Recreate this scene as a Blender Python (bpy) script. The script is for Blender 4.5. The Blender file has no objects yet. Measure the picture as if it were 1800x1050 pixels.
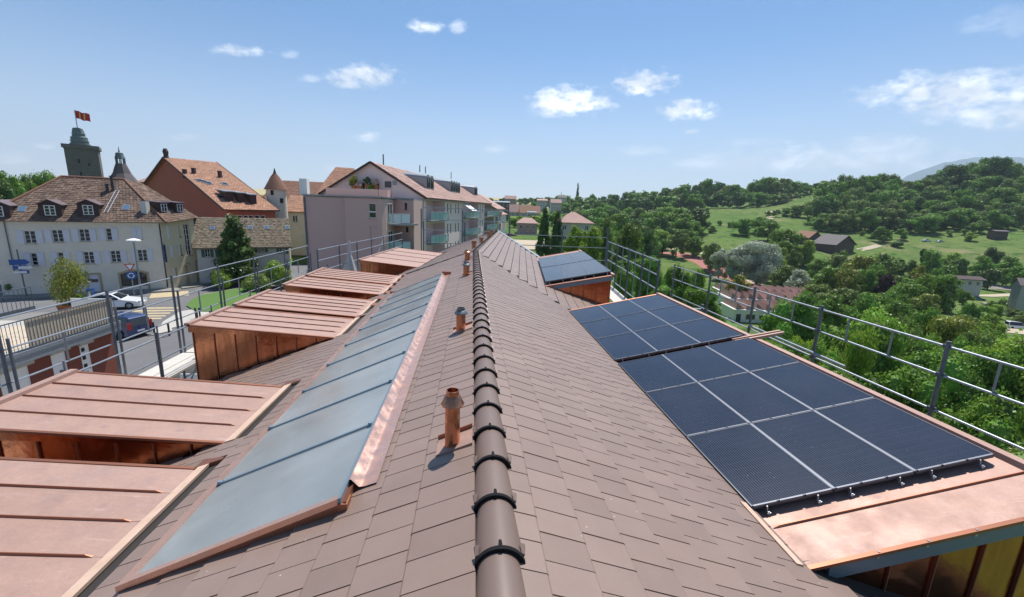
import bpy, math, random
import numpy as np
from mathutils import Matrix, Vector
SC = bpy.context.scene
COL = SC.collection
rad = math.radians

# ------------------------------------------------------------------ camera
FPX = 741.0
def _axes(yaw, pit, roll):
    f = np.array([math.sin(yaw)*math.cos(pit), math.cos(yaw)*math.cos(pit), -math.sin(pit)])
    r = np.array([math.cos(yaw), -math.sin(yaw), 0.0]); d = np.cross(f, r)
    c, s = math.cos(roll), math.sin(roll)
    return np.array([c*r+s*d, -s*r+c*d, f])
AX = _axes(rad(5.7), rad(12.07), rad(-2.09))
cam_d = bpy.data.cameras.new('camera'); cam = bpy.data.objects.new('camera', cam_d); COL.objects.link(cam)
cam_d.sensor_width = 36.0; cam_d.lens = FPX/1800*36; cam_d.clip_end = 30000; cam_d.clip_start = 0.05
_r, _d, _f = AX
cam.matrix_world = Matrix(((_r[0], -_d[0], -_f[0], 0), (_r[1], -_d[1], -_f[1], 0), (_r[2], -_d[2], -_f[2], 0), (0, 0, 0, 1)))
SC.camera = cam

# measuring helpers: a photo pixel (1800x1050) becomes a ray from the standpoint
def ray(px, py): return AX[0]*(px-900)/FPX + AX[1]*(py-525)/FPX + AX[2]
def on_z(px, py, z): r = ray(px, py); return r*(z/r[2])
def on_plane(px, py, P, n): r = ray(px, py); n = np.array(n, float); return r*((np.array(P, float)@n)/(r@n))
def at_depth(px, py, d): return ray(px, py)*d
def height_over(px, py, P): r = ray(px, py); t = (r[0]*P[0]+r[1]*P[1])/(r[0]**2+r[1]**2); return r[2]*t
def on_wall(px, py, A, t):
    """distance along the wall A + s t and height"""
    r = ray(px, py); M = np.array([[r[0], -t[0]], [r[1], -t[1]]]); k = np.linalg.solve(M, np.array(A[:2], float)); return k[1], r[2]*k[0]
def project(P): c = AX@np.array(P, float); return 900+FPX*c[0]/c[2], 525+FPX*c[1]/c[2], c[2]

# ------------------------------------------------------------------ light
SUN_AZ, SUN_EL = 24.0, 64.0     # azimuth clockwise from +Y
SKY_STRENGTH = 0.084
world = bpy.data.worlds.new('World'); SC.world = world; world.use_nodes = True
SC.view_settings.view_transform = 'Standard'; SC.view_settings.look = 'None'
SC.view_settings.exposure = 0.76; SC.view_settings.gamma = 1.0; SC.view_settings.use_curve_mapping = False
SC.cycles.use_denoising = True
SC.cycles.max_bounces = 6; SC.cycles.transparent_max_bounces = 8
SC.cycles.sample_clamp_indirect = 6.0

def nd(nt, typ, **kw):
    n = nt.nodes.new(typ)
    for k, v in kw.items():
        if k.startswith('i_'):
            key = k[2:]; key = int(key) if key.isdigit() else key.replace('_', ' ')
            n.inputs[key].default_value = v
        else: setattr(n, k, v)
    return n
def math_n(nt, op, a, b=None, clamp=False):
    n = nt.nodes.new('ShaderNodeMath'); n.operation = op; n.use_clamp = clamp
    for i, v in enumerate((a, b)):
        if v is None: continue
        if isinstance(v, (int, float)): n.inputs[i].default_value = v
        else: nt.links.new(v, n.inputs[i])
    return n.outputs[0]

def build_world():
    nt = world.node_tree; nt.nodes.clear(); L = nt.links.new
    sky = nd(nt, 'ShaderNodeTexSky', sky_type='NISHITA'); sky.sun_disc = False
    sky.sun_elevation = rad(SUN_EL); sky.sun_rotation = rad(SUN_AZ)
    sky.altitude = 500; sky.air_density = 1.0; sky.dust_density = 0.5; sky.ozone_density = 3.5
    tc = nd(nt, 'ShaderNodeTexCoord')
    sep = nd(nt, 'ShaderNodeSeparateXYZ'); L(tc.outputs['Generated'], sep.inputs[0])
    # small fair-weather clouds, each a soft patch around its own bearing
    noise = nd(nt, 'ShaderNodeTexNoise', i_Scale=34.0, i_Detail=10.0, i_Roughness=0.6)
    mp = nd(nt, 'ShaderNodeMapping'); mp.inputs['Scale'].default_value = (1, 1, 1.9)
    L(tc.outputs['Generated'], mp.inputs[0]); L(mp.outputs[0], noise.inputs['Vector'])
    nz = math_n(nt, 'SUBTRACT', noise.outputs['Fac'], 0.5)
    nz = math_n(nt, 'MULTIPLY', nz, 6.0)
    CL = [(645,140,58,17,1.0), (422,92,40,9,.75), (748,52,28,11,.85), (806,52,15,11,.6), (1000,184,66,22,1.05), (975,196,42,12,.8), (1133,150,50,18,1.05),
          (1207,197,46,15,1.05), (327,243,20,7,.7), (643,243,24,8,.75), (868,264,22,8,.55), (1215,232,12,4,.6), (1670,170,125,30,1.0), (1760,205,95,26,.8), (1790,150,90,22,.7),
          (590,298,26,7,.6), (80,258,14,7,.5), (15,280,30,10,.5), (1440,285,190,26,.62), (1540,262,90,18,.5), (1130,266,40,9,.4), (1255,290,80,12,.4),
          (545,140,22,6,.4), (512,98,14,6,.35), (1780,45,60,20,.3), (1325,252,50,8,.3)]
    total = None
    for px, py, w, h, s in CL:
        c = ray(px, py); dist = np.linalg.norm(c); c /= dist
        R = AX[0]-c*(AX[0]@c); R /= np.linalg.norm(R); U = np.cross(R, c)
        ca = 1/dist
        wa, ha = 1.22*w/FPX*ca, 1.5*h/FPX*ca
        def dot(v, k):
            n = nt.nodes.new('ShaderNodeVectorMath'); n.operation = 'DOT_PRODUCT'; L(tc.outputs['Generated'], n.inputs[0]); n.inputs[1].default_value = tuple(v*k); return n.outputs['Value']
        a = dot(R, 1/wa); b = dot(U, 1/ha); f = dot(c, 1.0)
        # flat base: the lower half is squeezed
        bl = math_n(nt, 'MAXIMUM', math_n(nt, 'MULTIPLY', b, -1.5), b)
        r2 = math_n(nt, 'ADD', math_n(nt, 'POWER', math_n(nt, 'ABSOLUTE', a), 2.0), math_n(nt, 'POWER', math_n(nt, 'ABSOLUTE', bl), 2.0))
        m = math_n(nt, 'SUBTRACT', 1.0, r2)
        m = math_n(nt, 'ADD', m, math_n(nt, 'MULTIPLY', nz, 0.62))
        m = math_n(nt, 'MULTIPLY', m, 1.0*s)
        m = math_n(nt, 'MINIMUM', m, s)
        near = math_n(nt, 'LESS_THAN', r2, 3.2)
        fade = math_n(nt, 'SUBTRACT', 1.0, math_n(nt, 'MULTIPLY', r2, 0.3125), clamp=True)
        m = math_n(nt, 'MULTIPLY', m, fade)
        m = math_n(nt, 'MULTIPLY', math_n(nt, 'MULTIPLY', m, near), math_n(nt, 'GREATER_THAN', f, 0.2), clamp=True)
        total = m if total is None else math_n(nt, 'MAXIMUM', total, m)
    n2 = nd(nt, 'ShaderNodeTexNoise', i_Scale=5.0, i_Detail=6.0, i_Roughness=.6)
    L(mp.outputs[0], n2.inputs['Vector'])
    hz = math_n(nt, 'SUBTRACT', 1.0, math_n(nt, 'MULTIPLY', math_n(nt, 'ABSOLUTE', sep.outputs[2]), 3.4), clamp=True)
    veil = math_n(nt, 'MULTIPLY', math_n(nt, 'MULTIPLY', math_n(nt, 'SUBTRACT', n2.outputs['Fac'], 0.30), 1.5, True), hz, True)
    veil = math_n(nt, 'MULTIPLY', veil, 0.6)
    low = math_n(nt, 'SUBTRACT', 1.0, math_n(nt, 'MULTIPLY', math_n(nt, 'ABSOLUTE', sep.outputs[2]), 2.6), clamp=True)
    low = math_n(nt, 'MULTIPLY', math_n(nt, 'POWER', low, 2.1), .92)
    veil = math_n(nt, 'MAXIMUM', veil, low)
    lp = math_n(nt, 'POWER', total, 1.25, True)
    fac = math_n(nt, 'MULTIPLY', lp, 0.93)
    tint = nd(nt, 'ShaderNodeMix', data_type='RGBA', blend_type='MULTIPLY'); tint.inputs['Factor'].default_value = 1.0
    L(sky.outputs[0], tint.inputs[6]); tint.inputs[7].default_value = SKY_TINT
    mix = nd(nt, 'ShaderNodeMix', data_type='RGBA')
    mv = nd(nt, 'ShaderNodeMix', data_type='RGBA'); L(veil, mv.inputs['Factor']); L(tint.outputs[2], mv.inputs[6]); mv.inputs[7].default_value = (6.6, 6.9, 7.5, 1)
    L(fac, mix.inputs['Factor']); L(mv.outputs[2], mix.inputs[6]); n3 = nd(nt, 'ShaderNodeTexNoise', i_Scale=14.0, i_Detail=6.0); L(mp.outputs[0], n3.inputs['Vector'])
    r3 = nd(nt, 'ShaderNodeMapRange'); r3.inputs[1].default_value = .4; r3.inputs[2].default_value = .62; L(n3.outputs['Fac'], r3.inputs[0])
    cc = nd(nt, 'ShaderNodeMix', data_type='RGBA'); L(r3.outputs[0], cc.inputs['Factor']); cc.inputs[6].default_value = (6.4, 6.9, 7.6, 1); cc.inputs[7].default_value = (11.5, 11.7, 12.0, 1); L(cc.outputs[2], mix.inputs[7])
    bg = nd(nt, 'ShaderNodeBackground', i_Strength=SKY_STRENGTH); L(mix.outputs[2], bg.inputs[0])
    out = nd(nt, 'ShaderNodeOutputWorld'); L(bg.outputs[0], out.inputs[0])
SKY_TINT = (0.43, 0.73, 0.9, 1)
build_world()
sun_d = bpy.data.lights.new('sun', 'SUN'); sun_d.energy = 4.0; sun_d.angle = rad(0.55); sun_d.color = (1.0, 0.96, 0.9)
sun = bpy.data.objects.new('sun', sun_d); COL.objects.link(sun)
_s = Vector((math.sin(rad(SUN_AZ))*math.cos(rad(SUN_EL)), math.cos(rad(SUN_AZ))*math.cos(rad(SUN_EL)), math.sin(rad(SUN_EL))))
sun.rotation_euler = _s.to_track_quat('Z', 'Y').to_euler(); sun.location = (0, 0, 60)

# ------------------------------------------------------------------ materials
MATS = {}
def mat(name, col, rough=0.7, metal=0.0, noise=None, bump=None, spec=0.5, vary=0.0, island=False, extra=None, coat=0.0):
    """noise=(scale, amount, second colour); bump=(scale, strength, distance); vary=value variation per object"""
    if name in MATS: return MATS[name]
    m = bpy.data.materials.new(name); m.use_nodes = True; nt = m.node_tree; L = nt.links.new
    b = nt.nodes['Principled BSDF']; b.inputs['Roughness'].default_value = rough; b.inputs['Metallic'].default_value = metal
    b.inputs['Specular IOR Level'].default_value = spec; b.inputs['Coat Weight'].default_value = coat
    c = col if len(col) == 4 else (*col, 1)
    rgb = nd(nt, 'ShaderNodeRGB'); rgb.outputs[0].default_value = c; cur = rgb.outputs[0]
    geo = nd(nt, 'ShaderNodeNewGeometry')
    if noise:
        ns = noise if isinstance(noise, list) else [noise]
        for sc, amt, c2 in ns:
            n = nd(nt, 'ShaderNodeTexNoise', i_Scale=sc, i_Detail=7.0, i_Roughness=.62); L(geo.outputs['Position'], n.inputs['Vector'])
            r = nd(nt, 'ShaderNodeMapRange'); r.inputs[1].default_value = 0.38; r.inputs[2].default_value = 0.68; r.inputs[4].default_value = amt
            L(n.outputs['Fac'], r.inputs[0])
            mx = nd(nt, 'ShaderNodeMix', data_type='RGBA'); L(r.outputs[0], mx.inputs['Factor']); L(cur, mx.inputs[6]); mx.inputs[7].default_value = (*c2, 1); cur = mx.outputs[2]
    if vary:
        oi = nd(nt, 'ShaderNodeObjectInfo'); v = oi.outputs['Random']
        if island: v = math_n(nt, 'FRACT', math_n(nt, 'ADD', v, geo.outputs['Random Per Island']))
        k = math_n(nt, 'ADD', math_n(nt, 'MULTIPLY', v, 2*vary), 1-vary)
        hs = nd(nt, 'ShaderNodeHueSaturation'); L(k, hs.inputs['Value']); L(cur, hs.inputs['Color']); cur = hs.outputs[0]
    L(cur, b.inputs['Base Color'])
    if bump:
        n = nd(nt, 'ShaderNodeTexNoise', i_Scale=bump[0], i_Detail=5.0); L(geo.outputs['Position'], n.inputs['Vector'])
        bp = nd(nt, 'ShaderNodeBump', i_Strength=bump[1], i_Distance=bump[2]); L(n.outputs['Fac'], bp.inputs['Height']); L(bp.outputs[0], b.inputs['Normal'])
    if extra: extra(nt, b, geo, cur)
    MATS[name] = m; return m

def rough_noise(scale, lo, hi):
    def f(nt, b, geo, cur):
        n = nd(nt, 'ShaderNodeTexNoise', i_Scale=scale, i_Detail=6.0); nt.links.new(geo.outputs['Position'], n.inputs['Vector'])
        r = nd(nt, 'ShaderNodeMapRange'); r.inputs[1].default_value = .35; r.inputs[2].default_value = .7; r.inputs[3].default_value = lo; r.inputs[4].default_value = hi
        nt.links.new(n.outputs['Fac'], r.inputs[0]); nt.links.new(r.outputs[0], b.inputs['Roughness'])
    return f
def M(n): return MATS[n]
def tile_specks(nt, b, geo, cur):
    v = nd(nt, 'ShaderNodeTexVoronoi', i_Scale=5.5); nt.links.new(geo.outputs['Position'], v.inputs['Vector'])
    mx = nd(nt, 'ShaderNodeMix', data_type='RGBA'); nt.links.new(math_n(nt, 'MULTIPLY', math_n(nt, 'LESS_THAN', v.outputs['Distance'], .03), .8), mx.inputs['Factor']); nt.links.new(cur, mx.inputs[6]); mx.inputs[7].default_value = (.6, .57, .52, 1); nt.links.new(mx.outputs[2], b.inputs['Base Color'])
mat('tile', (.235, .163, .132), .45, noise=[(.7, .35, (.275, .2, .165)), (4.0, .35, (.19, .13, .105)), (60, .22, (.19, .13, .104))], bump=(220, .12, .002), vary=.075, island=True, spec=.55, extra=tile_specks)
mat('ridge_tile', (.175, .12, .097), .42, noise=(120, .3, (.125, .09, .077)), vary=.05, spec=.55, bump=(300, .1, .001))
mat('black_band', (.012, .012, .013), .85, spec=.15)
mat('foam', (.06, .11, .15), .8)
mat('deck_dark', (.03, .025, .022), .9)
def handling(nt, b, geo, cur):
    L = nt.links.new; rough_noise(4, .5, .7)(nt, b, geo, cur)
    mp = nd(nt, 'ShaderNodeMapping'); mp.inputs['Scale'].default_value = (1.2, 9, 3); mp.inputs['Rotation'].default_value = (0, 0, .35); L(geo.outputs['Position'], mp.inputs[0])
    n = nd(nt, 'ShaderNodeTexNoise', i_Scale=1.6, i_Detail=9.0, i_Roughness=.75); L(mp.outputs[0], n.inputs['Vector'])
    r = nd(nt, 'ShaderNodeMapRange'); r.inputs[1].default_value = .58; r.inputs[2].default_value = .72; r.inputs[4].default_value = .55; L(n.outputs['Fac'], r.inputs[0])
    mx = nd(nt, 'ShaderNodeMix', data_type='RGBA'); L(r.outputs[0], mx.inputs['Factor']); L(cur, mx.inputs[6]); mx.inputs[7].default_value = (.56, .4, .35, 1)
    v = nd(nt, 'ShaderNodeTexVoronoi', i_Scale=2.3); L(geo.outputs['Position'], v.inputs['Vector'])
    n2 = nd(nt, 'ShaderNodeTexNoise', i_Scale=7.0, i_Detail=6.0); L(geo.outputs['Position'], n2.inputs['Vector'])
    sp = math_n(nt, 'MULTIPLY', math_n(nt, 'LESS_THAN', math_n(nt, 'ADD', v.outputs['Distance'], math_n(nt, 'MULTIPLY', n2.outputs['Fac'], .35)), .27), .45)
    m2 = nd(nt, 'ShaderNodeMix', data_type='RGBA'); L(sp, m2.inputs['Factor']); L(mx.outputs[2], m2.inputs[6]); m2.inputs[7].default_value = (.3, .19, .18, 1)
    L(m2.outputs[2], b.inputs['Base Color'])
mat('copper_top', (.35, .22, .18), .55, metal=.28, noise=[(.45, .5, (.33, .235, .205)), (3.5, .4, (.45, .28, .21)), (18, .25, (.25, .14, .11)), (55, .12, (.7, .46, .36))], bump=(1.6, .22, .02), vary=.06, extra=handling, spec=.45)
def streaks(nt, b, geo, cur):
    L = nt.links.new; mp = nd(nt, 'ShaderNodeMapping'); mp.inputs['Scale'].default_value = (11, 11, 1.1); L(geo.outputs['Position'], mp.inputs[0])
    n = nd(nt, 'ShaderNodeTexNoise', i_Scale=1.0, i_Detail=5.0); L(mp.outputs[0], n.inputs['Vector'])
    r = nd(nt, 'ShaderNodeMapRange'); r.inputs[1].default_value = .42; r.inputs[2].default_value = .66; r.inputs[4].default_value = .55; L(n.outputs['Fac'], r.inputs[0])
    mx = nd(nt, 'ShaderNodeMix', data_type='RGBA'); L(r.outputs[0], mx.inputs['Factor']); L(cur, mx.inputs[6]); mx.inputs[7].default_value = (.3, .12, .06, 1); L(mx.outputs[2], b.inputs['Base Color'])
    r2 = nd(nt, 'ShaderNodeMapRange'); r2.inputs[3].default_value = .12; r2.inputs[4].default_value = .3; L(n.outputs['Fac'], r2.inputs[0]); L(r2.outputs[0], b.inputs['Roughness'])
mat('copper_side', (.5, .2, .11), .2, metal=1.0, noise=[(.8, .35, (.5, .2, .1)), (9, .1, (.8, .42, .26))], bump=(1.6, .45, .05), vary=.14, extra=streaks)
mat('copper_edge', (.33, .14, .085), .45, metal=.7)
mat('copper_bright', (.72, .42, .31), .3, metal=.75, noise=(3, .5, (.72, .5, .42)), bump=(6, .04, .003), extra=rough_noise(9, .22, .42))
mat('copper_pipe', (.5, .22, .13), .3, metal=1.0, noise=[(14, .6, (.22, .1, .06)), (45, .3, (.7, .36, .22))], bump=(30, .2, .004), extra=rough_noise(20, .2, .5))
mat('lead_dark', (.13, .15, .17), .45, metal=.6, noise=(20, .5, (.22, .2, .18)))
mat('wood_pale', (.6, .42, .32), .75, noise=(8, .5, (.4, .27, .17)))
mat('grey_fascia', (.17, .22, .27), .45, metal=.3)
mat('alu', (.5, .52, .55), .38, metal=.8)
mat('galv', (.3, .33, .37), .5, metal=.6, noise=(12, .5, (.18, .2, .23)), bump=(40, .1, .004))
mat('galv_dark', (.12, .14, .165), .5, metal=.5, noise=(9, .5, (.2, .22, .25)))
mat('plank', (.55, .52, .47), .8, noise=(6, .5, (.4, .37, .32)))
mat('panel_frame', (.09, .1, .12), .4, metal=.6)
mat('panel_grey', (.2, .21, .25), .5, metal=.2)
mat('rail_grey', (.15, .16, .19), .45, metal=.4)
def skylight_extra(nt, b, geo, cur):
    b.inputs['IOR'].default_value = 1.5
mat('skylight_glass', (.25, .265, .26), .2, metal=.22, noise=[(.45, .7, (.38, .39, .385)), (1.1, .5, (.17, .195, .195)), (300, .12, (.6, .65, .68))], spec=.8, vary=.06, extra=rough_noise(1.2, .12, .3))
mat('skylight_rib', (.2, .27, .32), .4, metal=.4)

def panel_mat():
    m = bpy.data.materials.new('solar_glass'); m.use_nodes = True; nt = m.node_tree; L = nt.links.new; b = nt.nodes['Principled BSDF']
    tc = nd(nt, 'ShaderNodeTexCoord'); sp = nd(nt, 'ShaderNodeSeparateXYZ'); L(tc.outputs['Object'], sp.inputs[0])
    def lines(o, period, w):
        f = math_n(nt, 'FRACT', math_n(nt, 'ADD', math_n(nt, 'DIVIDE', o, period), 50.0)); return math_n(nt, 'LESS_THAN', f, w)
    a = lines(sp.outputs[0], 0.0273, .15); c = lines(sp.outputs[1], .1083, .035)
    f = math_n(nt, 'MAXIMUM', math_n(nt, 'MULTIPLY', a, .34), math_n(nt, 'MULTIPLY', c, .1))
    mx = nd(nt, 'ShaderNodeMix', data_type='RGBA'); L(f, mx.inputs['Factor']); mx.inputs[6].default_value = (.007, .010, .021, 1); mx.inputs[7].default_value = (.16, .19, .27, 1)
    geo = nd(nt, 'ShaderNodeNewGeometry'); n = nd(nt, 'ShaderNodeTexNoise', i_Scale=1.7, i_Detail=8.0); L(geo.outputs['Position'], n.inputs['Vector'])
    dust = nd(nt, 'ShaderNodeMapRange'); dust.inputs[1].default_value = .4; dust.inputs[2].default_value = .75; dust.inputs[4].default_value = .05; L(n.outputs['Fac'], dust.inputs[0])
    m2 = nd(nt, 'ShaderNodeMix', data_type='RGBA'); L(dust.outputs[0], m2.inputs['Factor']); L(mx.outputs[2], m2.inputs[6]); m2.inputs[7].default_value = (.16, .17, .2, 1)
    # specks of bird lime and dust
    v = nd(nt, 'ShaderNodeTexVoronoi', i_Scale=9.0); L(geo.outputs['Position'], v.inputs['Vector'])
    sp2 = math_n(nt, 'LESS_THAN', v.outputs['Distance'], .035)
    m3 = nd(nt, 'ShaderNodeMix', data_type='RGBA'); L(math_n(nt, 'MULTIPLY', sp2, .6), m3.inputs['Factor']); L(m2.outputs[2], m3.inputs[6]); m3.inputs[7].default_value = (.4, .4, .4, 1)
    L(m3.outputs[2], b.inputs['Base Color']); b.inputs['Roughness'].default_value = .2; b.inputs['Specular IOR Level'].default_value = .45
    MATS['solar_glass'] = m
panel_mat()

# town materials
mat('cream_wall', (.76, .69, .57), .9, noise=[(.35, .5, (.68, .61, .5)), (4, .3, (.78, .73, .63)), (1.2, .3, (.56, .5, .41))], bump=(30, .15, .01))
mat('cream_wall_warm', (.66, .56, .35), .9, noise=[(.35, .5, (.6, .5, .36)), (4, .3, (.68, .6, .46))], bump=(30, .15, .01))
mat('old_white_wall', (.6, .58, .53), .9, noise=[(.5, .6, (.44, .42, .38)), (5, .3, (.66, .64, .6))], bump=(30, .15, .01))
mat('pink_wall', (.58, .385, .345), .92, noise=[(.15, .3, (.52, .345, .31)), (20, .12, (.62, .42, .38))], bump=(40, .15, .01))
mat('lilac_wall', (.78, .61, .6), .9, noise=(.3, .3, (.72, .56, .55)))
mat('red_wall', (.42, .11, .06), .9, noise=[(.2, .5, (.35, .09, .05)), (8, .2, (.46, .14, .08))])
mat('pale_wall', (.5, .47, .43), .9, noise=(.3, .4, (.42, .4, .37)), vary=.1)
mat('rose_wall', (.4, .27, .25), .9, noise=(.3, .4, (.34, .24, .22)))
mat('stone_tower', (.14, .13, .12), .95, noise=[(.5, .6, (.1, .09, .085)), (3, .5, (.21, .185, .155))], bump=(3, .5, .15))
mat('stone_frame', (.42, .33, .2), .9)
mat('old_roof', (.14, .085, .06), .95, noise=[(.8, .6, (.2, .13, .1)), (4, .7, (.07, .05, .04)), (1.7, .5, (.27, .19, .14))], vary=.3, island=True)
mat('moss_roof', (.17, .13, .09), .95, noise=[(1.2, .7, (.09, .08, .06)), (5, .6, (.27, .22, .14)), (2.5, .4, (.3, .25, .2))], vary=.3, island=True)
mat('orange_roof', (.36, .18, .11), .9, noise=[(.6, .5, (.28, .15, .1)), (6, .5, (.44, .26, .17))], vary=.15, island=True)
mat('brown_roof', (.23, .11, .07), .9, noise=[(.6, .5, (.17, .09, .06)), (6, .5, (.3, .16, .1))], vary=.15, island=True)
mat('pink_roof', (.4, .25, .21), .9, noise=[(.5, .5, (.26, .16, .14)), (2.2, .6, (.52, .36, .3)), (6, .4, (.3, .18, .15))], vary=.22, island=True)
mat('slate_roof', (.1, .085, .085), .8, noise=(3, .5, (.14, .12, .12)))
mat('dormer_dark', (.05, .025, .022), .7)
mat('dormer_roof', (.13, .09, .1), .45, noise=(2, .4, (.2, .15, .15)))
mat('zinc', (.3, .32, .34), .4, metal=.5)
mat('tin_green', (.12, .16, .15), .6, metal=.3, noise=(2, .5, (.2, .24, .22)))
mat('window_glass', (.012, .016, .02), .08, spec=.8)
mat('skylight_small', (.1, .17, .26), .15, spec=.9)
mat('white_paint', (.72, .72, .7), .6)
mat('shutter', (.66, .66, .7), .75, noise=(2, .3, (.56, .56, .6)))
mat('green_shutter', (.05, .13, .07), .7)
mat('dark_frame', (.04, .04, .045), .6)
mat('dark_inside', (.02, .018, .017), .9)
mat('balcony_glass', (.3, .48, .5), .25, spec=.7, noise=(.6, .4, (.42, .6, .6)))
mat('balcony_white', (.62, .72, .74), .35)
mat('blue_sign', (.01, .08, .3), .5); mat('white_sign', (.75, .75, .75), .5); mat('red_sign', (.5, .03, .03), .5)
mat('burgundy', (.14, .01, .03), .7)
mat('asphalt', (.13, .13, .135), .9, noise=[(.25, .6, (.185, .18, .175)), (.9, .4, (.1, .1, .105)), (8, .3, (.1, .1, .105))], bump=(60, .2, .01))
mat('asphalt_light', (.2, .19, .175), .9, noise=[(.5, .5, (.16, .15, .14)), (9, .3, (.24, .23, .21))])
mat('pavement', (.24, .225, .2), .9, noise=[(.6, .5, (.19, .18, .165)), (9, .3, (.28, .27, .25))])
mat('yellow_mark', (.55, .42, .22), .8, noise=[(1.2, .5, (.36, .31, .22)), (6, .6, (.25, .23, .19))])
mat('white_mark', (.62, .62, .6), .8, noise=(3, .5, (.4, .4, .39)))
mat('kerb', (.4, .39, .36), .9)
mat('concrete', (.42, .4, .36), .9, noise=[(.8, .5, (.33, .31, .28)), (9, .3, (.48, .46, .42))])
mat('beige_screen', (.5, .42, .32), .85, noise=(1, .3, (.45, .38, .29)))
mat('brown_red', (.17, .045, .028), .85, noise=(1.2, .4, (.14, .04, .025)))
mat('terracotta', (.36, .13, .05), .8, noise=(5, .4, (.28, .1, .04)))
mat('car_white', (.75, .76, .78), .25, spec=.6, coat=.8); mat('car_blue', (.008, .03, .13), .22, spec=.6, coat=.9); mat('car_silver', (.4, .42, .45), .3, metal=.5, coat=.5)
mat('car_red', (.3, .02, .02), .3, coat=.5); mat('car_dark', (.03, .035, .045), .25, coat=.8); mat('car_teal', (.03, .13, .2), .25, coat=.8)
mat('tyre', (.015, .015, .015), .85); mat('tail_light', (.45, .01, .01), .3, spec=.7); mat('lamp_clear', (.6, .62, .65), .15, spec=.8)
mat('flag_red', (.5, .02, .025), .8); mat('flag_gold', (.75, .5, .12), .7)
mat('track_red', (.33, .12, .09), .9, noise=(.3, .5, (.38, .17, .13))); mat('sand', (.45, .37, .27), .95, noise=(.2, .5, (.36, .3, .2)))
mat('barn_wood', (.1, .07, .055), .9, noise=(2, .5, (.14, .1, .08)), vary=.2)
mat('bark', (.09, .07, .055), .95, noise=(4, .5, (.05, .04, .03)))
mat('yellow_paint', (.6, .38, .03), .5); mat('tarp_white', (.65, .66, .66), .6)
mat('net_grey', (.45, .45, .43), .9); mat('ash_grey', (.2, .17, .16), .95, noise=(1, .6, (.3, .27, .24)))
mat('lawn', (.075, .16, .025), .95, noise=[(.4, .5, (.1, .18, .04)), (6, .4, (.05, .11, .02))])

def ground_mat():
    m = bpy.data.materials.new('meadow'); m.use_nodes = True; nt = m.node_tree; L = nt.links.new; b = nt.nodes['Principled BSDF']
    geo = nd(nt, 'ShaderNodeNewGeometry'); b.inputs['Roughness'].default_value = 1.0; b.inputs['Specular IOR Level'].default_value = .1
    def nz(scale, lo, hi):
        n = nd(nt, 'ShaderNodeTexNoise', i_Scale=scale, i_Detail=8.0, i_Roughness=.65); L(geo.outputs['Position'], n.inputs['Vector'])
        r = nd(nt, 'ShaderNodeMapRange'); r.inputs[1].default_value = lo; r.inputs[2].default_value = hi; L(n.outputs['Fac'], r.inputs[0]); return r.outputs[0]
    def mx(f, a, c):
        x = nd(nt, 'ShaderNodeMix', data_type='RGBA'); L(f, x.inputs['Factor'])
        if isinstance(a, tuple): x.inputs[6].default_value = (*a, 1)
        else: L(a, x.inputs[6])
        x.inputs[7].default_value = (*c, 1); return x.outputs[2]
    c = mx(nz(.012, .42, .6), (.095, .17, .035), (.14, .185, .055))
    c = mx(nz(.05, .45, .65), c, (.06, .125, .025)); c = mx(nz(.6, .48, .72), c, (.15, .17, .06)); c = mx(nz(2.2, .5, .7), c, (.06, .115, .025)); c = mx(nz(.03, .57, .7), c, (.22, .2, .1)); c = mx(nz(.17, .55, .62), c, (.045, .095, .02))
    # pale harvested plain far away beyond the town
    vm = nd(nt, 'ShaderNodeVectorMath', operation='LENGTH'); L(geo.outputs['Position'], vm.inputs[0])
    far = nd(nt, 'ShaderNodeMapRange'); far.inputs[1].default_value = 900; far.inputs[2].default_value = 1100; L(vm.outputs['Value'], far.inputs[0])
    c = mx(math_n(nt, 'MULTIPLY', far.outputs[0], .85), c, (.48, .38, .2))
    L(c, b.inputs['Base Color']); MATS['meadow'] = m
ground_mat()

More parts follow.
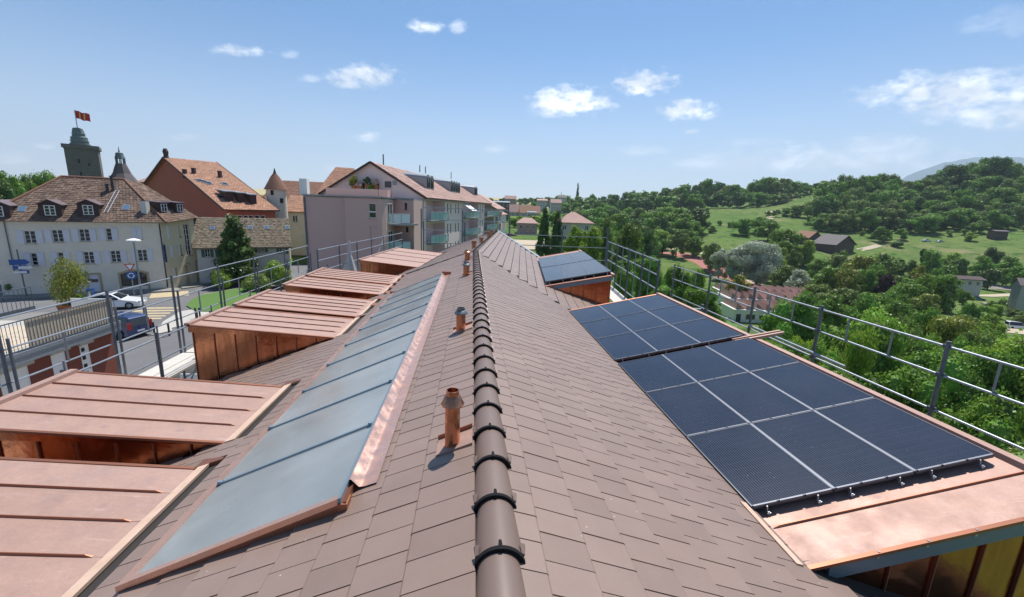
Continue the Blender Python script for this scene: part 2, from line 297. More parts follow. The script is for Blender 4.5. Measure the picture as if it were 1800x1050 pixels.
def foliage(name, col, col2, trans=.22):
    m = bpy.data.materials.new(name); m.use_nodes = True; nt = m.node_tree; L = nt.links.new
    for n in list(nt.nodes): nt.nodes.remove(n)
    geo = nd(nt, 'ShaderNodeNewGeometry'); oi = nd(nt, 'ShaderNodeObjectInfo')
    mx = nd(nt, 'ShaderNodeMix', data_type='RGBA'); mx.inputs[6].default_value = (*col, 1); mx.inputs[7].default_value = (*col2, 1)
    L(oi.outputs['Random'], mx.inputs['Factor'])
    hs = nd(nt, 'ShaderNodeHueSaturation'); L(mx.outputs[2], hs.inputs['Color'])
    n = nd(nt, 'ShaderNodeTexNoise', i_Scale=.35, i_Detail=3.0); L(geo.outputs['Position'], n.inputs['Vector'])
    v = math_n(nt, 'ADD', math_n(nt, 'MULTIPLY', geo.outputs['Random Per Island'], .8), .58)
    v = math_n(nt, 'MULTIPLY', v, math_n(nt, 'ADD', math_n(nt, 'MULTIPLY', n.outputs['Fac'], .9), .6))
    L(v, hs.inputs['Value'])
    hu = math_n(nt, 'ADD', math_n(nt, 'ADD', math_n(nt, 'MULTIPLY', geo.outputs['Random Per Island'], .03), .455), math_n(nt, 'MULTIPLY', oi.outputs['Random'], .04)); L(hu, hs.inputs['Hue'])
    d = nd(nt, 'ShaderNodeBsdfDiffuse'); t = nd(nt, 'ShaderNodeBsdfTranslucent'); L(hs.outputs[0], d.inputs[0]); L(hs.outputs[0], t.inputs[0])
    ms = nd(nt, 'ShaderNodeMixShader', i_0=trans); L(d.outputs[0], ms.inputs[1]); L(t.outputs[0], ms.inputs[2])
    gl = nd(nt, 'ShaderNodeBsdfGlossy', i_Roughness=.45); gl.inputs[0].default_value = (.5, .5, .5, 1)
    ms2 = nd(nt, 'ShaderNodeMixShader', i_0=.05); L(ms.outputs[0], ms2.inputs[1]); L(gl.outputs[0], ms2.inputs[2])
    o = nd(nt, 'ShaderNodeOutputMaterial'); L(ms2.outputs[0], o.inputs[0]); MATS[name] = m
foliage('leaf_green', (.1, .235, .028), (.165, .3, .04), .36)
foliage('leaf_bright', (.18, .34, .03), (.25, .38, .05), .42)
foliage('leaf_mid', (.12, .21, .045), (.2, .27, .06), .33)
foliage('leaf_dark', (.06, .135, .028), (.09, .165, .035), .24)
foliage('leaf_silver', (.36, .42, .29), (.42, .46, .34), .3)
foliage('leaf_purple', (.05, .02, .02), (.06, .025, .022), .1)
foliage('leaf_yellow', (.2, .26, .035), (.26, .29, .05), .35)
foliage('flowers_pale', (.6, .55, .35), (.65, .5, .45), .2)

# ------------------------------------------------------------------ mesh helpers
WL = {}
def nv(a): return np.array(a, float)
class MB:
    def __init__(s): s.v = []; s.f = []
    def add(s, vs, fs):
        b = len(s.v); s.v += [tuple(map(float, p)) for p in vs]; s.f += [tuple(b+i for i in f) for f in fs]; return s
    def box(s, lo, hi, T=None):
        (x0, y0, z0), (x1, y1, z1) = lo, hi
        vs = [(x0,y0,z0),(x1,y0,z0),(x1,y1,z0),(x0,y1,z0),(x0,y0,z1),(x1,y0,z1),(x1,y1,z1),(x0,y1,z1)]
        if T: vs = [T(p) for p in vs]
        return s.add(vs, [(0,3,2,1),(4,5,6,7),(0,1,5,4),(1,2,6,5),(2,3,7,6),(3,0,4,7)])
    def hexa(s, b, t): return s.add(list(b)+list(t), [(3,2,1,0),(4,5,6,7),(0,1,5,4),(1,2,6,5),(2,3,7,6),(3,0,4,7)])
    def quad(s, *p): return s.add(p, [tuple(range(len(p)))])
    def prism(s, poly, d):
        """polygon (3D points) extruded along vector d"""
        n = len(poly); a = [nv(p) for p in poly]; b = [p+nv(d) for p in a]
        return s.add(a+b, [tuple(range(n))[::-1], tuple(range(n, 2*n))]+[(i, (i+1) % n, n+(i+1) % n, n+i) for i in range(n)])
    def tube(s, p0, p1, r, n=8, r1=None, cap=True):
        p0, p1 = nv(p0), nv(p1); d = p1-p0; d = d/np.linalg.norm(d); a = np.cross(d, (0, 0, 1.) if abs(d[2]) < .9 else (1., 0, 0)); a /= np.linalg.norm(a); b = np.cross(d, a)
        r1 = r if r1 is None else r1; vs = []
        for P, R in ((p0, r), (p1, r1)):
            for i in range(n): t = 2*math.pi*i/n; vs.append(P+R*(math.cos(t)*a+math.sin(t)*b))
        fs = [(i, (i+1) % n, n+(i+1) % n, n+i) for i in range(n)]
        if cap: fs += [tuple(range(n))[::-1], tuple(range(n, 2*n))]
        return s.add(vs, fs)
    def lathe(s, c, prof, n=16, cap=True):
        """prof: list of (r, z)"""
        vs = [(c[0]+r*math.cos(2*math.pi*i/n), c[1]+r*math.sin(2*math.pi*i/n), c[2]+z) for r, z in prof for i in range(n)]
        fs = [(k*n+i, k*n+(i+1) % n, (k+1)*n+(i+1) % n, (k+1)*n+i) for k in range(len(prof)-1) for i in range(n)]
        if cap: fs += [tuple(range(n))[::-1], tuple(range((len(prof)-1)*n, len(prof)*n))]
        return s.add(vs, fs)
    def bar(s, p0, p1, w, h, up=(0, 0, 1)):
        """rectangular bar centred on p0-p1"""
        p0, p1 = nv(p0), nv(p1); d = p1-p0; d /= np.linalg.norm(d); a = np.cross(d, up); a /= np.linalg.norm(a); u = np.cross(a, d)
        q = [a*w/2+u*h/2, -a*w/2+u*h/2, -a*w/2-u*h/2, a*w/2-u*h/2]
        return s.hexa([p0+k for k in q], [p1+k for k in q])
    def build(s, name, material, parent=None, smooth=False, kind=None, label=None, cat=None, group=None, base=False, raw=False, angle=None):
        if not s.v: return None
        V = np.array(s.v); lo, hi = V.min(0), V.max(0); c = (lo+hi)/2
        if base: c[2] = lo[2]
        if raw: c = np.zeros(3)
        me = bpy.data.meshes.new(name); me.from_pydata([tuple(p) for p in (V-c)], [], s.f)
        for mm in (material if isinstance(material, (list, tuple)) else [material]):
            me.materials.append(MATS[mm] if isinstance(mm, str) else mm)
        if smooth: me.polygons.foreach_set('use_smooth', [True]*len(me.polygons))
        me.update(); o = bpy.data.objects.new(name, me); COL.objects.link(o)
        if smooth and angle is not None:
            try: me.set_sharp_from_angle(angle=rad(angle))
            except Exception: pass
        WL[o.name] = c
        if parent is not None: o.parent = parent; o.location = c-WL[parent.name]
        else: o.location = c
        if kind: o['kind'] = kind
        if label: o['label'] = label
        if cat: o['category'] = cat
        if group: o['group'] = group
        return o
LABELS = {}
def thing(name, loc, label, cat, group=None):
    o = bpy.data.objects.new(name, None); COL.objects.link(o); o.location = loc; o.empty_display_size = .3; WL[o.name] = nv(loc)
    o['label'] = label; o['category'] = cat
    if group: o['group'] = group
    return o
def place_copy(src, parent, name, loc, M3=None):
    """a copy sharing the mesh data, put at world position loc under parent (unrotated)"""
    o = src.copy(); o.name = name; COL.objects.link(o); o.parent = parent; WL[o.name] = nv(loc)
    if M3 is not None:
        m = Matrix([list(r) for r in M3]).to_4x4(); m.translation = Vector(nv(loc)-WL[parent.name]); o.matrix_local = m
    else: o.location = nv(loc)-WL[parent.name]
    return o

def wall(A, t, L, z0, z1, openings, th=.25, depth=.14):
    """MB of a wall face from A along unit t (outside is to the right of t), with recessed openings (s0,s1,z0,z1), each with reveals"""
    A = nv(A[:2]); t = nv(t[:2]); n = nv((t[1], -t[0])); m = MB()
    def P(s, z, d=0): q = A+t*s-n*d; return (q[0], q[1], z)
    ss = sorted({0, L, *[o[0] for o in openings], *[o[1] for o in openings]}); zz = sorted({z0, z1, *[o[2] for o in openings], *[o[3] for o in openings]})
    ss = [s for s in ss if 0 <= s <= L]; zz = [z for z in zz if z0 <= z <= z1]
    for i in range(len(ss)-1):
        for j in range(len(zz)-1):
            sm, zm = (ss[i]+ss[i+1])/2, (zz[j]+zz[j+1])/2
            if any(o[0] < sm < o[1] and o[2] < zm < o[3] for o in openings): continue
            m.quad(P(ss[i], zz[j]), P(ss[i+1], zz[j]), P(ss[i+1], zz[j+1]), P(ss[i], zz[j+1]))
    for o in openings:
        a, b, c, d = o[:4]; dp = o[4] if len(o) > 4 else depth
        m.quad(P(a, c), P(b, c), P(b, c, dp), P(a, c, dp)); m.quad(P(b, c), P(b, d), P(b, d, dp), P(b, c, dp))
        m.quad(P(b, d), P(a, d), P(a, d, dp), P(b, d, dp)); m.quad(P(a, d), P(a, c), P(a, c, dp), P(a, d, dp))
        if dp > .3: m.quad(P(a, c, dp), P(b, c, dp), P(b, d, dp), P(a, d, dp))
    return m, P
def window(parent, P, o, depth=.12, nx=2, ny=3, fw=.06, fmat='white_paint', shutters=None, shw=None, glass='window_glass', sill=True, closed=False):
    a, b, c, d = o[:4]; f = MB()
    def bx(s0, s1, z0, z1, d0, d1): f.hexa([P(s0, z0, d0), P(s1, z0, d0), P(s1, z0, d1), P(s0, z0, d1)], [P(s0, z1, d0), P(s1, z1, d0), P(s1, z1, d1), P(s0, z1, d1)])
    q = depth
    bx(a, a+fw, c, d, q-.05, q+.02); bx(b-fw, b, c, d, q-.05, q+.02); bx(a+fw, b-fw, c, c+fw, q-.05, q+.02); bx(a+fw, b-fw, d-fw, d, q-.05, q+.02)
    for i in range(1, nx): s = a+(b-a)*i/nx; bx(s-fw*.6, s+fw*.6, c+fw, d-fw, q-.04, q+.015)
    for j in range(1, ny): z = c+(d-c)*j/ny; bx(a+fw, b-fw, z-fw*.28, z+fw*.28, q-.03, q+.012)
    w = f.build('window', fmat, parent)
    g = MB(); g.quad(P(a, c, q), P(b, c, q), P(b, d, q), P(a, d, q)); g.build('pane', glass, w)
    if sill: k = MB(); k.hexa([P(a-.06, c-.09, -.06), P(b+.06, c-.09, -.06), P(b+.06, c-.09, .1), P(a-.06, c-.09, .1)], [P(a-.06, c-.002, -.06), P(b+.06, c-.002, -.06), P(b+.06, c-.002, .1), P(a-.06, c-.002, .1)]); k.build('sill', 'stone_frame' if fmat == 'white_paint' else fmat, w)
    if shutters:
        sw = shw or (b-a)/2
        for s0 in ((a-sw-.02, b+.02) if not closed else (a, b-sw)):
            k = MB(); k.hexa([P(s0, c-.03, -.07), P(s0+sw, c-.03, -.07), P(s0+sw, c-.03, -.03), P(s0, c-.03, -.03)], [P(s0, d+.03, -.07), P(s0+sw, d+.03, -.07), P(s0+sw, d+.03, -.03), P(s0, d+.03, -.03)])
            for zz in (c+.18*(d-c), c+.8*(d-c)):
                k.hexa([P(s0+.03, zz, -.085), P(s0+sw-.03, zz, -.085), P(s0+sw-.03, zz, -.07), P(s0+.03, zz, -.07)], [P(s0+.03, zz+.06, -.085), P(s0+sw-.03, zz+.06, -.085), P(s0+sw-.03, zz+.06, -.07), P(s0+.03, zz+.06, -.07)])
            k.build('shutter', shutters, parent)
    return w
def tiled_slope(P00, P10, P11, P01, step_u, step_v, th=.05, jitter=.02, lift=.03):
    """overlapping tiles over the quad: P00-P10 is the eave, P01-P11 the ridge; real geometry in one mesh"""
    P00, P10, P11, P01 = map(nv, (P00, P10, P11, P01)); m = MB()
    n = np.cross(P10-P00, P01-P00); n /= np.linalg.norm(n)
    if n[2] < 0: n = -n
    H = np.linalg.norm((P01+P11)/2-(P00+P10)/2); rows = max(2, int(H/step_v))
    rng = random.Random(int(abs(P00[0]*7+P10[1]*13)))
    m.quad(P00, P10, P11, P01)
    for j in range(rows):
        v0, v1 = j/rows, min(1, (j+1)/rows+.15/rows)
        a0, b0 = P00+(P01-P00)*v0, P10+(P11-P10)*v0; a1, b1 = P00+(P01-P00)*v1, P10+(P11-P10)*v1
        W = np.linalg.norm(b0-a0); cols = max(1, int(W/step_u)); off = .5*(j % 2)
        for i in range(-1 if off else 0, cols):
            u0, u1 = max(0, (i+off)/cols), min(1, (i+1+off)/cols)
            if u1-u0 < .2/cols: continue
            k = lift*(1+rng.uniform(-.4, .9)); g = .06/cols
            c = [a0+(b0-a0)*(u0+g)+n*k, a0+(b0-a0)*(u1-g)+n*k, a1+(b1-a1)*(u1-g)+n*.012, a1+(b1-a1)*(u0+g)+n*.012]
            dn = n*(k+.01)
            m.add(c+[c[0]-dn, c[1]-dn], [(0, 1, 2, 3), (4, 5, 1, 0)])
    return m
# ------------------------------------------------------------------ the building under our feet
ST = -10.7                         # street level; the standpoint is z = 0
ZA, RX, TL = -1.87, .18, .384      # apex of the roof planes, x of the ridge, slope
TH2 = rad(6.58); E2, TR2 = -1.954, .305   # the far wing is turned by 6.58 degrees
def F1(p): return (p[0], p[1], p[2])
def F2(p): return (p[0]*math.cos(TH2)+p[1]*math.sin(TH2), -p[0]*math.sin(TH2)+p[1]*math.cos(TH2), p[2])
def zl(x): return ZA-TL*(RX-x)
def zr(x): return ZA-TL*(x-RX)
def zl2(e): return ZA-TL*(E2-e)
def zr2(e): return ZA-TR2*(e-E2)
def ycrease(x): return 18.58-2.34*(x-RX)
bld = thing('copper_dormer_building', (0, 10, ST), 'long tiled building roof with copper dormers, ridge running away from the viewer', 'building')
LD = [(.9, 4.79, 'D1'), (5.36, 7.12, 'D2'), (9.95, 11.65, 'D3'), (11.93, 14.02, 'D4'), (15.0, 16.8, 'D5'), (17.1, 19.1, 'D6')]
XI, XO, ZI, ZO = -3.2, -6.45, -3.165, -2.88       # left dormers: inner / outer edge
PW, PS1, PS2, TPL = .22, .305, .316, None

# slabs under the tiles, walls
m = MB()
def slab(pts, T=F1, th=.12, mb=None):
    a = [T(p) for p in pts]; (mb or m).prism([(x, y, z-.012) for x, y, z in a], (0, 0, -th))
slab([(RX, -3, zl(RX)), (-6.5, -3, zl(-6.5)), (-6.5, 18.9, zl(-6.5)), (RX, 18.6, zl(RX))])
slab([(RX, -3, zr(RX)), (RX, ycrease(RX), zr(RX)), (5.6, 5.9, zr(5.6)), (5.9, 5, zr(5.9)), (5.9, -3, zr(5.9))])
slab([(E2, 18.5, zl2(E2)), (-8.4, 18.2, zl2(-8.4)), (-8.4, 35.3, zl2(-8.4)), (E2, 35.3, zl2(E2))], F2)
def inv2(x, y): return x*math.cos(TH2)-y*math.sin(TH2), x*math.sin(TH2)+y*math.cos(TH2)
ea, da = inv2(RX, ycrease(RX)); eb, db = inv2(2.95, ycrease(2.95))
slab([(ea, da, zr2(ea)), (eb, db, zr2(eb)), (4.6, 9.5, zr2(4.6)), (4.6, 17.2, zr2(4.6)), (1.3, 17.2, zr2(1.3)), (1.3, 24.4, zr2(1.3)), (1.21, 24.75, zr2(1.21)), (E2, 35.3, zr2(E2))], F2)
m.build('roof_deck', 'deck_dark', bld)
w = MB()
w.box((-6.4, -3, ST), (-6.1, 19, -4.55)); w.box((5.35, -3, ST-8), (5.6, 12, -4.0)); w.box((-6.1, -3, ST), (5.35, -2.8, -4.6))
w.box((-8.1, 19, ST), (-7.8, 35, -4.5), F2); w.box((1.0, 11.5, ST-8), (1.25, 24.6, -3.4), F2)
w.build('outer_wall', 'pale_wall', bld)
g = MB(); A2 = F2((-8.1, 35.0, 0)); B2 = F2((1.1, 24.9, 0))
g.prism([F2((-8.1, 35.0, ST)), F2((E2, 35.0, ST)), F2((1.05, 24.9, ST)), F2((1.05, 24.9, zr2(1.05)-.15)), F2((E2, 35.0, ZA-.15)), F2((-8.1, 35.0, zl2(-8.1)-.15))], (0, .25, 0))
g.build('gable_wall', 'pale_wall', bld)

# roof tiles -------------------------------------------------------
def tile_mesh(name, w, l, nearsign, gap=.0022, step=.0018, up=.05, cut=0.0):
    l -= cut
    """u across, s down the slope, n up; nearsign: which u side is the raised near one"""
    h = w/2-gap; a = step*nearsign
    b = [(-h, -up, -.004), (h, -up, -.004), (h, l, .004), (-h, l, .004)]
    t = [(-h, -up, .010-a), (h, -up, .010+a), (h, l, .024+a), (-h, l, .024-a)]
    t = [t[0], t[1], (h, l-.012, .024+a), (-h, l-.012, .024-a)]
    vs = b+t+[(h, l, .017+a), (-h, l, .017-a)]
    fs = [(3,2,1,0), (4,5,6,7), (0,1,5,4), (1,2,8,6,5), (3,0,4,7,9), (7,6,8,9), (9,8,2,3)]
    return vs, fs
def basis(T, side, slope):
    """columns (u, s, n) for a plane falling towards side"""
    c, s_ = 1/math.hypot(1, slope), slope/math.hypot(1, slope)
    o = nv(T((0, 0, 0))); u = nv(T((0, 1, 0)))-o; dn = nv(T((side*c, 0, -s_)))-o; nn = nv(T((side*s_, 0, c)))-o
    if side > 0: u = -u
    return np.array([u, dn, nn]).T
tiles = []       # (area score, T-name, centre, basis key)
rngt = random.Random(5)
def lay(T, side, slope, x0, xs, zf, y0, y1, keep, key, phase, plan):
    c = 1/math.hypot(1, slope)
    for k, xb in enumerate(xs):
        j0 = int(y0/PW)-1
        for j in range(j0, int(y1/PW)+1):
            yc = j*PW+phase[k % 2]
            if yc-PW/2 < y0 or yc+PW/2 > y1: continue
            xu = xb-side*plan
            if not keep((xu+xb)/2, yc, xb): continue
            P = nv(T((xu, yc, zf(xu))))
            px, py, dp = project(T(((xu+xb)/2, yc, zf((xu+xb)/2))))
            if dp < .3 or not (-60 < px < 1860 and -60 < py < 1140): continue
            tiles.append((1/dp**2, P, key, rngt.uniform(0, .003), rngt.uniform(-.004, .004)))
def keepL(x, y, xb):
    if -2.52 < x < -.85 and 2.98 < y < 13.75: return False
    if -.86 < x < -.84 and 3.1 < y < 13.8: return False
    if xb < -3.05:
        for a, b, _ in LD:
            if a-.02 < y < b+.02: return False
    return y < 18.62
def keepR(x, y, xb):
    if xb > 2.9 and 2.62 < y < 12.05: return False
    return y+.1 < ycrease(x)
lay(F1, -1, TL, RX, [-.666-.316*k for k in range(0, 18)], zl, .9, 18.75, keepL, 'L', (.15, .04), .316)
lay(F1, -1, TL, RX, [-.35], zl, .9, 18.75, keepL, 'L0', (.04, .04), .40)
lay(F1, 1, TL, RX, [.44], zr, .9, 18.75, keepR, 'R0', (.03, .03), .2)
lay(F1, 1, TL, RX, [.745+.305*k for k in range(0, 17)], zr, .9, 18.75, keepR, 'R', (.14, .03), .305)
def keepR2(e, d, eb):
    if eb > 1.0 and d > 16.5: return False
    x, y, _ = F2((e, d, 0)); return y > ycrease(x)+.02 and d < 35.3-(e-E2)*3.47-.1
def keepL2(e, d, eb):
    if eb < -5.0 and 21.3 < d < 28.5: return False
    return True
lay(F2, 1, TR2, E2, [E2+.325*(k+1) for k in range(18)], zr2, 12, 35.3, keepR2, 'R2', (.03, .14), .325)
lay(F2, -1, TL, E2, [E2-.316*(k+1) for k in range(12)], zl2, 18.9, 35.2, keepL2, 'L2', (.04, .15), .316)
lens = {'L0': .40, 'R0': .2, 'L': .316, 'R': .305, 'R2': .325, 'L2': .316}; slp = {'L0': TL, 'R0': TL, 'L': TL, 'R': TL, 'R2': TR2, 'L2': TL}
lens['R2'] = .325
BAS = {'L0': basis(F1, -1, TL), 'R0': basis(F1, 1, TL), 'L': basis(F1, -1, TL), 'R': basis(F1, 1, TL), 'R2': basis(F2, 1, TR2), 'L2': basis(F2, -1, TL)}
TM = {}
for k in BAS: TM[k] = tile_mesh('roof_tile', PW, lens[k]*math.hypot(1, slp[k]), 1 if k[0] == 'R' else -1, *((.0022, .0018, .0) if k in ('R0', 'L0') else (.0004, .0004, .0, .026) if k == 'R2' else ()))
tiles.sort(key=lambda t: -t[0])
proto = {}
for i, (_, P, key, dz, dr) in enumerate(tiles[:290]):
    if key not in proto:
        me = bpy.data.meshes.new('roof_tile'); me.from_pydata(TM[key][0], [], TM[key][1]); me.materials.append(MATS['tile']); me.update(); proto[key] = me
    o = bpy.data.objects.new('roof_tile', proto[key]); COL.objects.link(o); o.parent = bld; WL[o.name] = P
    B = BAS[key]; mm = Matrix([list(r) for r in B]).to_4x4(); mm = mm @ Matrix.Rotation(dr, 4, 'Z'); mm.translation = Vector(P+B[:, 2]*dz-WL[bld.name]); o.matrix_local = mm
st = MB()
for _, P, key, dz, dr in tiles[290:]:
    B = BAS[key]; V = np.array(TM[key][0])@B.T+P+B[:, 2]*dz; st.add(V, TM[key][1])
st.build('roof_tile_field', 'tile', bld, kind='stuff')

# ridge tiles ------------------------------------------------------
def ridge_tile(length):
    """near end at y=0, body towards +y, crown at z=0"""
    N = 18; r0, r1 = .142, .118; mb = MB(); mi = MB()
    def ringv(y, r, cz=-.142): return [(r*math.cos(math.pi*(i/N*1.06-.03)), y, cz+r*math.sin(math.pi*(i/N*1.06-.03))) for i in range(N+1)]
    A, A2, B, B2 = ringv(0, r0), ringv(0, r0-.014), ringv(length+.07, r1), ringv(length+.07, r1-.014)
    vs = A+A2+B+B2; n = N+1; fs = []
    for i in range(N): fs += [(i, i+1, 2*n+i+1, 2*n+i), (n+i+1, n+i, 3*n+i, 3*n+i+1), (i+1, i, n+i, n+i+1), (2*n+i, 2*n+i+1, 3*n+i+1, 3*n+i)]
    mb.add(vs, fs)
    band = MB(); C = ringv(-.01, r0+.003); D = ringv(.014, r0+.004); E = ringv(-.01, r0-.02); G = ringv(.014, r0-.02)
    vs = C+D+E+G; fs = []
    for i in range(N): fs += [(i, i+1, n+i+1, n+i), (2*n+i, 2*n+i+1, i+1, i), (n+i, n+i+1, 3*n+i+1, 3*n+i)]
    band.add(vs, fs)
    clip = MB(); clip.box((-.01, -.016, -.02), (.01, .035, .007)); clip.box((-.008, .03, -.004), (.008, .055, .003))
    lug = MB()
    for s in (-1, 1): lug.hexa([(s*.118, .07, -.06), (s*.145, .07, -.06), (s*.13, .02, -.1), (s*.118, .02, -.1)], [(s*.112, .07, -.038), (s*.14, .07, -.045), (s*.139, .02, -.07), (s*.12, .02, -.06)])
    foam = MB()
    for s in (-1, 1): foam.box((min(s*.105, s*.15), -.04, -.165), (max(s*.105, s*.15), .0, -.125))
    return mb, band, clip, lug, foam
RTm = ridge_tile(.433); rt_me = []
for mbx, mt, nm in zip(RTm, ('ridge_tile', 'black_band', 'black_band', 'ridge_tile', 'foam'), ('ridge_tile', 'sealing_band', 'ridge_clip', 'ridge_lug', 'foam_strip')):
    me = bpy.data.meshes.new(nm); me.from_pydata(mbx.v, [], mbx.f); me.materials.append(MATS[mt]); me.polygons.foreach_set('use_smooth', [nm in ('ridge_tile',)]*len(me.polygons)); me.update(); rt_me.append((nm, me))
    if nm == 'ridge_tile' : me.set_sharp_from_angle(angle=rad(40)) if hasattr(me, 'set_sharp_from_angle') else None
def put_ridge(P, ang):
    first = None
    for nm, me in rt_me:
        o = bpy.data.objects.new(nm, me); COL.objects.link(o)
        if first is None:
            first = o; o.parent = bld; WL[o.name] = nv(P); m4 = Matrix.Rotation(-ang, 4, 'Z'); m4.translation = Vector(nv(P)-WL[bld.name]); o.matrix_local = m4
        else: o.parent = first
for k in range(-3, 39):
    y = 1.944+.433*k
    if y < 18.45: put_ridge((RX+random.Random(k).uniform(-.003, .003), y, -1.8), random.Random(k+99).uniform(-.008, .008))
d = inv2(RX, 18.45)[1]
while d < 35.0: put_ridge(F2((E2, d, -1.8)), TH2); d += .433
m = MB(); e0 = nv(F2((E2, 35.35, ZA+.03))); e1 = nv(F2((1.21, 24.75+.05, zr2(1.21)+.03))); m.bar(e0, e1, .16, .07); e2 = nv(F2((-8.3, 35.35, zl2(-8.3)+.03))); m.bar(e0, e2, .16, .07)
m.build('verge_flashing', 'zinc', bld)

# skylight ---------------------------------------------------------
TS = .42; SX0, SZ0, SX1 = -.97, ZA-TL*1.15+.12, -2.5; SY0, NP, PP = 2.92, 10, 1.088
def sz(x, dn=0): return SZ0-TS*(SX0-x)+dn
SY1 = SY0+NP*PP
sk = MB()
sk.hexa([(SX1-.09, SY0-.045, zl(SX1-.1)-.02), (SX0+.06, SY0-.045, zl(SX0+.06)-.02), (SX0+.06, SY1+.09, zl(SX0+.06)-.02), (SX1-.1, SY1+.09, zl(SX1-.1)-.02)],
        [(SX1-.09, SY0-.045, sz(SX1-.1, -.03)), (SX0+.06, SY0-.045, sz(SX0+.06, -.03)), (SX0+.06, SY1+.09, sz(SX0+.06, -.03)), (SX1-.1, SY1+.09, sz(SX1-.1, -.03))])
skylight = sk.build('skylight', 'copper_edge', bld)
pf = MB()
for i in range(NP):
    y0, y1 = SY0+i*PP, SY0+(i+1)*PP
    p = MB(); p.hexa([(SX1, y0+.012, sz(SX1, -.02)), (SX0, y0+.012, sz(SX0, -.02)), (SX0, y1-.012, sz(SX0, -.02)), (SX1, y1-.012, sz(SX1, -.02))],
                     [(SX1, y0+.012, sz(SX1, .012)), (SX0, y0+.012, sz(SX0, .012)), (SX0, y1-.012, sz(SX0, .002)), (SX1, y1-.012, sz(SX1, .002))])
    p.build('glass_pane', 'skylight_glass', skylight)
    if i:
        r = MB(); r.hexa([(SX1-.03, y0-.012, sz(SX1-.03, 0)), (SX0+.0, y0-.012, sz(SX0, 0)), (SX0, y0+.014, sz(SX0, 0)), (SX1-.03, y0+.014, sz(SX1-.03, 0))],
                         [(SX1-.03, y0-.008, sz(SX1-.03, .02)), (SX0, y0-.008, sz(SX0, .02)), (SX0, y0+.01, sz(SX0, .024)), (SX1-.03, y0+.01, sz(SX1-.03, .024))])
        for xx in (SX1+.02, SX0-.02): r.box((xx-.02, y0-.02, sz(xx, .0)), (xx+.02, y0+.02, sz(xx, .04)))
        r.build('glazing_bar', 'skylight_rib', skylight)
e = MB()
def strip(mb, x0, x1, y0, y1, zf, d0, d1): mb.hexa([(x0, y0, zf(x0, d0)), (x1, y0, zf(x1, d0)), (x1, y1, zf(x1, d0)), (x0, y1, zf(x0, d0))], [(x0, y0, zf(x0, d1)), (x1, y0, zf(x1, d1)), (x1, y1, zf(x1, d1)), (x0, y1, zf(x0, d1))])
strip(e, SX1-.1, SX1, SY0-.055, SY1+.05, sz, -.03, .02)
strip(e, SX1, SX0+.0, SY0-.055, SY0-.003, sz, -.03, .022)
e.build('edge_capping', 'copper_bright', skylight)
e = MB(); strip(e, SX1, SX0, SY1+.0, SY1+.06, sz, -.03, .02); strip(e, SX0-.0, SX0+.025, SY0-.05, SY1+.06, sz, -.03, .02)
e.build('frame', 'skylight_rib', skylight)
f = MB(); zz = lambda x, d: zl(x)+d
prof = [(SX0+.025, sz(SX0+.025, .02)-0), (SX0+.04, sz(SX0+.04, .02)), (SX0+.1, zl(SX0+.1)+.05), (SX0+.13, zl(SX0+.13)+.04), (SX0+.15, zl(SX0+.15)+.036), (SX0+.24, zl(SX0+.24)+.032)]
ys = [SY0+.16+i*(SY1-SY0)/24 for i in range(25)]
vs = []; fs = []; rr = random.Random(3)
for j, y in enumerate(ys):
    for i, (x, z) in enumerate(prof): vs.append((x+rr.uniform(-.0006, .0006), y, z+rr.uniform(-.0006, .0006)))
nP = len(prof)
for j in range(len(ys)-1):
    for i in range(nP-1): fs.append((j*nP+i, (j+1)*nP+i, (j+1)*nP+i+1, j*nP+i+1))
f.add(vs, fs); f.build('side_flashing', 'copper_bright', skylight, smooth=True)
for lo_, hi_ in (((SX0+.02, SY1+.05, zl(SX0+.02)), (SX0+.3, SY1+.14, zl(SX0+.3)+.09)), ((SX1-.14, SY1+.03, zl(SX1)-.03), (SX1+.02, SY1+.12, zl(SX1)+.1)), ((SX0+.0, SY0-.06, zl(SX0)-.02), (SX0+.07, SY0+.05, zl(SX0)+.1))):
    MB().box(lo_, hi_).build('flashing_end', 'copper_edge', skylight)

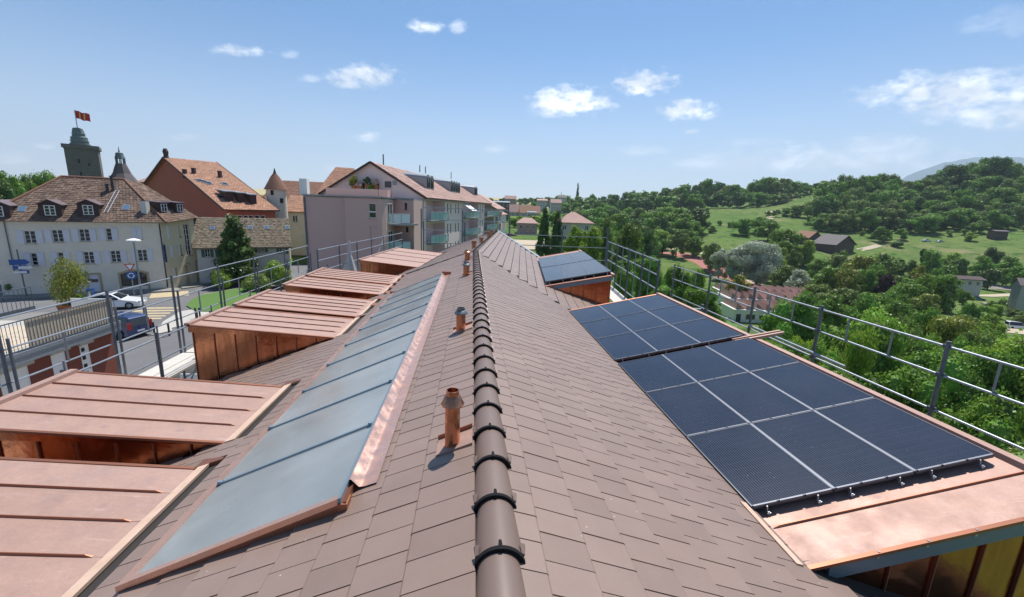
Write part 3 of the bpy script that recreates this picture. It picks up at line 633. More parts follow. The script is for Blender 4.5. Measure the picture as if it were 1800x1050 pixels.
# dormers ------------------------------------------------------------
def dormer(T, side, xi, xo, zi, zo, y0, y1, zroof, n_strip, fascia='copper_side', near_fascia=None, label=None, boards=True):
    """side=-1 left, +1 right; xi/xo inner and outer edge, roof plane zi -> zo, y0..y1 along the ridge"""
    sl = (zo-zi)/(xo-xi)
    def zt(x, d=0): return zi+(x-xi)*sl+d
    FH = .17
    # where the cheek leaves the main roof
    b = MB(); N = 8
    xw = xo-side*.06
    # carcass: cheeks and front as one body
    for yy in (y0+.07, y1-.07):
        poly = [(xi, yy, zt(xi, -.02)), (xw, yy, zt(xw, -.02)), (xw, yy, zroof(xw)-.3), (xi, yy, zroof(xi)-.3)]
        b.quad(*[T(p) for p in (poly if (yy < (y0+y1)/2) == (side > 0) else poly[::-1])])
    fr = [(xw, y0+.07, zt(xw, -.02)), (xw, y1-.07, zt(xw, -.02)), (xw, y1-.07, zroof(xw)-1.2), (xw, y0+.07, zroof(xw)-1.2)]
    b.quad(*[T(p) for p in fr])
    dm = b.build('dormer', 'copper_side', bld, label=label)
    sw = (y1-y0)/n_strip
    for i in range(n_strip):
        a, c = y0+i*sw, y0+(i+1)*sw; s = MB()
        q = [(xi, a+.002), (xo, a+.002), (xo, c-.002), (xi, c-.002)]
        if side < 0: q = q[::-1]
        s.hexa([T((x, y, zt(x, -.03))) for x, y in q], [T((x, y, zt(x, rngt.uniform(0, .004)))) for x, y in q])
        s.build('roof_sheet', 'copper_top', dm)
        if i:
            s = MB(); x_a, x_b = xi+side*.16, xo-side*.07
            s.hexa([T((x_a-side*.06, a-.008, zt(x_a, .002))), T((x_b, a-.008, zt(x_b, .002))), T((x_b, a+.008, zt(x_b, .002))), T((x_a-side*.06, a+.008, zt(x_a, .002)))],
                   [T((x_a, a-.004, zt(x_a, .026))), T((x_b, a-.004, zt(x_b, .026))), T((x_b, a+.004, zt(x_b, .026))), T((x_a, a+.004, zt(x_a, .026)))])
            s.build('standing_seam', 'copper_edge', dm)
    # outer gutter trim and side lips
    s = MB(); s.hexa([T((xo-side*.06, y0-.02, zt(xo, -.02))), T((xo+side*.06, y0-.02, zt(xo, -.02))), T((xo+side*.06, y1+.02, zt(xo, -.02))), T((xo-side*.06, y1+.02, zt(xo, -.02)))],
                     [T((xo-side*.05, y0-.02, zt(xo, .05))), T((xo+side*.06, y0-.02, zt(xo, .05))), T((xo+side*.06, y1+.02, zt(xo, .05))), T((xo-side*.05, y1+.02, zt(xo, .05)))])
    s.build('eave_trim', 'copper_top', dm)
    for yy, o_ in ((y0, -1), (y1, 1)):
        fm = near_fascia if (near_fascia and o_ < 0) else fascia
        s = MB(); x_s = xi+side*(.28 if near_fascia and o_ < 0 else .0)
        h_in = .0 if not (near_fascia and o_ < 0) else FH
        ya, yb = (yy-.004, yy+.05) if o_ < 0 else (yy-.05, yy+.004)
        hin = min(FH, max(.02, zt(x_s)-zroof(x_s)+.02)) if not (near_fascia and o_ < 0) else FH
        s.hexa([T((x_s, ya, zt(x_s, -hin))), T((xo, ya, zt(xo, -FH))), T((xo, yb, zt(xo, -FH))), T((x_s, yb, zt(x_s, -hin)))],
               [T((x_s, ya, zt(x_s, -.012))), T((xo, ya, zt(xo, -.012))), T((xo, yb, zt(xo, -.012))), T((x_s, yb, zt(x_s, -.012)))])
        s.build('fascia', fm, dm)
        s = MB(); ya, yb = (yy-.02, yy+.012) if o_ < 0 else (yy-.012, yy+.02)
        s.hexa([T((xi, ya, zt(xi, -.02))), T((xo, ya, zt(xo, -.02))), T((xo, yb, zt(xo, -.02))), T((xi, yb, zt(xi, -.02)))],
               [T((xi, ya, zt(xi, .012))), T((xo, ya, zt(xo, .012))), T((xo, yb, zt(xo, .02))), T((xi, yb, zt(xi, .02)))])
        s.build('drip_edge', 'copper_edge', dm)
    # cheek sheets, near side, with vertical seams; each sheet slightly out of plane
    L_ = abs(xw-xi); ns = max(2, int(round(L_/.46))); yy = y0+.055
    for i in range(ns):
        xa, xb = xi+side*L_*i/ns, xi+side*L_*(i+1)/ns
        ta, tb = zt(xa, -.03), zt(xb, -.03); ba, bb = zroof(xa)-.04, zroof(xb)-.04
        if tb-bb < .06: continue
        j = rngt.uniform(-.006, .006); s = MB()
        s.hexa([T((xa+side*.006, yy, ba)), T((xb-side*.006, yy-.004+j, bb)), T((xb-side*.006, yy+.012, bb)), T((xa+side*.006, yy+.012, ba))],
               [T((xa+side*.006, yy+j, ta)), T((xb-side*.006, yy, tb)), T((xb-side*.006, yy+.012, tb)), T((xa+side*.006, yy+.012, ta))])
        s.build('cheek_sheet', 'copper_side', dm)
        s = MB(); s.hexa([T((xb-.007, yy-.028, bb)), T((xb+.007, yy-.028, bb)), T((xb+.007, yy, bb)), T((xb-.007, yy, bb))], [T((xb-.007, yy-.028, tb)), T((xb+.007, yy-.028, tb)), T((xb+.007, yy, tb)), T((xb-.007, yy, tb))])
        s.build('cheek_seam', 'copper_edge', dm)
    if boards:
        yz = y1 if side < 0 else y0+.74
        s = MB(); x_a, x_b = xi-side*.02, xi-side*(.15 if side < 0 else .085)
        s.hexa([T((x_a, y0-.05, zroof(x_a)-.0)), T((x_b, y0-.05, zroof(x_b)-.0)), T((x_b, yz-.02, zroof(x_b)-.0)), T((x_a, yz-.02, zroof(x_a)-.0))],
               [T((x_a, y0-.05, zroof(x_a)+.04)), T((x_b, y0-.05, zroof(x_b)+.035)), T((x_b, yz-.02, zroof(x_b)+.035)), T((x_a, yz-.02, zroof(x_a)+.04))])
        s.build('edge_board', 'wood_pale', dm)
        s = MB(); s.hexa([T((xi-side*.3, y1-.02, zroof(xi-side*.3)-.01)), T((xi+side*.02, y1-.02, zt(xi, -.05))), T((xi+side*.02, y1+.16, zt(xi, -.05))), T((xi-side*.3, y1+.03, zroof(xi-side*.3)-.01))],
                         [T((xi-side*.3, y1-.02, zroof(xi-side*.3)+.03)), T((xi+side*.02, y1-.02, zt(xi, .035))), T((xi+side*.02, y1+.16, zt(xi, .03))), T((xi-side*.3, y1+.03, zroof(xi-side*.3)+.03))])
        if side < 0: s.build('corner_flashing', 'copper_edge', dm)
    return dm
DN = ['copper dormer nearest the viewer on the left', 'second copper dormer on the left', 'third copper dormer with exposed orange cheek', 'fourth copper dormer on the left', 'fifth copper dormer on the left', 'sixth copper dormer on the left']
for (a, b, _), lb in zip(LD, DN):
    dormer(F1, -1, XI, XO, ZI, ZO, a, b, zl, max(3, int(round((b-a)/.437))), label=lb)
dormer(F2, -1, -4.95, -8.25, ZI, ZO, 21.4, 28.3, zl2, 4, label='farthest copper dormer on the left', boards=False)
RXI, RXO, RZI = 2.84, 5.72, -2.95; GR = math.tan(rad(11.5)); RZO = RZI+(RXO-RXI)*GR
RXO1 = 5.62; RZO1 = RZI+(RXO1-RXI)*GR
rd = dormer(F1, 1, RXI, RXO1, RZI, RZO1, 2.8, 12.0, zr, 20, near_fascia='grey_fascia', label='long copper dormer carrying the solar panels')
def on2(px, py, e0=.97, z0=-2.76, sl=GR):
    ex = nv((math.cos(TH2), -math.sin(TH2), 0)); P = on_plane(px, py, nv(F2((e0, 20, z0))), nv((-sl*ex[0], -sl*ex[1], 1))); ee, dd = inv2(P[0], P[1]); return ee, dd, P[2]
R2E0, R2E1 = .97, on2(1073, 481)[0]; R2D0, R2D1 = on2(1000, 497)[1], on2(980, 447)[1]
dormer(F2, 1, R2E0, R2E1, -2.76, -2.76+(R2E1-R2E0)*GR, R2D0, R2D1, zr2, 6, near_fascia='grey_fascia', label='far right copper dormer with six solar panels', boards=False)
for x in (3.55, 4.0, 4.45, 4.9, 5.35):
    z = RZI+(x-RXI)*GR; MB().box((x-.012, 2.788, z-.05), (x+.012, 2.802, z+.018)).build('fascia_clip', 'alu', rd)
# two copper gutter ends poking out between the panel fields
s = MB()
for dy in (0, .11): s.bar((5.2, 7.5+dy, RZI+(5.2-RXI)*GR+.06), (6.15, 7.45+dy, RZI+(6.15-RXI)*GR+.07), .05, .05)
s.build('expansion_strip', 'copper_top', rd)

# solar panels -------------------------------------------------------
RN = ['front row', 'second row', 'third row']; CN = ['beside the tiles', 'middle column', 'outer side']
def solar(T, x0, y0, z0, sl, w, l, rise, label, group, clamps, rail):
    c, s_ = 1/math.hypot(1, sl), sl/math.hypot(1, sl)
    o0 = nv(T((0, 0, 0))); ex = nv(T((c, 0, s_)))-o0; ey = nv(T((0, 1, 0)))-o0; en = np.cross(ex, ey)
    B = Matrix([list(r) for r in np.array([ex, ey, en]).T]).to_4x4()
    P = nv(T((x0, y0, z0)))+en*rise
    t = bpy.data.objects.new('solar_panel', None); COL.objects.link(t); t.empty_display_size = .2; B.translation = Vector(P); t.matrix_world = B; WL[t.name] = P
    t['label'] = label; t['category'] = 'solar panel'; t['group'] = group
    def part(nm, mb, mt, q_=0):
        me = SPM.get((nm, w, l, q_))
        if me is None:
            me = bpy.data.meshes.new(nm); me.from_pydata(mb.v, [], mb.f); me.materials.append(MATS[mt]); me.update(); SPM[(nm, w, l, q_)] = me
        o = bpy.data.objects.new(nm, me); COL.objects.link(o); o.parent = t; return o
    g = MB().box((.012, .012, .0), (w-.012, l-.012, .03)); part('solar_glass', g, 'solar_glass')
    f = MB(); f.box((0, 0, -.012), (w, .012, .034)); f.box((0, l-.012, -.012), (w, l, .034)); f.box((0, .012, -.012), (.012, l-.012, .034)); f.box((w-.012, .012, -.012), (w, l-.012, .034)); part('panel_frame', f, 'panel_frame')
    r = MB()
    for a, b_ in ((.02, .3), (.34, .62), (.66, .97)): r.box((a*w, -.012, .02), (b_*w, .006, .04))
    part('clamp_rail', r, 'rail_grey')
    if clamps:
        for q_, fx in enumerate((.16, .78)):
            k = MB(); k.box((w*fx, -.05, -.085), (w*fx+.02, -.012, -.03)); k.box((w*fx-.01, -.055, -.05), (w*fx+.03, -.02, -.04)); k.box((w*fx+.004, -.03, -.03), (w*fx+.014, .01, .02)); part('mounting_clamp', k, 'alu', q_)
    else:
        k = MB(); k.box((w*.2, .1, -.08), (w*.2+.02, l-.1, -.012)); k.box((w*.8, .1, -.08), (w*.8+.02, l-.1, -.012)); part('support_rail', k, 'alu')
    if rail: r = MB().box((w+.0, -.0, .02), (w+rail, l, .036)); part('cover_strip', r, 'panel_grey')
    return t
SPM = {}
cw = .888
for f_, (yb, nm) in enumerate(((3.46, 'near'), (7.64, 'farther'))):
    for r in range(3):
        for c in range(3):
            x = RXI+.02+c*cw*math.cos(rad(11.5))
            solar(F1, x, yb+r*1.335, RZI+(x-RXI)*GR, GR, cw-.018, 1.32, .075, f'dark solar panel, {nm} field, {RN[r]}, {CN[c]}', 'solar panels on the long copper dormer', r == 0, .018 if c < 2 else 0)
pA, pB = on2(955, 493), on2(943, 455); pC = on2(1063, 475)
w2 = (pC[0]-pA[0])/math.cos(rad(11.5))/3; l2 = (on2(1020, 442)[1]-pC[1])/2
for r in range(2):
    for c in range(3):
        e = R2E0+.05+c*w2*math.cos(rad(11.5))
        solar(F2, e, R2D0+.25+r*l2, -2.76+(e-R2E0)*GR, GR, w2-.02, l2-.05, .1, f'pale reflecting solar panel on the far dormer, {("near","far")[r]} row, {("next to the tiles","centre","outer end")[c]}', 'solar panels on the far right dormer', r == 0, .015 if c < 2 else 0)

# vents --------------------------------------------------------------
def vent(base, top, r=.06, T=None, capmat='lead_dark', sheet=True):
    P = on_plane(base[0], base[1], (RX, 0, ZA+.02), (-TL, 0, 1)); h = height_over(top[0], top[1], P)-P[2]
    p = MB(); p.lathe((P[0], P[1], P[2]-.06), [(r, 0), (r, .06+h*.86), (r*.98, .06+h*.86)], 16)
    v = p.build('vent_pipe', 'copper_pipe', bld, smooth=True, angle=40)
    c = MB(); c.lathe((P[0], P[1], P[2]+h*.76), [(r*1.5, 0), (r*1.52, .005), (r*1.08, h*.15), (r*.86, h*.17), (r*.86, h*.26), (r*.76, h*.26), (r*.76, h*.1)], 18, cap=False)
    c.lathe((P[0], P[1], P[2]+h*.74), [(r*.5, 0), (r*1.6, .02)], 18, cap=False)
    c.build('cowl', capmat, v, smooth=True, angle=35)
    if sheet:
        s = MB(); y0, y1 = P[1]-.1, P[1]+.15; xa, xb = RX-.15, P[0]-.13
        s.hexa([(xb, y0, zl(xb)+.012), (xa, y0, zl(xa)+.012), (xa, y1, zl(xa)+.012), (xb, y1, zl(xb)+.012)], [(xb, y0, zl(xb)+.034), (xa, y0, zl(xa)+.034), (xa, y1, zl(xa)+.034), (xb, y1, zl(xb)+.034)])
        s.build('base_flashing', 'copper_top', v)
        s = MB(); s.hexa([(xb, y1-.006, zl(xb)+.03), (xa, y1-.006, zl(xa)+.03), (xa, y1+.006, zl(xa)+.03), (xb, y1+.006, zl(xb)+.03)], [(xb, y1-.006, zl(xb)+.07), (xa, y1-.006, zl(xa)+.07), (xa, y1+.006, zl(xa)+.07), (xb, y1+.006, zl(xb)+.07)])
        s.build('upstand', 'copper_edge', v)
vent((795, 782), (790, 688), .062, capmat='copper_pipe'); vent((810, 581), (808, 542), .075); vent((819.7, 484), (818, 461), .09); vent((821.5, 457), (820.5, 440), .1, capmat='copper_pipe')
def vent2(base, top, r):
    ex = nv((math.cos(TH2), -math.sin(TH2), 0)); P = on_plane(base[0], base[1], F2((E2, 20, ZA)), (-TL*ex[0], -TL*ex[1], 1)); h = height_over(top[0], top[1], P)-P[2]
    p = MB().tube((P[0], P[1], P[2]-.4), (P[0], P[1], P[2]+h), r, 12); v = p.build('vent_pipe', 'copper_pipe', bld, smooth=True, angle=40)
    c = MB().lathe((P[0], P[1], P[2]+h-.12), [(r*1.35, 0), (r*1.1, .14)], 12); c.build('cowl', 'copper_edge', v)
vent2((833, 437), (833, 424), .1); vent2((846, 427), (846, 418), .1); vent2((858.6, 417), (859, 408), .11); vent2((864.5, 413), (864.5, 405), .11)
# snow guard strips: a line of short copper hooks low on the left slope towards the bend
s_n = 0
for k in range(12):
    y = 7.9+k*.96; x = -2.92
    s = MB(); s.hexa([(x-.09, y, zl(x)+.03), (x+.07, y, zl(x)+.04), (x+.07, y+.34, zl(x)+.04), (x-.09, y+.34, zl(x)+.03)], [(x-.09, y, zl(x)+.055), (x+.07, y, zl(x)+.05), (x+.07, y+.34, zl(x)+.05), (x-.09, y+.34, zl(x)+.055)])
    if y > 12.2: s.build('snow_guard', 'copper_edge', bld)

# ------------------------------------------------------------------ scaffolds
def scaffold_left():
    t = thing('scaffold', (-7.8, 14, ST), 'grey tube scaffold with guard rails and pale planks along the left eaves', 'scaffold')
    ysP = [3.2, 5.4, 7.65, 9.9, 11.95, 14.05, 16.3, 18.9, 21.6]
    for i, y in enumerate(ysP):
        p = MB(); p.tube((-8, y, ST), (-8, y, -2.08), .029, 8); p.tube((-7.93, y+.06, -4.3), (-7.93, y+.06, -2.5), .025, 6); p.build('post', 'galv_dark', t)
        p = MB(); p.tube((-7.12, y, ST), (-7.12, y, -3.05), .026, 8); p.build('post', 'galv_dark', t)
        p = MB(); p.tube((-8, y, -4.33), (-7.12, y, -4.33), .03, 6); p.tube((-8, y, -5.4), (-7.5, y, -4.36), .02, 6); p.tube((-8, y, -6.6), (-7.12, y, -6.6), .03, 6); p.build('bracket', 'galv', t)
        if i < len(ysP)-1:
            y2 = ysP[i+1]
            for z in (-2.15, -2.7, -3.3):
                p = MB().tube((-8, y-.05, z), (-8, y2+.05, z), .017, 7); p.build('guard_rail', 'galv', t)
            p = MB().tube((-8, (y+y2)/2, -2.7), (-8, (y+y2)/2, -3.3), .018, 6); p.build('baluster', 'galv', t)
            p = MB().tube((-7.12, y-.05, -3.2), (-7.12, y2+.05, -3.2), .018, 7); p.build('guard_rail', 'galv', t)
            for k in range(2):
                p = MB().box((-7.95+k*.4, y+.03, -4.3), (-7.57+k*.4, y2-.03, -4.25)); p.build('plank', 'plank', t)
            for k in range(2):
                p = MB().box((-7.95+k*.4, y+.03, -6.57), (-7.57+k*.4, y2-.03, -6.52)); p.build('plank', 'plank', t)
            p = MB().tube((-8, y+.1, -6.5) if i % 2 else (-8, y2-.1, -6.5), (-8, y2-.1, -4.4) if i % 2 else (-8, y+.1, -4.4), .02, 6); p.build('brace', 'galv', t)
            p = MB().tube((-7.12, y+.05, -4.25), (-7.12, y+.05+.01, -2.9), .018, 6); p.build('baluster', 'galv', t)
            p = MB().tube((-7.12, y-.05, -3.7), (-7.12, y2+.05, -3.7), .018, 6); p.build('guard_rail', 'galv', t)
            for z in (-5.0, -5.5):
                p = MB().tube((-8, y-.05, z), (-8, y2+.05, z), .017, 7); p.build('guard_rail', 'galv', t)
    # the run beyond the bend, turned with the wing
    dd = [21.0, 23.6, 26.2, 28.8, 31.4, 34.0, 36.4]; ed = [-10.3]*7
    for i in range(7):
        a = F2((-10.2, dd[i], 0)); p = MB().tube((a[0], a[1], ST), (a[0], a[1], -2.35), .04, 7); p.build('post', 'galv_dark', t)
        if i < 6:
            b = F2((-10.2, dd[i+1], 0))
            for z in (-2.4, -2.95, -3.5): p = MB().tube((a[0], a[1], z), (b[0], b[1], z), .03, 6); p.build('guard_rail', 'galv', t)
            p = MB(); q = [F2((-10.1, dd[i], -4.5)), F2((-9.4, dd[i], -4.5)), F2((-9.4, dd[i+1], -4.5)), F2((-10.1, dd[i+1], -4.5))]; p.prism(q, (0, 0, .05)); p.build('plank', 'plank', t)
            if i == 3: p = MB().tube((a[0], a[1], -4.5), (b[0], b[1], -2.5), .025, 6); p.build('brace', 'galv', t)
    p = MB(); c = F2((-10.0, 24.5, -4.4)); p.lathe(c, [(.55, 0), (.12, 1.4), (.05, 2.2)], 9)
    p.build('dust_net', 'net_grey', t)
scaffold_left()
def scaffold_right():
    t = thing('scaffold', (7, 9, ST-8), 'grey guard rail scaffold outside the right eaves beside the solar panels', 'scaffold')
    ysP = [3.0, 5.3, 7.6, 9.65, 11.65, 13.9]
    for i, y in enumerate(ysP):
        p = MB().tube((7, y, -12), (7, y, -1.68), .03, 9); p.build('post', 'galv_dark', t)
        p = MB().tube((6.15, y, -12), (6.15, y, -3.0), .03, 7); p.build('post', 'galv_dark', t)
        p = MB().tube((7, y, -4.05), (6.1, y, -4.05), .03, 7); p.build('bracket', 'galv', t)
        if i < len(ysP)-1:
            y2 = ysP[i+1]
            for z, r in ((-1.76, .0175), (-2.2, .0175), (-2.75, .0175)):
                p = MB().tube((6.99, y-.06, z), (6.99, y2+.06, z), r, 8); p.build('guard_rail', 'galv', t)
            for f in (.36, .72):
                p = MB().tube((7, y+(y2-y)*f, -1.76), (7, y+(y2-y)*f, -2.2), .016, 6); p.build('baluster', 'galv', t)
            for k in range(2): p = MB().box((6.2+k*.38, y+.03, -4.0), (6.56+k*.38, y2-.03, -3.95)); p.build('plank', 'plank', t)
    p = MB().tube((6.95, 6.8, -2.66), (6.95, 9.6, -2.66), .026, 9); p.build('guard_rail', 'galv', t)
    for y in (5.3, 7.6, 11.65):
        p = MB()
        for z in (-1.76, -2.2, -2.75): p.box((6.96, y-.04, z-.03), (7.04, y+.04, z+.03))
        p.build('coupler', 'galv_dark', t)
scaffold_right()
def scaffold_far():
    t = thing('scaffold', F2((5.4, 22, ST-8)), 'small stepped scaffold corner behind the far right dormer', 'scaffold')
    def T(e, d, z): return F2((e, d, z))
    P = [(5.4, 16.4), (5.4, 18.6), (5.4, 21.0), (5.4, 23.6), (5.4, 26.2)]
    ztop = -1.75
    for i, (e, d) in enumerate(P):
        p = MB().tube(T(e, d, -12), T(e, d, ztop+(-.0 if i else -.0)), .05, 8); p.build('post', 'galv_dark', t)
        if i < 4:
            e2, d2 = P[i+1]
            for z in (-1.8, -2.35, -2.9, -3.9): p = MB().tube(T(e, d, z), T(e2, d2, z), .032, 7); p.build('guard_rail', 'galv', t)
            p = MB().tube(T(e, (d+d2)/2, -1.8), T(e, (d+d2)/2, -3.9), .022, 6); p.build('baluster', 'galv', t)
            p = MB(); p.prism([T(e-.9, d, -4.2), T(e-.05, d, -4.2), T(e-.05, d2, -4.2), T(e-.9, d2, -4.2)], (0, 0, .05)); p.build('plank', 'plank', t)
    for z in (-3.6, -3.75): p = MB().tube(T(5.4, 16.4, z), T(7.2, 16.2, z), .035, 7); p.build('bracket', 'galv', t)
    p = MB().tube(T(7.2, 16.2, -4.6), T(7.2, 16.2, -3.4), .05, 7); p.tube(T(7.1, 16.2, -3.8), T(6.0, 16.3, -5), .03, 6); p.build('post', 'galv_dark', t)
    # the gable-end rails
    t2 = thing('scaffold', F2((0, 37, ST)), 'scaffold rails crossing behind the gable end of the far roof', 'scaffold')
    row = [(-8.5, 37.0), (-4.9, 37.0), (-1.0, 37.0), (3.6, 37.0), (7.5, 37.0)]
    for i, (e, d) in enumerate(row):
        p = MB().tube(T(e, d, ST), T(e, d, -1.35), .06, 7); p.build('post', 'galv_dark', t2)
        if i < 4:
            for z in (-1.2, -2.2, -3.1, -4.2)[(0 if i < 2 else 1):]:
                p = MB().tube(T(e, d, z+(.0 if i > 1 else 1.0)), T(row[i+1][0], row[i+1][1], z+(.0 if i > 1 else 1.0)), .035, 6); p.build('guard_rail', 'galv', t2)
    # a taller bay by the apartment block
    for e in (-8.5, -5.0, -1.0):
        p = MB().tube(T(e, 36.2, ST), T(e, 36.2, -.3), .05, 7); p.build('post', 'galv_dark', t2)
scaffold_far()
# ------------------------------------------------------------------ terrain
def ss(t): t = min(1.0, max(0.0, t)); return t*t*(3-2*t)
def lerp_tab(w, tab):
    if w <= tab[0][0]: return tab[0][1]
    for (a, za), (b, zb) in zip(tab, tab[1:]):
        if w <= b: return za+(zb-za)*ss((w-a)/(b-a)) if False else za+(zb-za)*(w-a)/(b-a)
    return tab[-1][1]
def ground(x, y):
    w = x*.0988+y*.995
    drop = ss((x-(13+.13*max(y, 0)))/24)
    if y < 0: drop = ss((x-13)/24)
    plat = lerp_tab(w, [(140, -10.85), (300, -5.5), (500, 3), (900, 8), (1500, 33), (3000, 36)])
    val = lerp_tab(w, [(175, -26), (232, -17), (300, -7), (400, 6), (500, 9), (700, 9), (3000, 8)])
    val += 26*ss((x-270)/170)*ss((w-250)/90) + 6*ss((x-200)/90)*ss((w-150)/70)*(1-ss((w-260)/60)) + 6*ss((x-240)/100)*ss((w-150)/70)
    val -= 11*(1-ss((x/max(w, 1)-.38)/.2))*ss((w-190)/140)
    z = plat*(1-drop)+val*drop
    k = ss((w-1200)/500); z = z*(1-k)+(34*(1-drop)+8*drop)*k if w > 0 else z
    amp = min(1.2, abs(x)/200+abs(y)/300)*ss((w-185)/60)
    return z+amp*(math.sin(x*.031+1.3)*math.cos(y*.027)+.5*math.sin(x*.083+y*.061))
def on_ground(px, py, dmax=1500):
    r = ray(px, py); last = 5.0; d = 5.0
    while d < dmax:
        P = r*d
        if P[2] < ground(P[0], P[1]): return P
        d *= 1.01
    return r*dmax
def ground_at(px, d, py=400):
    """point on the terrain on the bearing of photo column px at optical depth d"""
    P = at_depth(px, py, d)
    for _ in range(4):
        z = ground(P[0], P[1]); c = AX@np.array([P[0], P[1], z]); q = ray(px, 525+FPX*c[1]/c[2]); P = q*d
    return nv((P[0], P[1], ground(P[0], P[1])))
NA, NR = 300, 150; vs = [(0, 0, -10.85)]; fs = []
radii = [4*(1.052**i) for i in range(NR)]
radii = [r for r in radii if r < 7000]+[7000]; NR = len(radii)
for r in radii:
    for i in range(NA):
        a = 2*math.pi*i/NA; x, y = r*math.sin(a), r*math.cos(a); vs.append((x, y, ground(x, y)))
for i in range(NA): fs.append((0, 1+(i+1) % NA, 1+i))
for k in range(NR-1):
    for i in range(NA): a = 1+k*NA; fs.append((a+i, a+(i+1) % NA, a+NA+(i+1) % NA, a+NA+i))
g = MB(); g.add(vs, fs); go = g.build('ground', 'meadow', smooth=True, kind='structure', raw=True)
# blue mountain behind the wooded hill
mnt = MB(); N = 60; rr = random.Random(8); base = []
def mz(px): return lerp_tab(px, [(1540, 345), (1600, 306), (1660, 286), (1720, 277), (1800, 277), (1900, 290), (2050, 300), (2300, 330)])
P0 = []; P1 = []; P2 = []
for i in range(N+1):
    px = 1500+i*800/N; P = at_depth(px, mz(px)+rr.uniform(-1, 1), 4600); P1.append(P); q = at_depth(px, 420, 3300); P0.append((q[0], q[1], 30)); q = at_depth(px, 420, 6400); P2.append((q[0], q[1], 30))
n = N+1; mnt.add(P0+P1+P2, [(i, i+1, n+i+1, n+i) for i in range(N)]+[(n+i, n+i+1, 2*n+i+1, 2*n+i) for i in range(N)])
mat('haze_blue_forest', (.035, .085, .11), 1.0, noise=(.004, .6, (.05, .1, .1)))  # blue of the distant air is put into the forest colour
mnt.build('mountain', 'haze_blue_forest', smooth=True, kind='structure')

def sheet(name, pts, z, material, th=None, kind='structure', **kw):
    m = MB(); q = [(p[0], p[1], z) for p in pts]
    if th: m.prism([(a, b, c-th) for a, b, c in q], (0, 0, th))
    else: m.quad(*q)
    return m.build(name, material, kind=kind, **kw)
def gpix(*pts, z=ST): return [on_z(px, py, z) for px, py in pts]
RZ = ST-.03
sheet('road', [(-85, 8), (-6.5, 8), (-6.5, 42), (-2, 62), (6, 120), (8, 190), (-14, 190), (-14, 75), (-85, 75)], RZ, 'asphalt')
WA, WC = nv((-47.83, 47.02)), nv((-35.31, 52.21)); WT = (WC-WA)/np.linalg.norm(WC-WA); WN = nv((WT[1], -WT[0]))
WE = nv((-34.23, 56.13)); WT2 = (WE-WC)/np.linalg.norm(WE-WC); WN2 = nv((WT2[1], -WT2[0]))
a, b, c, d = WA-WT*14, WC+WT*.8, WC+WN*1.9+WT*1.3, WA-WT*14+WN*1.9
sheet('pavement', [d, c, b, a], ST+.1, 'pavement', .13)
sheet('pavement', [WC+WT*1.3+WN*.6, WE+WN2*2.2-WT2*.5, WE+WN2*2.2+WT2*8, WE+WT2*8, WC+WT*.8+nv((0, .6))], ST+.09, 'asphalt_light', .12)
for pts in ([(262, 524), (332, 519), (331, 511), (266, 516)], ): sheet('road_marking', gpix(*pts), RZ+.006, 'yellow_mark')
for i in range(5):
    y = 541+i*4.6; x = 232-i*1.5; sheet('road_marking', gpix((x, y+2.3), (x+82-i*6, y+1), (x+82-i*6, y-1.2), (x, y-.3)), RZ+.006, 'yellow_mark')
sheet('pavement', gpix((278, 583), (322, 572), (392, 548), (346, 543), (316, 548), (286, 566)), ST+.02, 'concrete', .05)
sheet('traffic_island', gpix((268, 590), (304, 582), (296, 570), (276, 575)), ST+.06, 'concrete', .09)
isl = gpix((328, 538), (345, 548), (400, 549), (470, 545), (500, 530), (480, 512), (440, 504), (392, 512), (352, 520), (336, 529))
sheet('kerb', isl, ST+.08, 'kerb', .11); sheet('grass_island', [np.array(p)*.985+np.array([-.45, .65, 0])*.9 for p in isl], ST+.086, 'lawn', kind='structure')
sheet('parking_area', [(-60, 26), (-31, 30), (-33, 41.5), (-60, 38)], RZ+.008, 'asphalt_light')
sheet('unseen_paving', [(-85, -90), (14, -90), (14, -3.2), (-6.5, -3.2), (-6.5, 7.9), (-85, 7.9)], RZ, 'asphalt')  # unseen asphalt added so the copper cheeks mirror grey instead of meadow
sheet('yard', [(-18, 8), (-6.6, 8), (-6.6, 24), (-18, 30)], RZ+.012, 'concrete')

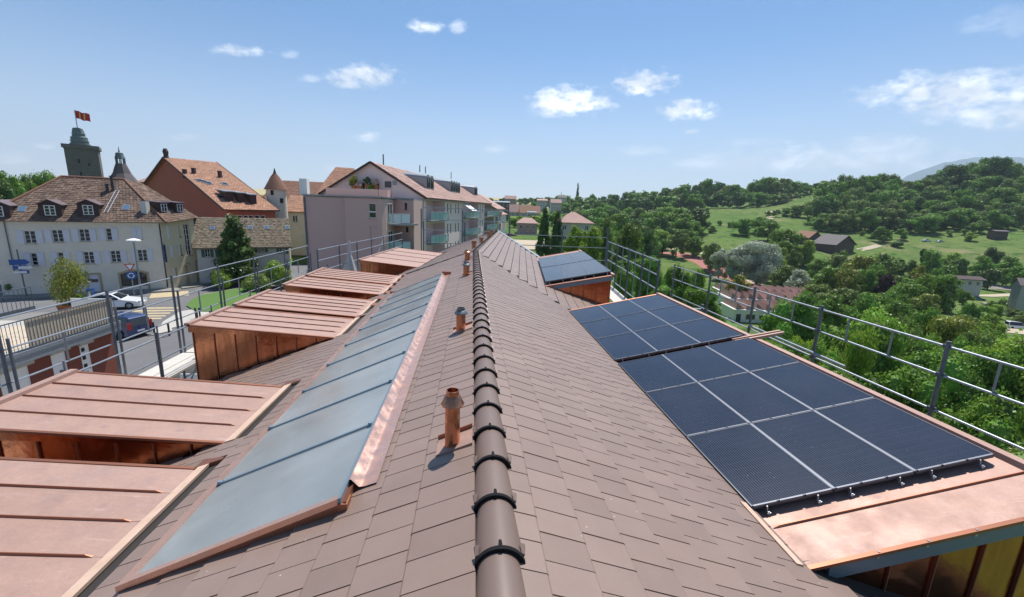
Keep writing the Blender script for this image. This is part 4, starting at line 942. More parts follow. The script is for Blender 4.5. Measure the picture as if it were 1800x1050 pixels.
# ------------------------------------------------------------------ buildings
def roof_gable(parent, C0, u, v, W, D, ze, zr_, over, material, th=.18, step=(.4, .45), tiled=True, hips=(0, 0), name='roof', verge=None):
    """ridge along u (length W), depth D along v, from corner C0 (2D); hips shorten the ridge at each end"""
    C0, u, v = nv(C0), nv(u), nv(v)
    def P(a, b, z): q = C0+u*a+v*b; return nv((q[0], q[1], z))
    sl = (zr_-ze)/(D/2); zo = ze-sl*over
    r0, r1 = P(hips[0] if hips[0] else -over, D/2, zr_), P(W-hips[1] if hips[1] else W+over, D/2, zr_)
    a, b, c, d = P(-over, -over, zo), P(W+over, -over, zo), P(W+over, D+over, zo), P(-over, D+over, zo)
    for k, q in enumerate(((a, b, r1, r0), (c, d, r0, r1))):
        if tiled and (k == 0 or tiled == 2): m = tiled_slope(q[0], q[1], q[2], q[3], step[0], step[1])
        else: m = MB().quad(*q)
        for i in range(4): p, r = q[i], q[(i+1) % 4]; m.quad(p, p-nv((0, 0, th)), r-nv((0, 0, th)), r)
        m.build(name, material, parent, kind='stuff' if tiled else None)
    if verge:
        for e_, r_ in ((a, r0), (d, r0), (b, r1), (c, r1)): MB().bar(e_+nv((0, 0, -.05)), r_+nv((0, 0, -.05)), .1, .26).build('verge_board', verge, parent)
        MB().bar(a-nv((0, 0, .06)), b-nv((0, 0, .06)), .16, .14).build('gutter', verge, parent)
    if hips[1]: m = tiled_slope(b, c, r1, r1, step[0], step[1]) if tiled else MB().quad(b, c, r1); m.build(name, material, parent, kind='stuff' if tiled else None)
    if hips[0]: m = tiled_slope(d, a, r0, r0, step[0], step[1]) if tiled else MB().quad(d, a, r0); m.build(name, material, parent, kind='stuff' if tiled else None)
    return P, sl
def chimney(parent, P, w, h, material='stone_tower', cap=True):
    m = MB().box((P[0]-w/2, P[1]-w/2, P[2]-.8), (P[0]+w/2, P[1]+w/2, P[2]+h)); c = m.build('chimney', material, parent)
    if cap: MB().box((P[0]-w*.62, P[1]-w*.62, P[2]+h), (P[0]+w*.62, P[1]+w*.62, P[2]+h+.12)).build('chimney_cap', 'dormer_dark', c)

# the long cream house ------------------------------------------------
wb = thing('town_house', (-41, 51, ST), 'long cream house with white shutters and old brown hipped roof across the street', 'house')
LW = np.linalg.norm(WC-WA)
def F(px, py): return on_wall(px, py, WA, WT)
def rectF(cx, cy, w, h): s, z = F(cx, cy); return (s-w/2, s+w/2, z-h/2, z+h/2)
ops = []; kinds = []
for (x, y, k) in ((53, 417, 2), (101.5, 415, 2), (148.5, 413.5, 2), (191.5, 412, 1), (240.5, 410, 0)):
    ops.append(rectF(x, y, .86 if k != 1 else .48, 1.3)); kinds.append(k)
for (x, y, k) in ((60.5, 456, 1), (107.5, 454.5, 1), (156.5, 453, 2), (203.5, 451, 2), (250.5, 449, 2)):
    ops.append(rectF(x, y, .86 if k == 2 else .48, 1.3)); kinds.append(k)
s0, z0 = F(168, 514); dr = (s0-.5, s0+.5, ST+.1, F(166, 483)[1]); sA, zA_ = F(213, 505); sB, zB_ = F(262, 500); aw = (sA+.1, sB-.1, ST+.5, F(238, 480)[1])
FE = (-3.27-2.73)/2
m, PF = wall(WA, WT, LW, ST, -2.95, [o for o in ops]+[dr, aw], depth=.16)
m.build('wall', 'cream_wall', wb)
for o, k in zip(ops, kinds):
    if k == 0:
        window(wb, PF, o, shutters='shutter', shw=(o[1]-o[0])/2-.01, closed=True)
    else: window(wb, PF, o, nx=2 if k == 2 else 1, shutters='shutter', shw=.5)
# door and arched shop window with their stone surrounds
q = MB(); 
def bx(mb, P, s0, s1, z0, z1, d0, d1): return mb.hexa([P(s0, z0, d0), P(s1, z0, d0), P(s1, z0, d1), P(s0, z0, d1)], [P(s0, z1, d0), P(s1, z1, d0), P(s1, z1, d1), P(s0, z1, d1)])
d_ = MB(); bx(d_, PF, dr[0], dr[1], dr[2], dr[3], .1, .15); dd_ = d_.build('door', 'shutter', wb); k = MB(); bx(k, PF, dr[0]+.15, dr[1]-.15, dr[2]+1.0, dr[3]-.5, .08, .1); k.build('pane', 'window_glass', dd_)
bx(q, PF, dr[0]-.2, dr[0], dr[2], dr[3]+.2, -.04, .05); bx(q, PF, dr[1], dr[1]+.2, dr[2], dr[3]+.2, -.04, .05); bx(q, PF, dr[0], dr[1], dr[3], dr[3]+.2, -.04, .05); q.build('door_surround', 'stone_frame', wb)
k = MB(); N = 10; pts = []
for i in range(N+1):
    t_ = i/N; s = aw[0]+(aw[1]-aw[0])*t_; pts.append((s, aw[3]+.32*math.sin(math.pi*t_)))
for i in range(N):
    (s0, z0), (s1, z1) = pts[i], pts[i+1]; k.hexa([PF(s0, z0-.12, -.05), PF(s1, z1-.12, -.05), PF(s1, z1-.12, .04), PF(s0, z0-.12, .04)], [PF(s0, z0+.1, -.05), PF(s1, z1+.1, -.05), PF(s1, z1+.1, .04), PF(s0, z0+.1, .04)])
bx(k, PF, aw[0]-.2, aw[0], ST, aw[3]+.08, -.05, .05); bx(k, PF, aw[1], aw[1]+.2, ST, aw[3]+.08, -.05, .05); k.build('arch_surround', 'stone_frame', wb)
k = MB(); 
for i in range(N):
    (s0, z0), (s1, z1) = pts[i], pts[i+1]; k.quad(PF(s0, aw[3]-.1, -.012), PF(s1, aw[3]-.1, -.012), PF(s1, z1-.1, -.012), PF(s0, z0-.1, -.012))
k.build('arch_glass', 'window_glass', wb)
window(wb, PF, aw, nx=3, ny=1, fmat='dark_frame', sill=False)
k = MB(); s, z = F(148, 487); bx(k, PF, s-.45, s+.35, z-.5, z+.5, -.05, 0); k.build('notice_board', 'galv_dark', wb)
k = MB(); bx(k, PF, 0, LW, -3.1, -2.85, -.25, 0); k.build('eave_soffit', 'pale_wall', wb)
k = MB(); k.tube(PF(.05, -3.0, -.38), PF(LW+.2, -2.95, -.38), .08, 8); s, z = F(12, 410); k2 = MB().tube(PF(s, ST+2.6, -.1), PF(s, -3, -.1), .05, 6); k2.build('downpipe', 'galv_dark', wb); MB().tube(PF(LW-.12, ST+.2, -.1), PF(LW-.12, -3, -.1), .06, 6).build('downpipe', 'dark_frame', wb); k.build('gutter', 'galv_dark', wb)
# right-hand end wall
L2_ = np.linalg.norm(WE-WC)+.1
def F2w(px, py): return on_wall(px, py, WC, WT2)
def rc(x0, y0, x1, y1): s0, z1 = F2w(x0, y0); s1, z0 = F2w(x1, y1); return (max(.08, min(s0, s1)), min(L2_-.08, max(s0, s1)), min(z0, z1), max(z0, z1))
e_o = [rc(313.6, 396, 317.6, 416.5), rc(316.5, 430.5, 320.8, 448), rc(308.3, 471.5, 311.8, 484.5), rc(321.8, 394.5, 338.5, 448.5)]
e_b = rc(297, 431.5, 305, 452)
arcs = [rc(325, 467, 338, 504), rc(343, 462, 352, 497)]; arcs = [(a_[0], a_[1], ST+.05, a_[3]) for a_ in arcs]
m, PE = wall(WC, WT2, L2_, ST, -2.45, e_o+arcs, depth=.3); m.build('wall', 'cream_wall_warm', wb)
for o in e_o[:3]: window(wb, PE, o, .2, 1, 2, .05, fmat='dark_frame', sill=True)
window(wb, PE, e_o[3], .2, 2, 6, .06, fmat='white_paint', sill=True)
for o in arcs: k = MB(); bx(k, PE, o[0], o[1], o[2], o[3], .28, .3); k.build('arch_door', 'wood_pale', wb)
for o in arcs:
    k = MB(); N = 8
    for i in range(N):
        a0, a1 = math.pi*i/N, math.pi*(i+1)/N; c_ = (o[0]+o[1])/2; r_ = (o[1]-o[0])/2
        k.hexa([PE(c_-r_*math.cos(a0), o[3]+r_*.55*math.sin(a0), -.03), PE(c_-r_*math.cos(a1), o[3]+r_*.55*math.sin(a1), -.03), PE(c_-(r_+.16)*math.cos(a1), o[3]+(r_*.55+.16)*math.sin(a1), -.03), PE(c_-(r_+.16)*math.cos(a0), o[3]+(r_*.55+.16)*math.sin(a0), -.03)],
               [PE(c_-r_*math.cos(a0), o[3]+r_*.55*math.sin(a0), .02), PE(c_-r_*math.cos(a1), o[3]+r_*.55*math.sin(a1), .02), PE(c_-(r_+.16)*math.cos(a1), o[3]+(r_*.55+.16)*math.sin(a1), .02), PE(c_-(r_+.16)*math.cos(a0), o[3]+(r_*.55+.16)*math.sin(a0), .02)])
    k.build('arch_surround', 'stone_frame', wb)
for (x0, y0, x1, y1), mt_ in (((291, 396, 298, 420), 'shutter'), ((297, 431.5, 305, 452.5), 'shutter'), ((312.5, 431, 316.5, 449.5), 'shutter'), ((303.5, 472, 307.8, 486), 'shutter')):
    o = rc(x0, y0, x1, y1); k = MB(); bx(k, PE, o[0], o[1], o[2], o[3], -.06, -.01); k.build('shutter', mt_, wb)
k = MB(); s, z = F2w(291, 470); bx(k, PE, s-.1, s+.08, ST+3.2, ST+5.2, -.25, -.05); k.build('hanging_sign', 'car_blue', wb)
# back walls and hipped roof
bk = MB(); D_ = 11.0
def Q(s, dpt, z): q_ = WA+WT*s-WN*dpt; return (q_[0], q_[1], z)
bk.quad(Q(0, 0, ST), Q(0, 0, -2.9), Q(0, D_, -2.9), Q(0, D_, ST)); bk.build('side_wall', 'cream_wall', wb)
wl = [Q(-.6, -.55, -3.05), Q(LW+.65, -.55, -3.0)]; er = (WE+WN2*.5+WT2*.4); er = (er[0], er[1], -2.5)
RL = vline = None
def on_line(px, py, P, dr_): s, z = on_wall(px, py, P, dr_); q_ = nv(P)+nv(dr_)*s; return nv((q_[0], q_[1], z))
cl = WA-WN*5.2
RLp, RRp = on_line(108, 313, cl, WT), on_line(218, 314, cl, WT); RRp[2] = RLp[2] = (RLp[2]+RRp[2])/2
br = Q(LW+1.5, 11, -2.6)
m = tiled_slope(wl[0], wl[1], RRp, RLp, .3, .32, lift=.035); rf = m.build('roof', 'old_roof', wb, kind='stuff')
m = tiled_slope(wl[1], er, RRp+nv((.9, 1.2, -.2)), RRp, .3, .32, lift=.035); m.build('roof', 'old_roof', wb, kind='stuff')
m = tiled_slope(er, br, RRp+nv((.9, 1.2, -.2)), RRp+nv((.9, 1.2, -.2)), .3, .34, lift=.03); m.build('roof', 'old_roof', wb, kind='stuff')
m = tiled_slope(Q(-.6, D_, -3), wl[0], RLp, RLp, .4, .42); m.build('roof', 'old_roof', wb, kind='stuff')
m = MB().quad(Q(-.6, D_, -3), RLp, RRp, br); m.build('roof', 'old_roof', wb)
hr = MB()
for p, q_ in ((RLp, RRp), (RRp, nv(wl[1])), (RLp, nv(wl[0]))): hr.tube(p+nv((0, 0, .03)), q_+nv((0, 0, .05)), .13, 8)
hr.build('hip_tiles', 'brown_roof', wb)
nrm = np.cross(nv(wl[1])-nv(wl[0]), RLp-nv(wl[0])); nrm /= np.linalg.norm(nrm); nrm = nrm if nrm[2] > 0 else -nrm
def on_roofF(px, py): return on_plane(px, py, wl[0], nrm)
T3 = nv((WT[0], WT[1], 0)); UP = np.cross(nrm, T3); UP = UP if UP[2] > 0 else -UP; OUT = nv((WN[0], WN[1], 0))
for (px, py) in ((90, 378), (157, 377), (-2, 380)):
    c = on_roofF(px, py+3); w_, h_ = .85, 1.25; m = MB()
    base_l, base_r = c-T3*w_, c+T3*w_; dp = 2.4
    fl, fr_ = base_l+OUT*.0, base_r+OUT*.0
    tl_, tr_ = fl+nv((0, 0, h_)), fr_+nv((0, 0, h_)); ap = c+nv((0, 0, h_+.45))
    bl_, bR_, ba_ = tl_-OUT*dp, tr_-OUT*dp, ap-OUT*(dp+.8)
    m.quad(fl, fr_, tr_, ap, tl_); m.quad(fl, tl_, bl_); m.quad(fr_, bR_, tr_)
    dmr = m.build('dormer', 'dormer_dark', wb)
    m = MB()
    for s_, t0, b0 in ((-1, tl_, bl_), (1, tr_, bR_)):
        e0_, e1_ = t0+T3*s_*.15+OUT*.22-nv((0, 0, .08)), b0+T3*s_*.15-nv((0, 0, .08)); a0_, a1_ = ap+OUT*.22, ba_
        m.hexa([e0_, a0_, a1_, e1_], [e0_+nv((0, 0, .07)), a0_+nv((0, 0, .07)), a1_+nv((0, 0, .07)), e1_+nv((0, 0, .07))])
    m.build('dormer_roof', 'dormer_roof', dmr)
    def PD(s, z, d=0, c=c): q_ = c+T3*s-OUT*d; return (q_[0], q_[1], c[2]+z)
    window(dmr, PD, (-.42, .42, .12, 1.15), -.03, 2, 3, .07, sill=False)
for (px, py, mt_) in ((39, 368, 'skylight_small'), (222, 365, 'skylight_small')):
    c = on_roofF(px, py); m = MB(); a_ = .32; q_ = [c-T3*a_-UP*.42, c+T3*a_-UP*.42, c+T3*a_+UP*.42, c-T3*a_+UP*.42]
    m.hexa([p-nrm*.02 for p in q_], [p+nrm*.07 for p in q_]); sk_ = m.build('roof_window', 'zinc', wb)
    m = MB(); q_ = [c-T3*.26-UP*.36+nrm*.075, c+T3*.26-UP*.36+nrm*.075, c+T3*.26+UP*.36+nrm*.075, c-T3*.26+UP*.36+nrm*.075]; m.quad(*q_); m.build('pane', mt_, sk_)
for (px, py, h_) in ((189, 336, .7), (199, 335, 1.5)):
    c = on_roofF(px, py); m = MB().tube(c-nv((0, 0, .3)), c+nv((0, 0, h_)), .14, 8); m.tube(c+nv((0, 0, h_)), c+nv((0, 0, h_+.12)), .19, 8); m.build('flue_pipe', 'dark_frame', wb)
lad = MB(); a_, b_ = on_roofF(207, 336), on_roofF(186, 375)
for s_ in (-.16, .16): lad.tube(a_+T3*s_+nrm*.08, b_+T3*s_+nrm*.08, .03, 5)
for i in range(12): c = a_+(b_-a_)*(i+.5)/12+nrm*.08; lad.tube(c-T3*.16, c+T3*.16, .02, 4)
lad.build('roof_ladder', 'alu', wb)
c = on_roofF(256, 372); MB().box((c[0]-.3, c[1]-.3, c[2]-.3), (c[0]+.3, c[1]+.3, c[2]+1.1)).build('chimney', 'old_white_wall', wb)
# two dark dormers on the right slope
nr2 = np.cross(nv(er)-nv(wl[1]), RRp-nv(wl[1])); nr2 /= np.linalg.norm(nr2); nr2 = nr2 if nr2[2] > 0 else -nr2
T4 = nv((WT2[0], WT2[1], 0)); O4 = nv((WN2[0], WN2[1], 0))
for px, py in ((289, 374), (317, 374)):
    c = on_plane(px, py, wl[1], nr2); m = MB(); w_ = .5; h_ = 1.1
    fl, fr_ = c-T4*w_, c+T4*w_; m.hexa([fl-O4*1.8+nv((0, 0, .5)), fl, fr_, fr_-O4*1.8+nv((0, 0, .5))], [fl-O4*2.4+nv((0, 0, h_+.15)), fl+nv((0, 0, h_)), fr_+nv((0, 0, h_)), fr_-O4*2.4+nv((0, 0, h_+.15))]); dmr = m.build('dormer', 'dormer_dark', wb)
    m = MB(); a_ = [fl+O4*.2-T4*.12, fr_+O4*.2+T4*.12, fr_-O4*2.4+T4*.12+nv((0, 0, .15)), fl-O4*2.4-T4*.12+nv((0, 0, .15))]; m.hexa([p+nv((0, 0, h_+.01)) for p in a_], [p+nv((0, 0, h_+.1)) for p in a_]); m.build('dormer_roof', 'dormer_roof', dmr)
    def PD2(s, z, d=0, c=c): q_ = c+T4*s-O4*d; return (q_[0], q_[1], c[2]+z)
    window(dmr, PD2, (-.36, .36, .12, 1.0), -.03, 2, 2, .06, sill=False)

# low old house with mossy roof ----------------------------------------
oh = thing('old_house', (-29, 58, ST), 'low old white house with mossy tiled roof and green shutters behind the conifer', 'house')
A_, B_ = nv((-33.9, 55.6)), nv((-24.66, 59.84)); t_ = (B_-A_)/np.linalg.norm(B_-A_); LL = np.linalg.norm(B_-A_); n_ = nv((t_[1], -t_[0]))
def Fo(px, py): return on_wall(px, py, A_, t_)
def ro(cx, cy, w, h): s, z = Fo(cx, cy); return (s-w/2, s+w/2, z-h/2, z+h/2)
oo = [ro(364.5, 445, .55, 1.0), ro(389, 444, .6, 1.0), ro(459, 438, .8, .8), ro(496, 439, .7, 1.0)]; od = (LL-.95, LL-.15, ST, ST+2.0)
m, PO = wall(A_, t_, LL, ST, -5.8, oo+[od]); m.build('wall', 'old_white_wall', oh)
for i, o in enumerate(oo): window(oh, PO, o, nx=2, ny=2, fw=.05, shutters='green_shutter', shw=.32)
k = MB(); bx(k, PO, od[0], od[1], od[2], od[3], .1, .14); k.build('door', 'dark_frame', oh)
DD = 6.4; zR = height_over(530, 385, B_-n_*DD/2)
gm, PG = wall(B_, -n_, DD, ST, -5.8, [(.35, 1.05, -8.2, -7.0)]); gm.quad(PG(0, -5.8), PG(DD, -5.8), PG(DD/2, zR-.15)); gm.build('gable_wall', 'old_white_wall', oh)
window(oh, PG, (.35, 1.05, -8.2, -7.0), nx=1, ny=2, fw=.05, fmat='green_shutter')
Pq, slo = roof_gable(oh, A_-t_*.0, t_, -n_, LL, DD, -5.8, zR, .35, 'moss_roof', step=(.26, .28))
nro = nv((n_[0]*slo, n_[1]*slo, 1)); nro /= np.linalg.norm(nro); T5 = nv((t_[0], t_[1], 0)); U5 = np.cross(nro, T5); U5 = U5 if U5[2] > 0 else -U5
for px in (373.5, 402, 440, 469, 505):
    c = on_plane(px, 400+(1 if px < 410 else 0), Pq(0, 0, -5.8), nro); m = MB(); q_ = [c-T5*.27-U5*.3, c+T5*.27-U5*.3, c+T5*.27+U5*.3, c-T5*.27+U5*.3]; m.hexa([p-nro*.02 for p in q_], [p+nro*.08 for p in q_]); rw = m.build('roof_window', 'zinc', oh)
    m = MB(); q_ = [c-T5*.22-U5*.25, c+T5*.22-U5*.25, c+T5*.22+U5*.25, c-T5*.22+U5*.25]; m.quad(*[p+nro*.085 for p in q_]); m.build('pane', 'skylight_small', rw)

# red gabled house -------------------------------------------------------
rb = thing('red_house', (-46, 85, ST), 'tall red rendered house with big orange tiled roof and grey dormers', 'house')
gA, gE = nv((-37.8, 70.2)), nv((-.77, .64)); gE /= np.linalg.norm(gE); rd_ = nv((.64, .77)); rd_ /= np.linalg.norm(rd_)
half = np.linalg.norm(nv((-54.3, 84))-gA); Wg = 2*half; zE, zT = -1.54, 6.66; Lr = 7.4
m = MB(); f = lambda s, z: (*(gA+gE*s), z)
m.quad(f(0, -9), f(0, zE), f(half, zT), f(Wg, zE), f(Wg, -9)); m.build('gable_wall', 'red_wall', rb)
wops = []
for px in (400, 410, 421, 432, 441, 452, 462):
    s, z = on_wall(px, 376, gA, rd_); wops.append((s-.38, s+.38, -4.4, -2.6))
wops = [o for o in wops if o[1] < Lr-.2]
m, PR = wall(gA, rd_, Lr, -9, zE, wops); m.build('wall', 'red_wall', rb)
for o in wops: window(rb, PR, o, nx=1, ny=2, fw=.09)
vv = gE
Pr, slr = roof_gable(rb, gA, rd_, gE, Lr, Wg, zE, zT, .5, 'orange_roof', step=(.42, .42), tiled=2, verge='dormer_dark')
nrr = nv((-gE[0]*slr, -gE[1]*slr, 1)); nrr /= np.linalg.norm(nrr); T6 = nv((rd_[0], rd_[1], 0)); O6 = nv((-gE[0], -gE[1], 0)); U6 = np.cross(nrr, T6); U6 = U6 if U6[2] > 0 else -U6
for px, py in ((404, 354), (425, 356), (446, 359)):
    c = on_plane(px, py, Pr(0, 0, zE), nrr); w_ = .5; h_ = 1.4; m = MB(); fl, fr_ = c-T6*w_, c+T6*w_
    m.hexa([fl-O6*1.6+nv((0, 0, 1.0)), fl, fr_, fr_-O6*1.6+nv((0, 0, 1.0))], [fl-O6*3.2+nv((0, 0, h_+.3)), fl+nv((0, 0, h_)), fr_+nv((0, 0, h_)), fr_-O6*3.2+nv((0, 0, h_+.3))]); dmr = m.build('dormer', 'dormer_dark', rb)
    m = MB(); a_ = [fl+O6*.25-T6*.15, fr_+O6*.25+T6*.15, fr_-O6*3.2+T6*.15+nv((0, 0, .3)), fl-O6*3.2-T6*.15+nv((0, 0, .3))]; m.hexa([p+nv((0, 0, h_+.02)) for p in a_], [p+nv((0, 0, h_+.16)) for p in a_]); m.build('dormer_roof', 'zinc', rb if False else dmr)
for px, py in ((350, 318), (358, 320), (367, 323), (388, 347), (418, 350), (440, 353), (395, 324)):
    c = on_plane(px, py, Pr(0, 0, zE), nrr); m = MB(); q_ = [c-T6*.5-U6*.6, c+T6*.5-U6*.6, c+T6*.5+U6*.6, c-T6*.5+U6*.6]; m.hexa([p-nrr*.02 for p in q_], [p+nrr*.12 for p in q_]); rw = m.build('roof_window', 'zinc', rb)
    m = MB(); q_ = [c-T6*.42-U6*.5, c+T6*.42-U6*.5, c+T6*.42+U6*.5, c-T6*.42+U6*.5]; m.quad(*[p+nrr*.125 for p in q_]); m.build('pane', 'window_glass', rw)
for px, py, h_ in ((387, 312, 1.1), (325, 305, .7), (341, 305, .9)): c = on_plane(px, py, Pr(0, 0, zE), nrr); chimney(rb, c, .5, h_, 'dormer_dark', False)
c = at_depth(401, 327, 92); MB().box((c[0]-.9, c[1]-.9, c[2]-2), (c[0]+.9, c[1]+.9, c[2]+1.2)).build('roof_turret', 'dormer_dark', rb)
c = nv(f(half, zT)); MB().lathe(c+nv((0, 0, -.2)), [(.5, 0), (.35, .5), (.45, 1.2), (.25, 1.7)], 8).build('ridge_ornament', 'dormer_dark', rb)

# stone tower with flag ---------------------------------------------------
tw = thing('stone_tower', (-101, 125, ST), 'square medieval stone tower topped by a small round turret', 'tower')
TC = nv((-101.7, 125.8)); ta = nv((math.cos(rad(34)), math.sin(rad(34)))); tb = nv((-ta[1], ta[0])); hw = 3.1
def tq(a, b, z): q_ = TC+ta*a+tb*b; return (q_[0], q_[1], z)
zt_ = 11.9
m = MB(); m.hexa([tq(-hw, -hw, ST), tq(hw, -hw, ST), tq(hw, hw, ST), tq(-hw, hw, ST)], [tq(-hw, -hw, zt_), tq(hw, -hw, zt_), tq(hw, hw, zt_), tq(-hw, hw, zt_)]); m.build('shaft', 'stone_tower', tw)
m = MB(); k_ = hw+.35; m.hexa([tq(-k_, -k_, zt_-.9), tq(k_, -k_, zt_-.9), tq(k_, k_, zt_-.9), tq(-k_, k_, zt_-.9)], [tq(-k_, -k_, zt_), tq(k_, -k_, zt_), tq(k_, k_, zt_), tq(-k_, k_, zt_)]); m.build('parapet', 'stone_tower', tw)
for a_, z_, h_ in ((-.9, 7.4, 1.0), (-.9, 3.6, 1.6), (.9, 6.8, .7)):
    m = MB(); m.hexa([tq(a_, -hw-.03, z_), tq(a_+.35, -hw-.03, z_), tq(a_+.35, -hw+.1, z_), tq(a_, -hw+.1, z_)], [tq(a_, -hw-.03, z_+h_), tq(a_+.35, -hw-.03, z_+h_), tq(a_+.35, -hw+.1, z_+h_), tq(a_, -hw+.1, z_+h_)]); m.build('arrow_slit', 'dark_inside', tw)
m = MB(); m.lathe((TC[0]-.3, TC[1], zt_), [(2.0, 0), (2.0, .5), (1.75, .6), (1.65, 1.9), (1.3, 2.4), (1.15, 3.6), (.95, 4.3), (.3, 4.5)], 16); m.build('turret', 'tin_green', tw, smooth=True, angle=30)
for k in range(3):
    MB().lathe((TC[0]-.3, TC[1], zt_+1.1+k*.9), [(1.95-.28*k, 0), (1.95-.28*k, .08), (1.5-.28*k, .08)], 16).build('turret_rail', 'galv', tw)
fp0 = nv((TC[0]-.3, TC[1], zt_+4.4)); fz = height_over(128.5, 193, TC); MB().tube(fp0, (fp0[0], fp0[1], fz), .09, 6).build('flagpole', 'galv', tw)
fl = MB(); N = 10; W_, H_ = 2.5, 1.9; vs = []
for j in range(2):
    for i in range(N+1): u_ = i/N; vs.append((fp0[0]+.1+W_*u_*ta[0], fp0[1]+W_*u_*ta[1]+.25*math.sin(u_*7), fz-.15-H_*j-.5*u_+.12*math.sin(u_*9)))
fl.add(vs, [(i, i+1, N+1+i+1, N+1+i) for i in range(N)]); fo = fl.build('flag', 'flag_red', label='red flag with two gold emblems flying above the stone tower', cat='flag')
def key_mark(u0):
    m = MB()
    for (a, b, c, d) in ((.0, .3, .5, .34), (.1, .9, .2, .3), (.0, .62, .35, .5), (.18, .35, .32, .12)):
        P = lambda u, v: (fp0[0]+.1+W_*(u0+u*.28)*ta[0], fp0[1]+W_*(u0+u*.28)*ta[1]+.25*math.sin((u0+u*.28)*7)-.05, fz-.15-H_*v-.5*(u0+u*.28)+.12*math.sin((u0+u*.28)*9))
        m.quad(P(a, b), P(a+.35, b+.02), P(c+.3, d), P(c, d-.02))
    m.build('flag_emblem', 'flag_gold', fo)
key_mark(.16); key_mark(.6)
sp = thing('church_spire', (-95.6, 129, ST), 'dark spire with an open bell lantern right of the stone tower', 'church spire')
c = nv((-95.4, 129.2, 0)); zs = height_over(208, 258, c)
MB().lathe((c[0], c[1], 2.0), [(4.6, 0), (3.2, 1.5), (2.0, 3.5), (1.1, 6.1)], 8).build('roof', 'slate_roof', sp)
for i in range(8): a = i*math.pi/4; MB().tube((c[0]+.95*math.cos(a), c[1]+.95*math.sin(a), 8.0), (c[0]+.95*math.cos(a), c[1]+.95*math.sin(a), 9.4), .12, 5).build('lantern_post', 'tin_green', sp)
MB().lathe((c[0], c[1], 9.35), [(1.15, 0), (1.1, .2), (.9, .9), (.8, 1.5), (.2, 1.7), (.08, 2.6), (.05, zs-9.35)], 10).build('lantern_cap', 'tin_green', sp)
MB().box((c[0]-3.4, c[1]-3.4, ST), (c[0]+3.4, c[1]+3.4, 2.1)).build('tower_body', 'stone_tower', sp)
MB().lathe((c[0]-6.1, c[1]-1, 1.5), [(1.3, 0), (.6, 2.8), (.05, 6.0)], 8).build('corner_spire', 'slate_roof', sp)
MB().lathe((c[0]+6.1, c[1]+4, 1.5), [(1.2, 0), (.6, 2.6), (.05, 6.6)], 8).build('corner_spire', 'slate_roof', sp)
MB().box((c[0]-6.6, c[1]-1.6, ST), (c[0]-5.4, c[1]-.4, 1.6)).build('spire_base', 'stone_tower', sp); MB().box((c[0]+5.4, c[1]+3.4, ST), (c[0]+6.8, c[1]+4.6, 1.6)).build('spire_base', 'stone_tower', sp)

def simple_house(name, label, px, py_eave, d, ang, W, D, h_roof, wallm, roofm, z0=None, group=None, floors=2, nwin=4, hips=(0, 0), cat='house', tiled=False, over=.5, win=True, chim=False):
    """px, py_eave: where the near corner of the eave shows; ang: bearing of the long wall (deg from +x)"""
    P = at_depth(px, py_eave, d); t = nv((math.cos(rad(ang)), math.sin(rad(ang)))); n = nv((t[1], -t[0]))
    zg = ground(P[0], P[1])-1 if z0 is None else z0
    h = thing(name, (P[0], P[1], zg), label, cat, group); ze = P[2]
    ops = []
    if win:
        fh = min(2.9, (ze-zg-1)/floors)
        for fl in range(floors):
            for i in range(nwin): s = W*(i+.5)/nwin; z = ze-1.0-fh*fl; ops.append((s-.5, s+.5, z-1.3, z)) if z-1.4 > zg else None
    m, PP_ = wall(P[:2], t, W, zg, ze, ops); m.build('wall', wallm, h)
    for o in ops: window(h, PP_, o, nx=2, ny=1, fw=.08)
    m = MB(); pz = lambda a, b, z: (*(P[:2]+t*a-n*b), z)
    ridge = ze+h_roof
    if hips[0] or hips[1]: m.quad(pz(W, 0, zg), pz(W, D, zg), pz(W, D, ze), pz(W, 0, ze)); m.quad(pz(0, 0, zg), pz(0, 0, ze), pz(0, D, ze), pz(0, D, zg))
    else:
        m.quad(pz(W, 0, zg), pz(W, D, zg), pz(W, D, ze), pz(W, D/2, ridge-.1), pz(W, 0, ze)); m.quad(pz(0, 0, zg), pz(0, 0, ze), pz(0, D/2, ridge-.1), pz(0, D, ze), pz(0, D, zg))
    m.quad(pz(0, D, zg), pz(0, D, ze), pz(W, D, ze), pz(W, D, zg)); m.build('side_wall', wallm, h)
    if win:
        g, PS = wall(pz(W, 0, 0)[:2], -n, D, ze-1.0, ze, [])
        for side_s, At, tt in ((0, pz(W, 0, 0)[:2], -n), (1, pz(0, D, 0)[:2], n)):
            _, PS = wall(At, tt, D, ze-1, ze, [])
            for i in range(2): s = D*(i+.5)/2; window(h, PS, (s-.45, s+.45, ze-2.3, ze-1.0), -.03, 1, 1, .08, sill=False)
    roof_gable(h, P[:2], t, -n, W, D, ze, ridge, over, roofm, tiled=tiled, hips=hips, step=(.6, .6))
    if chim: chimney(h, pz(W*.3, D*.4, ridge-.5), .7, 1.3, 'pale_wall')
    return h
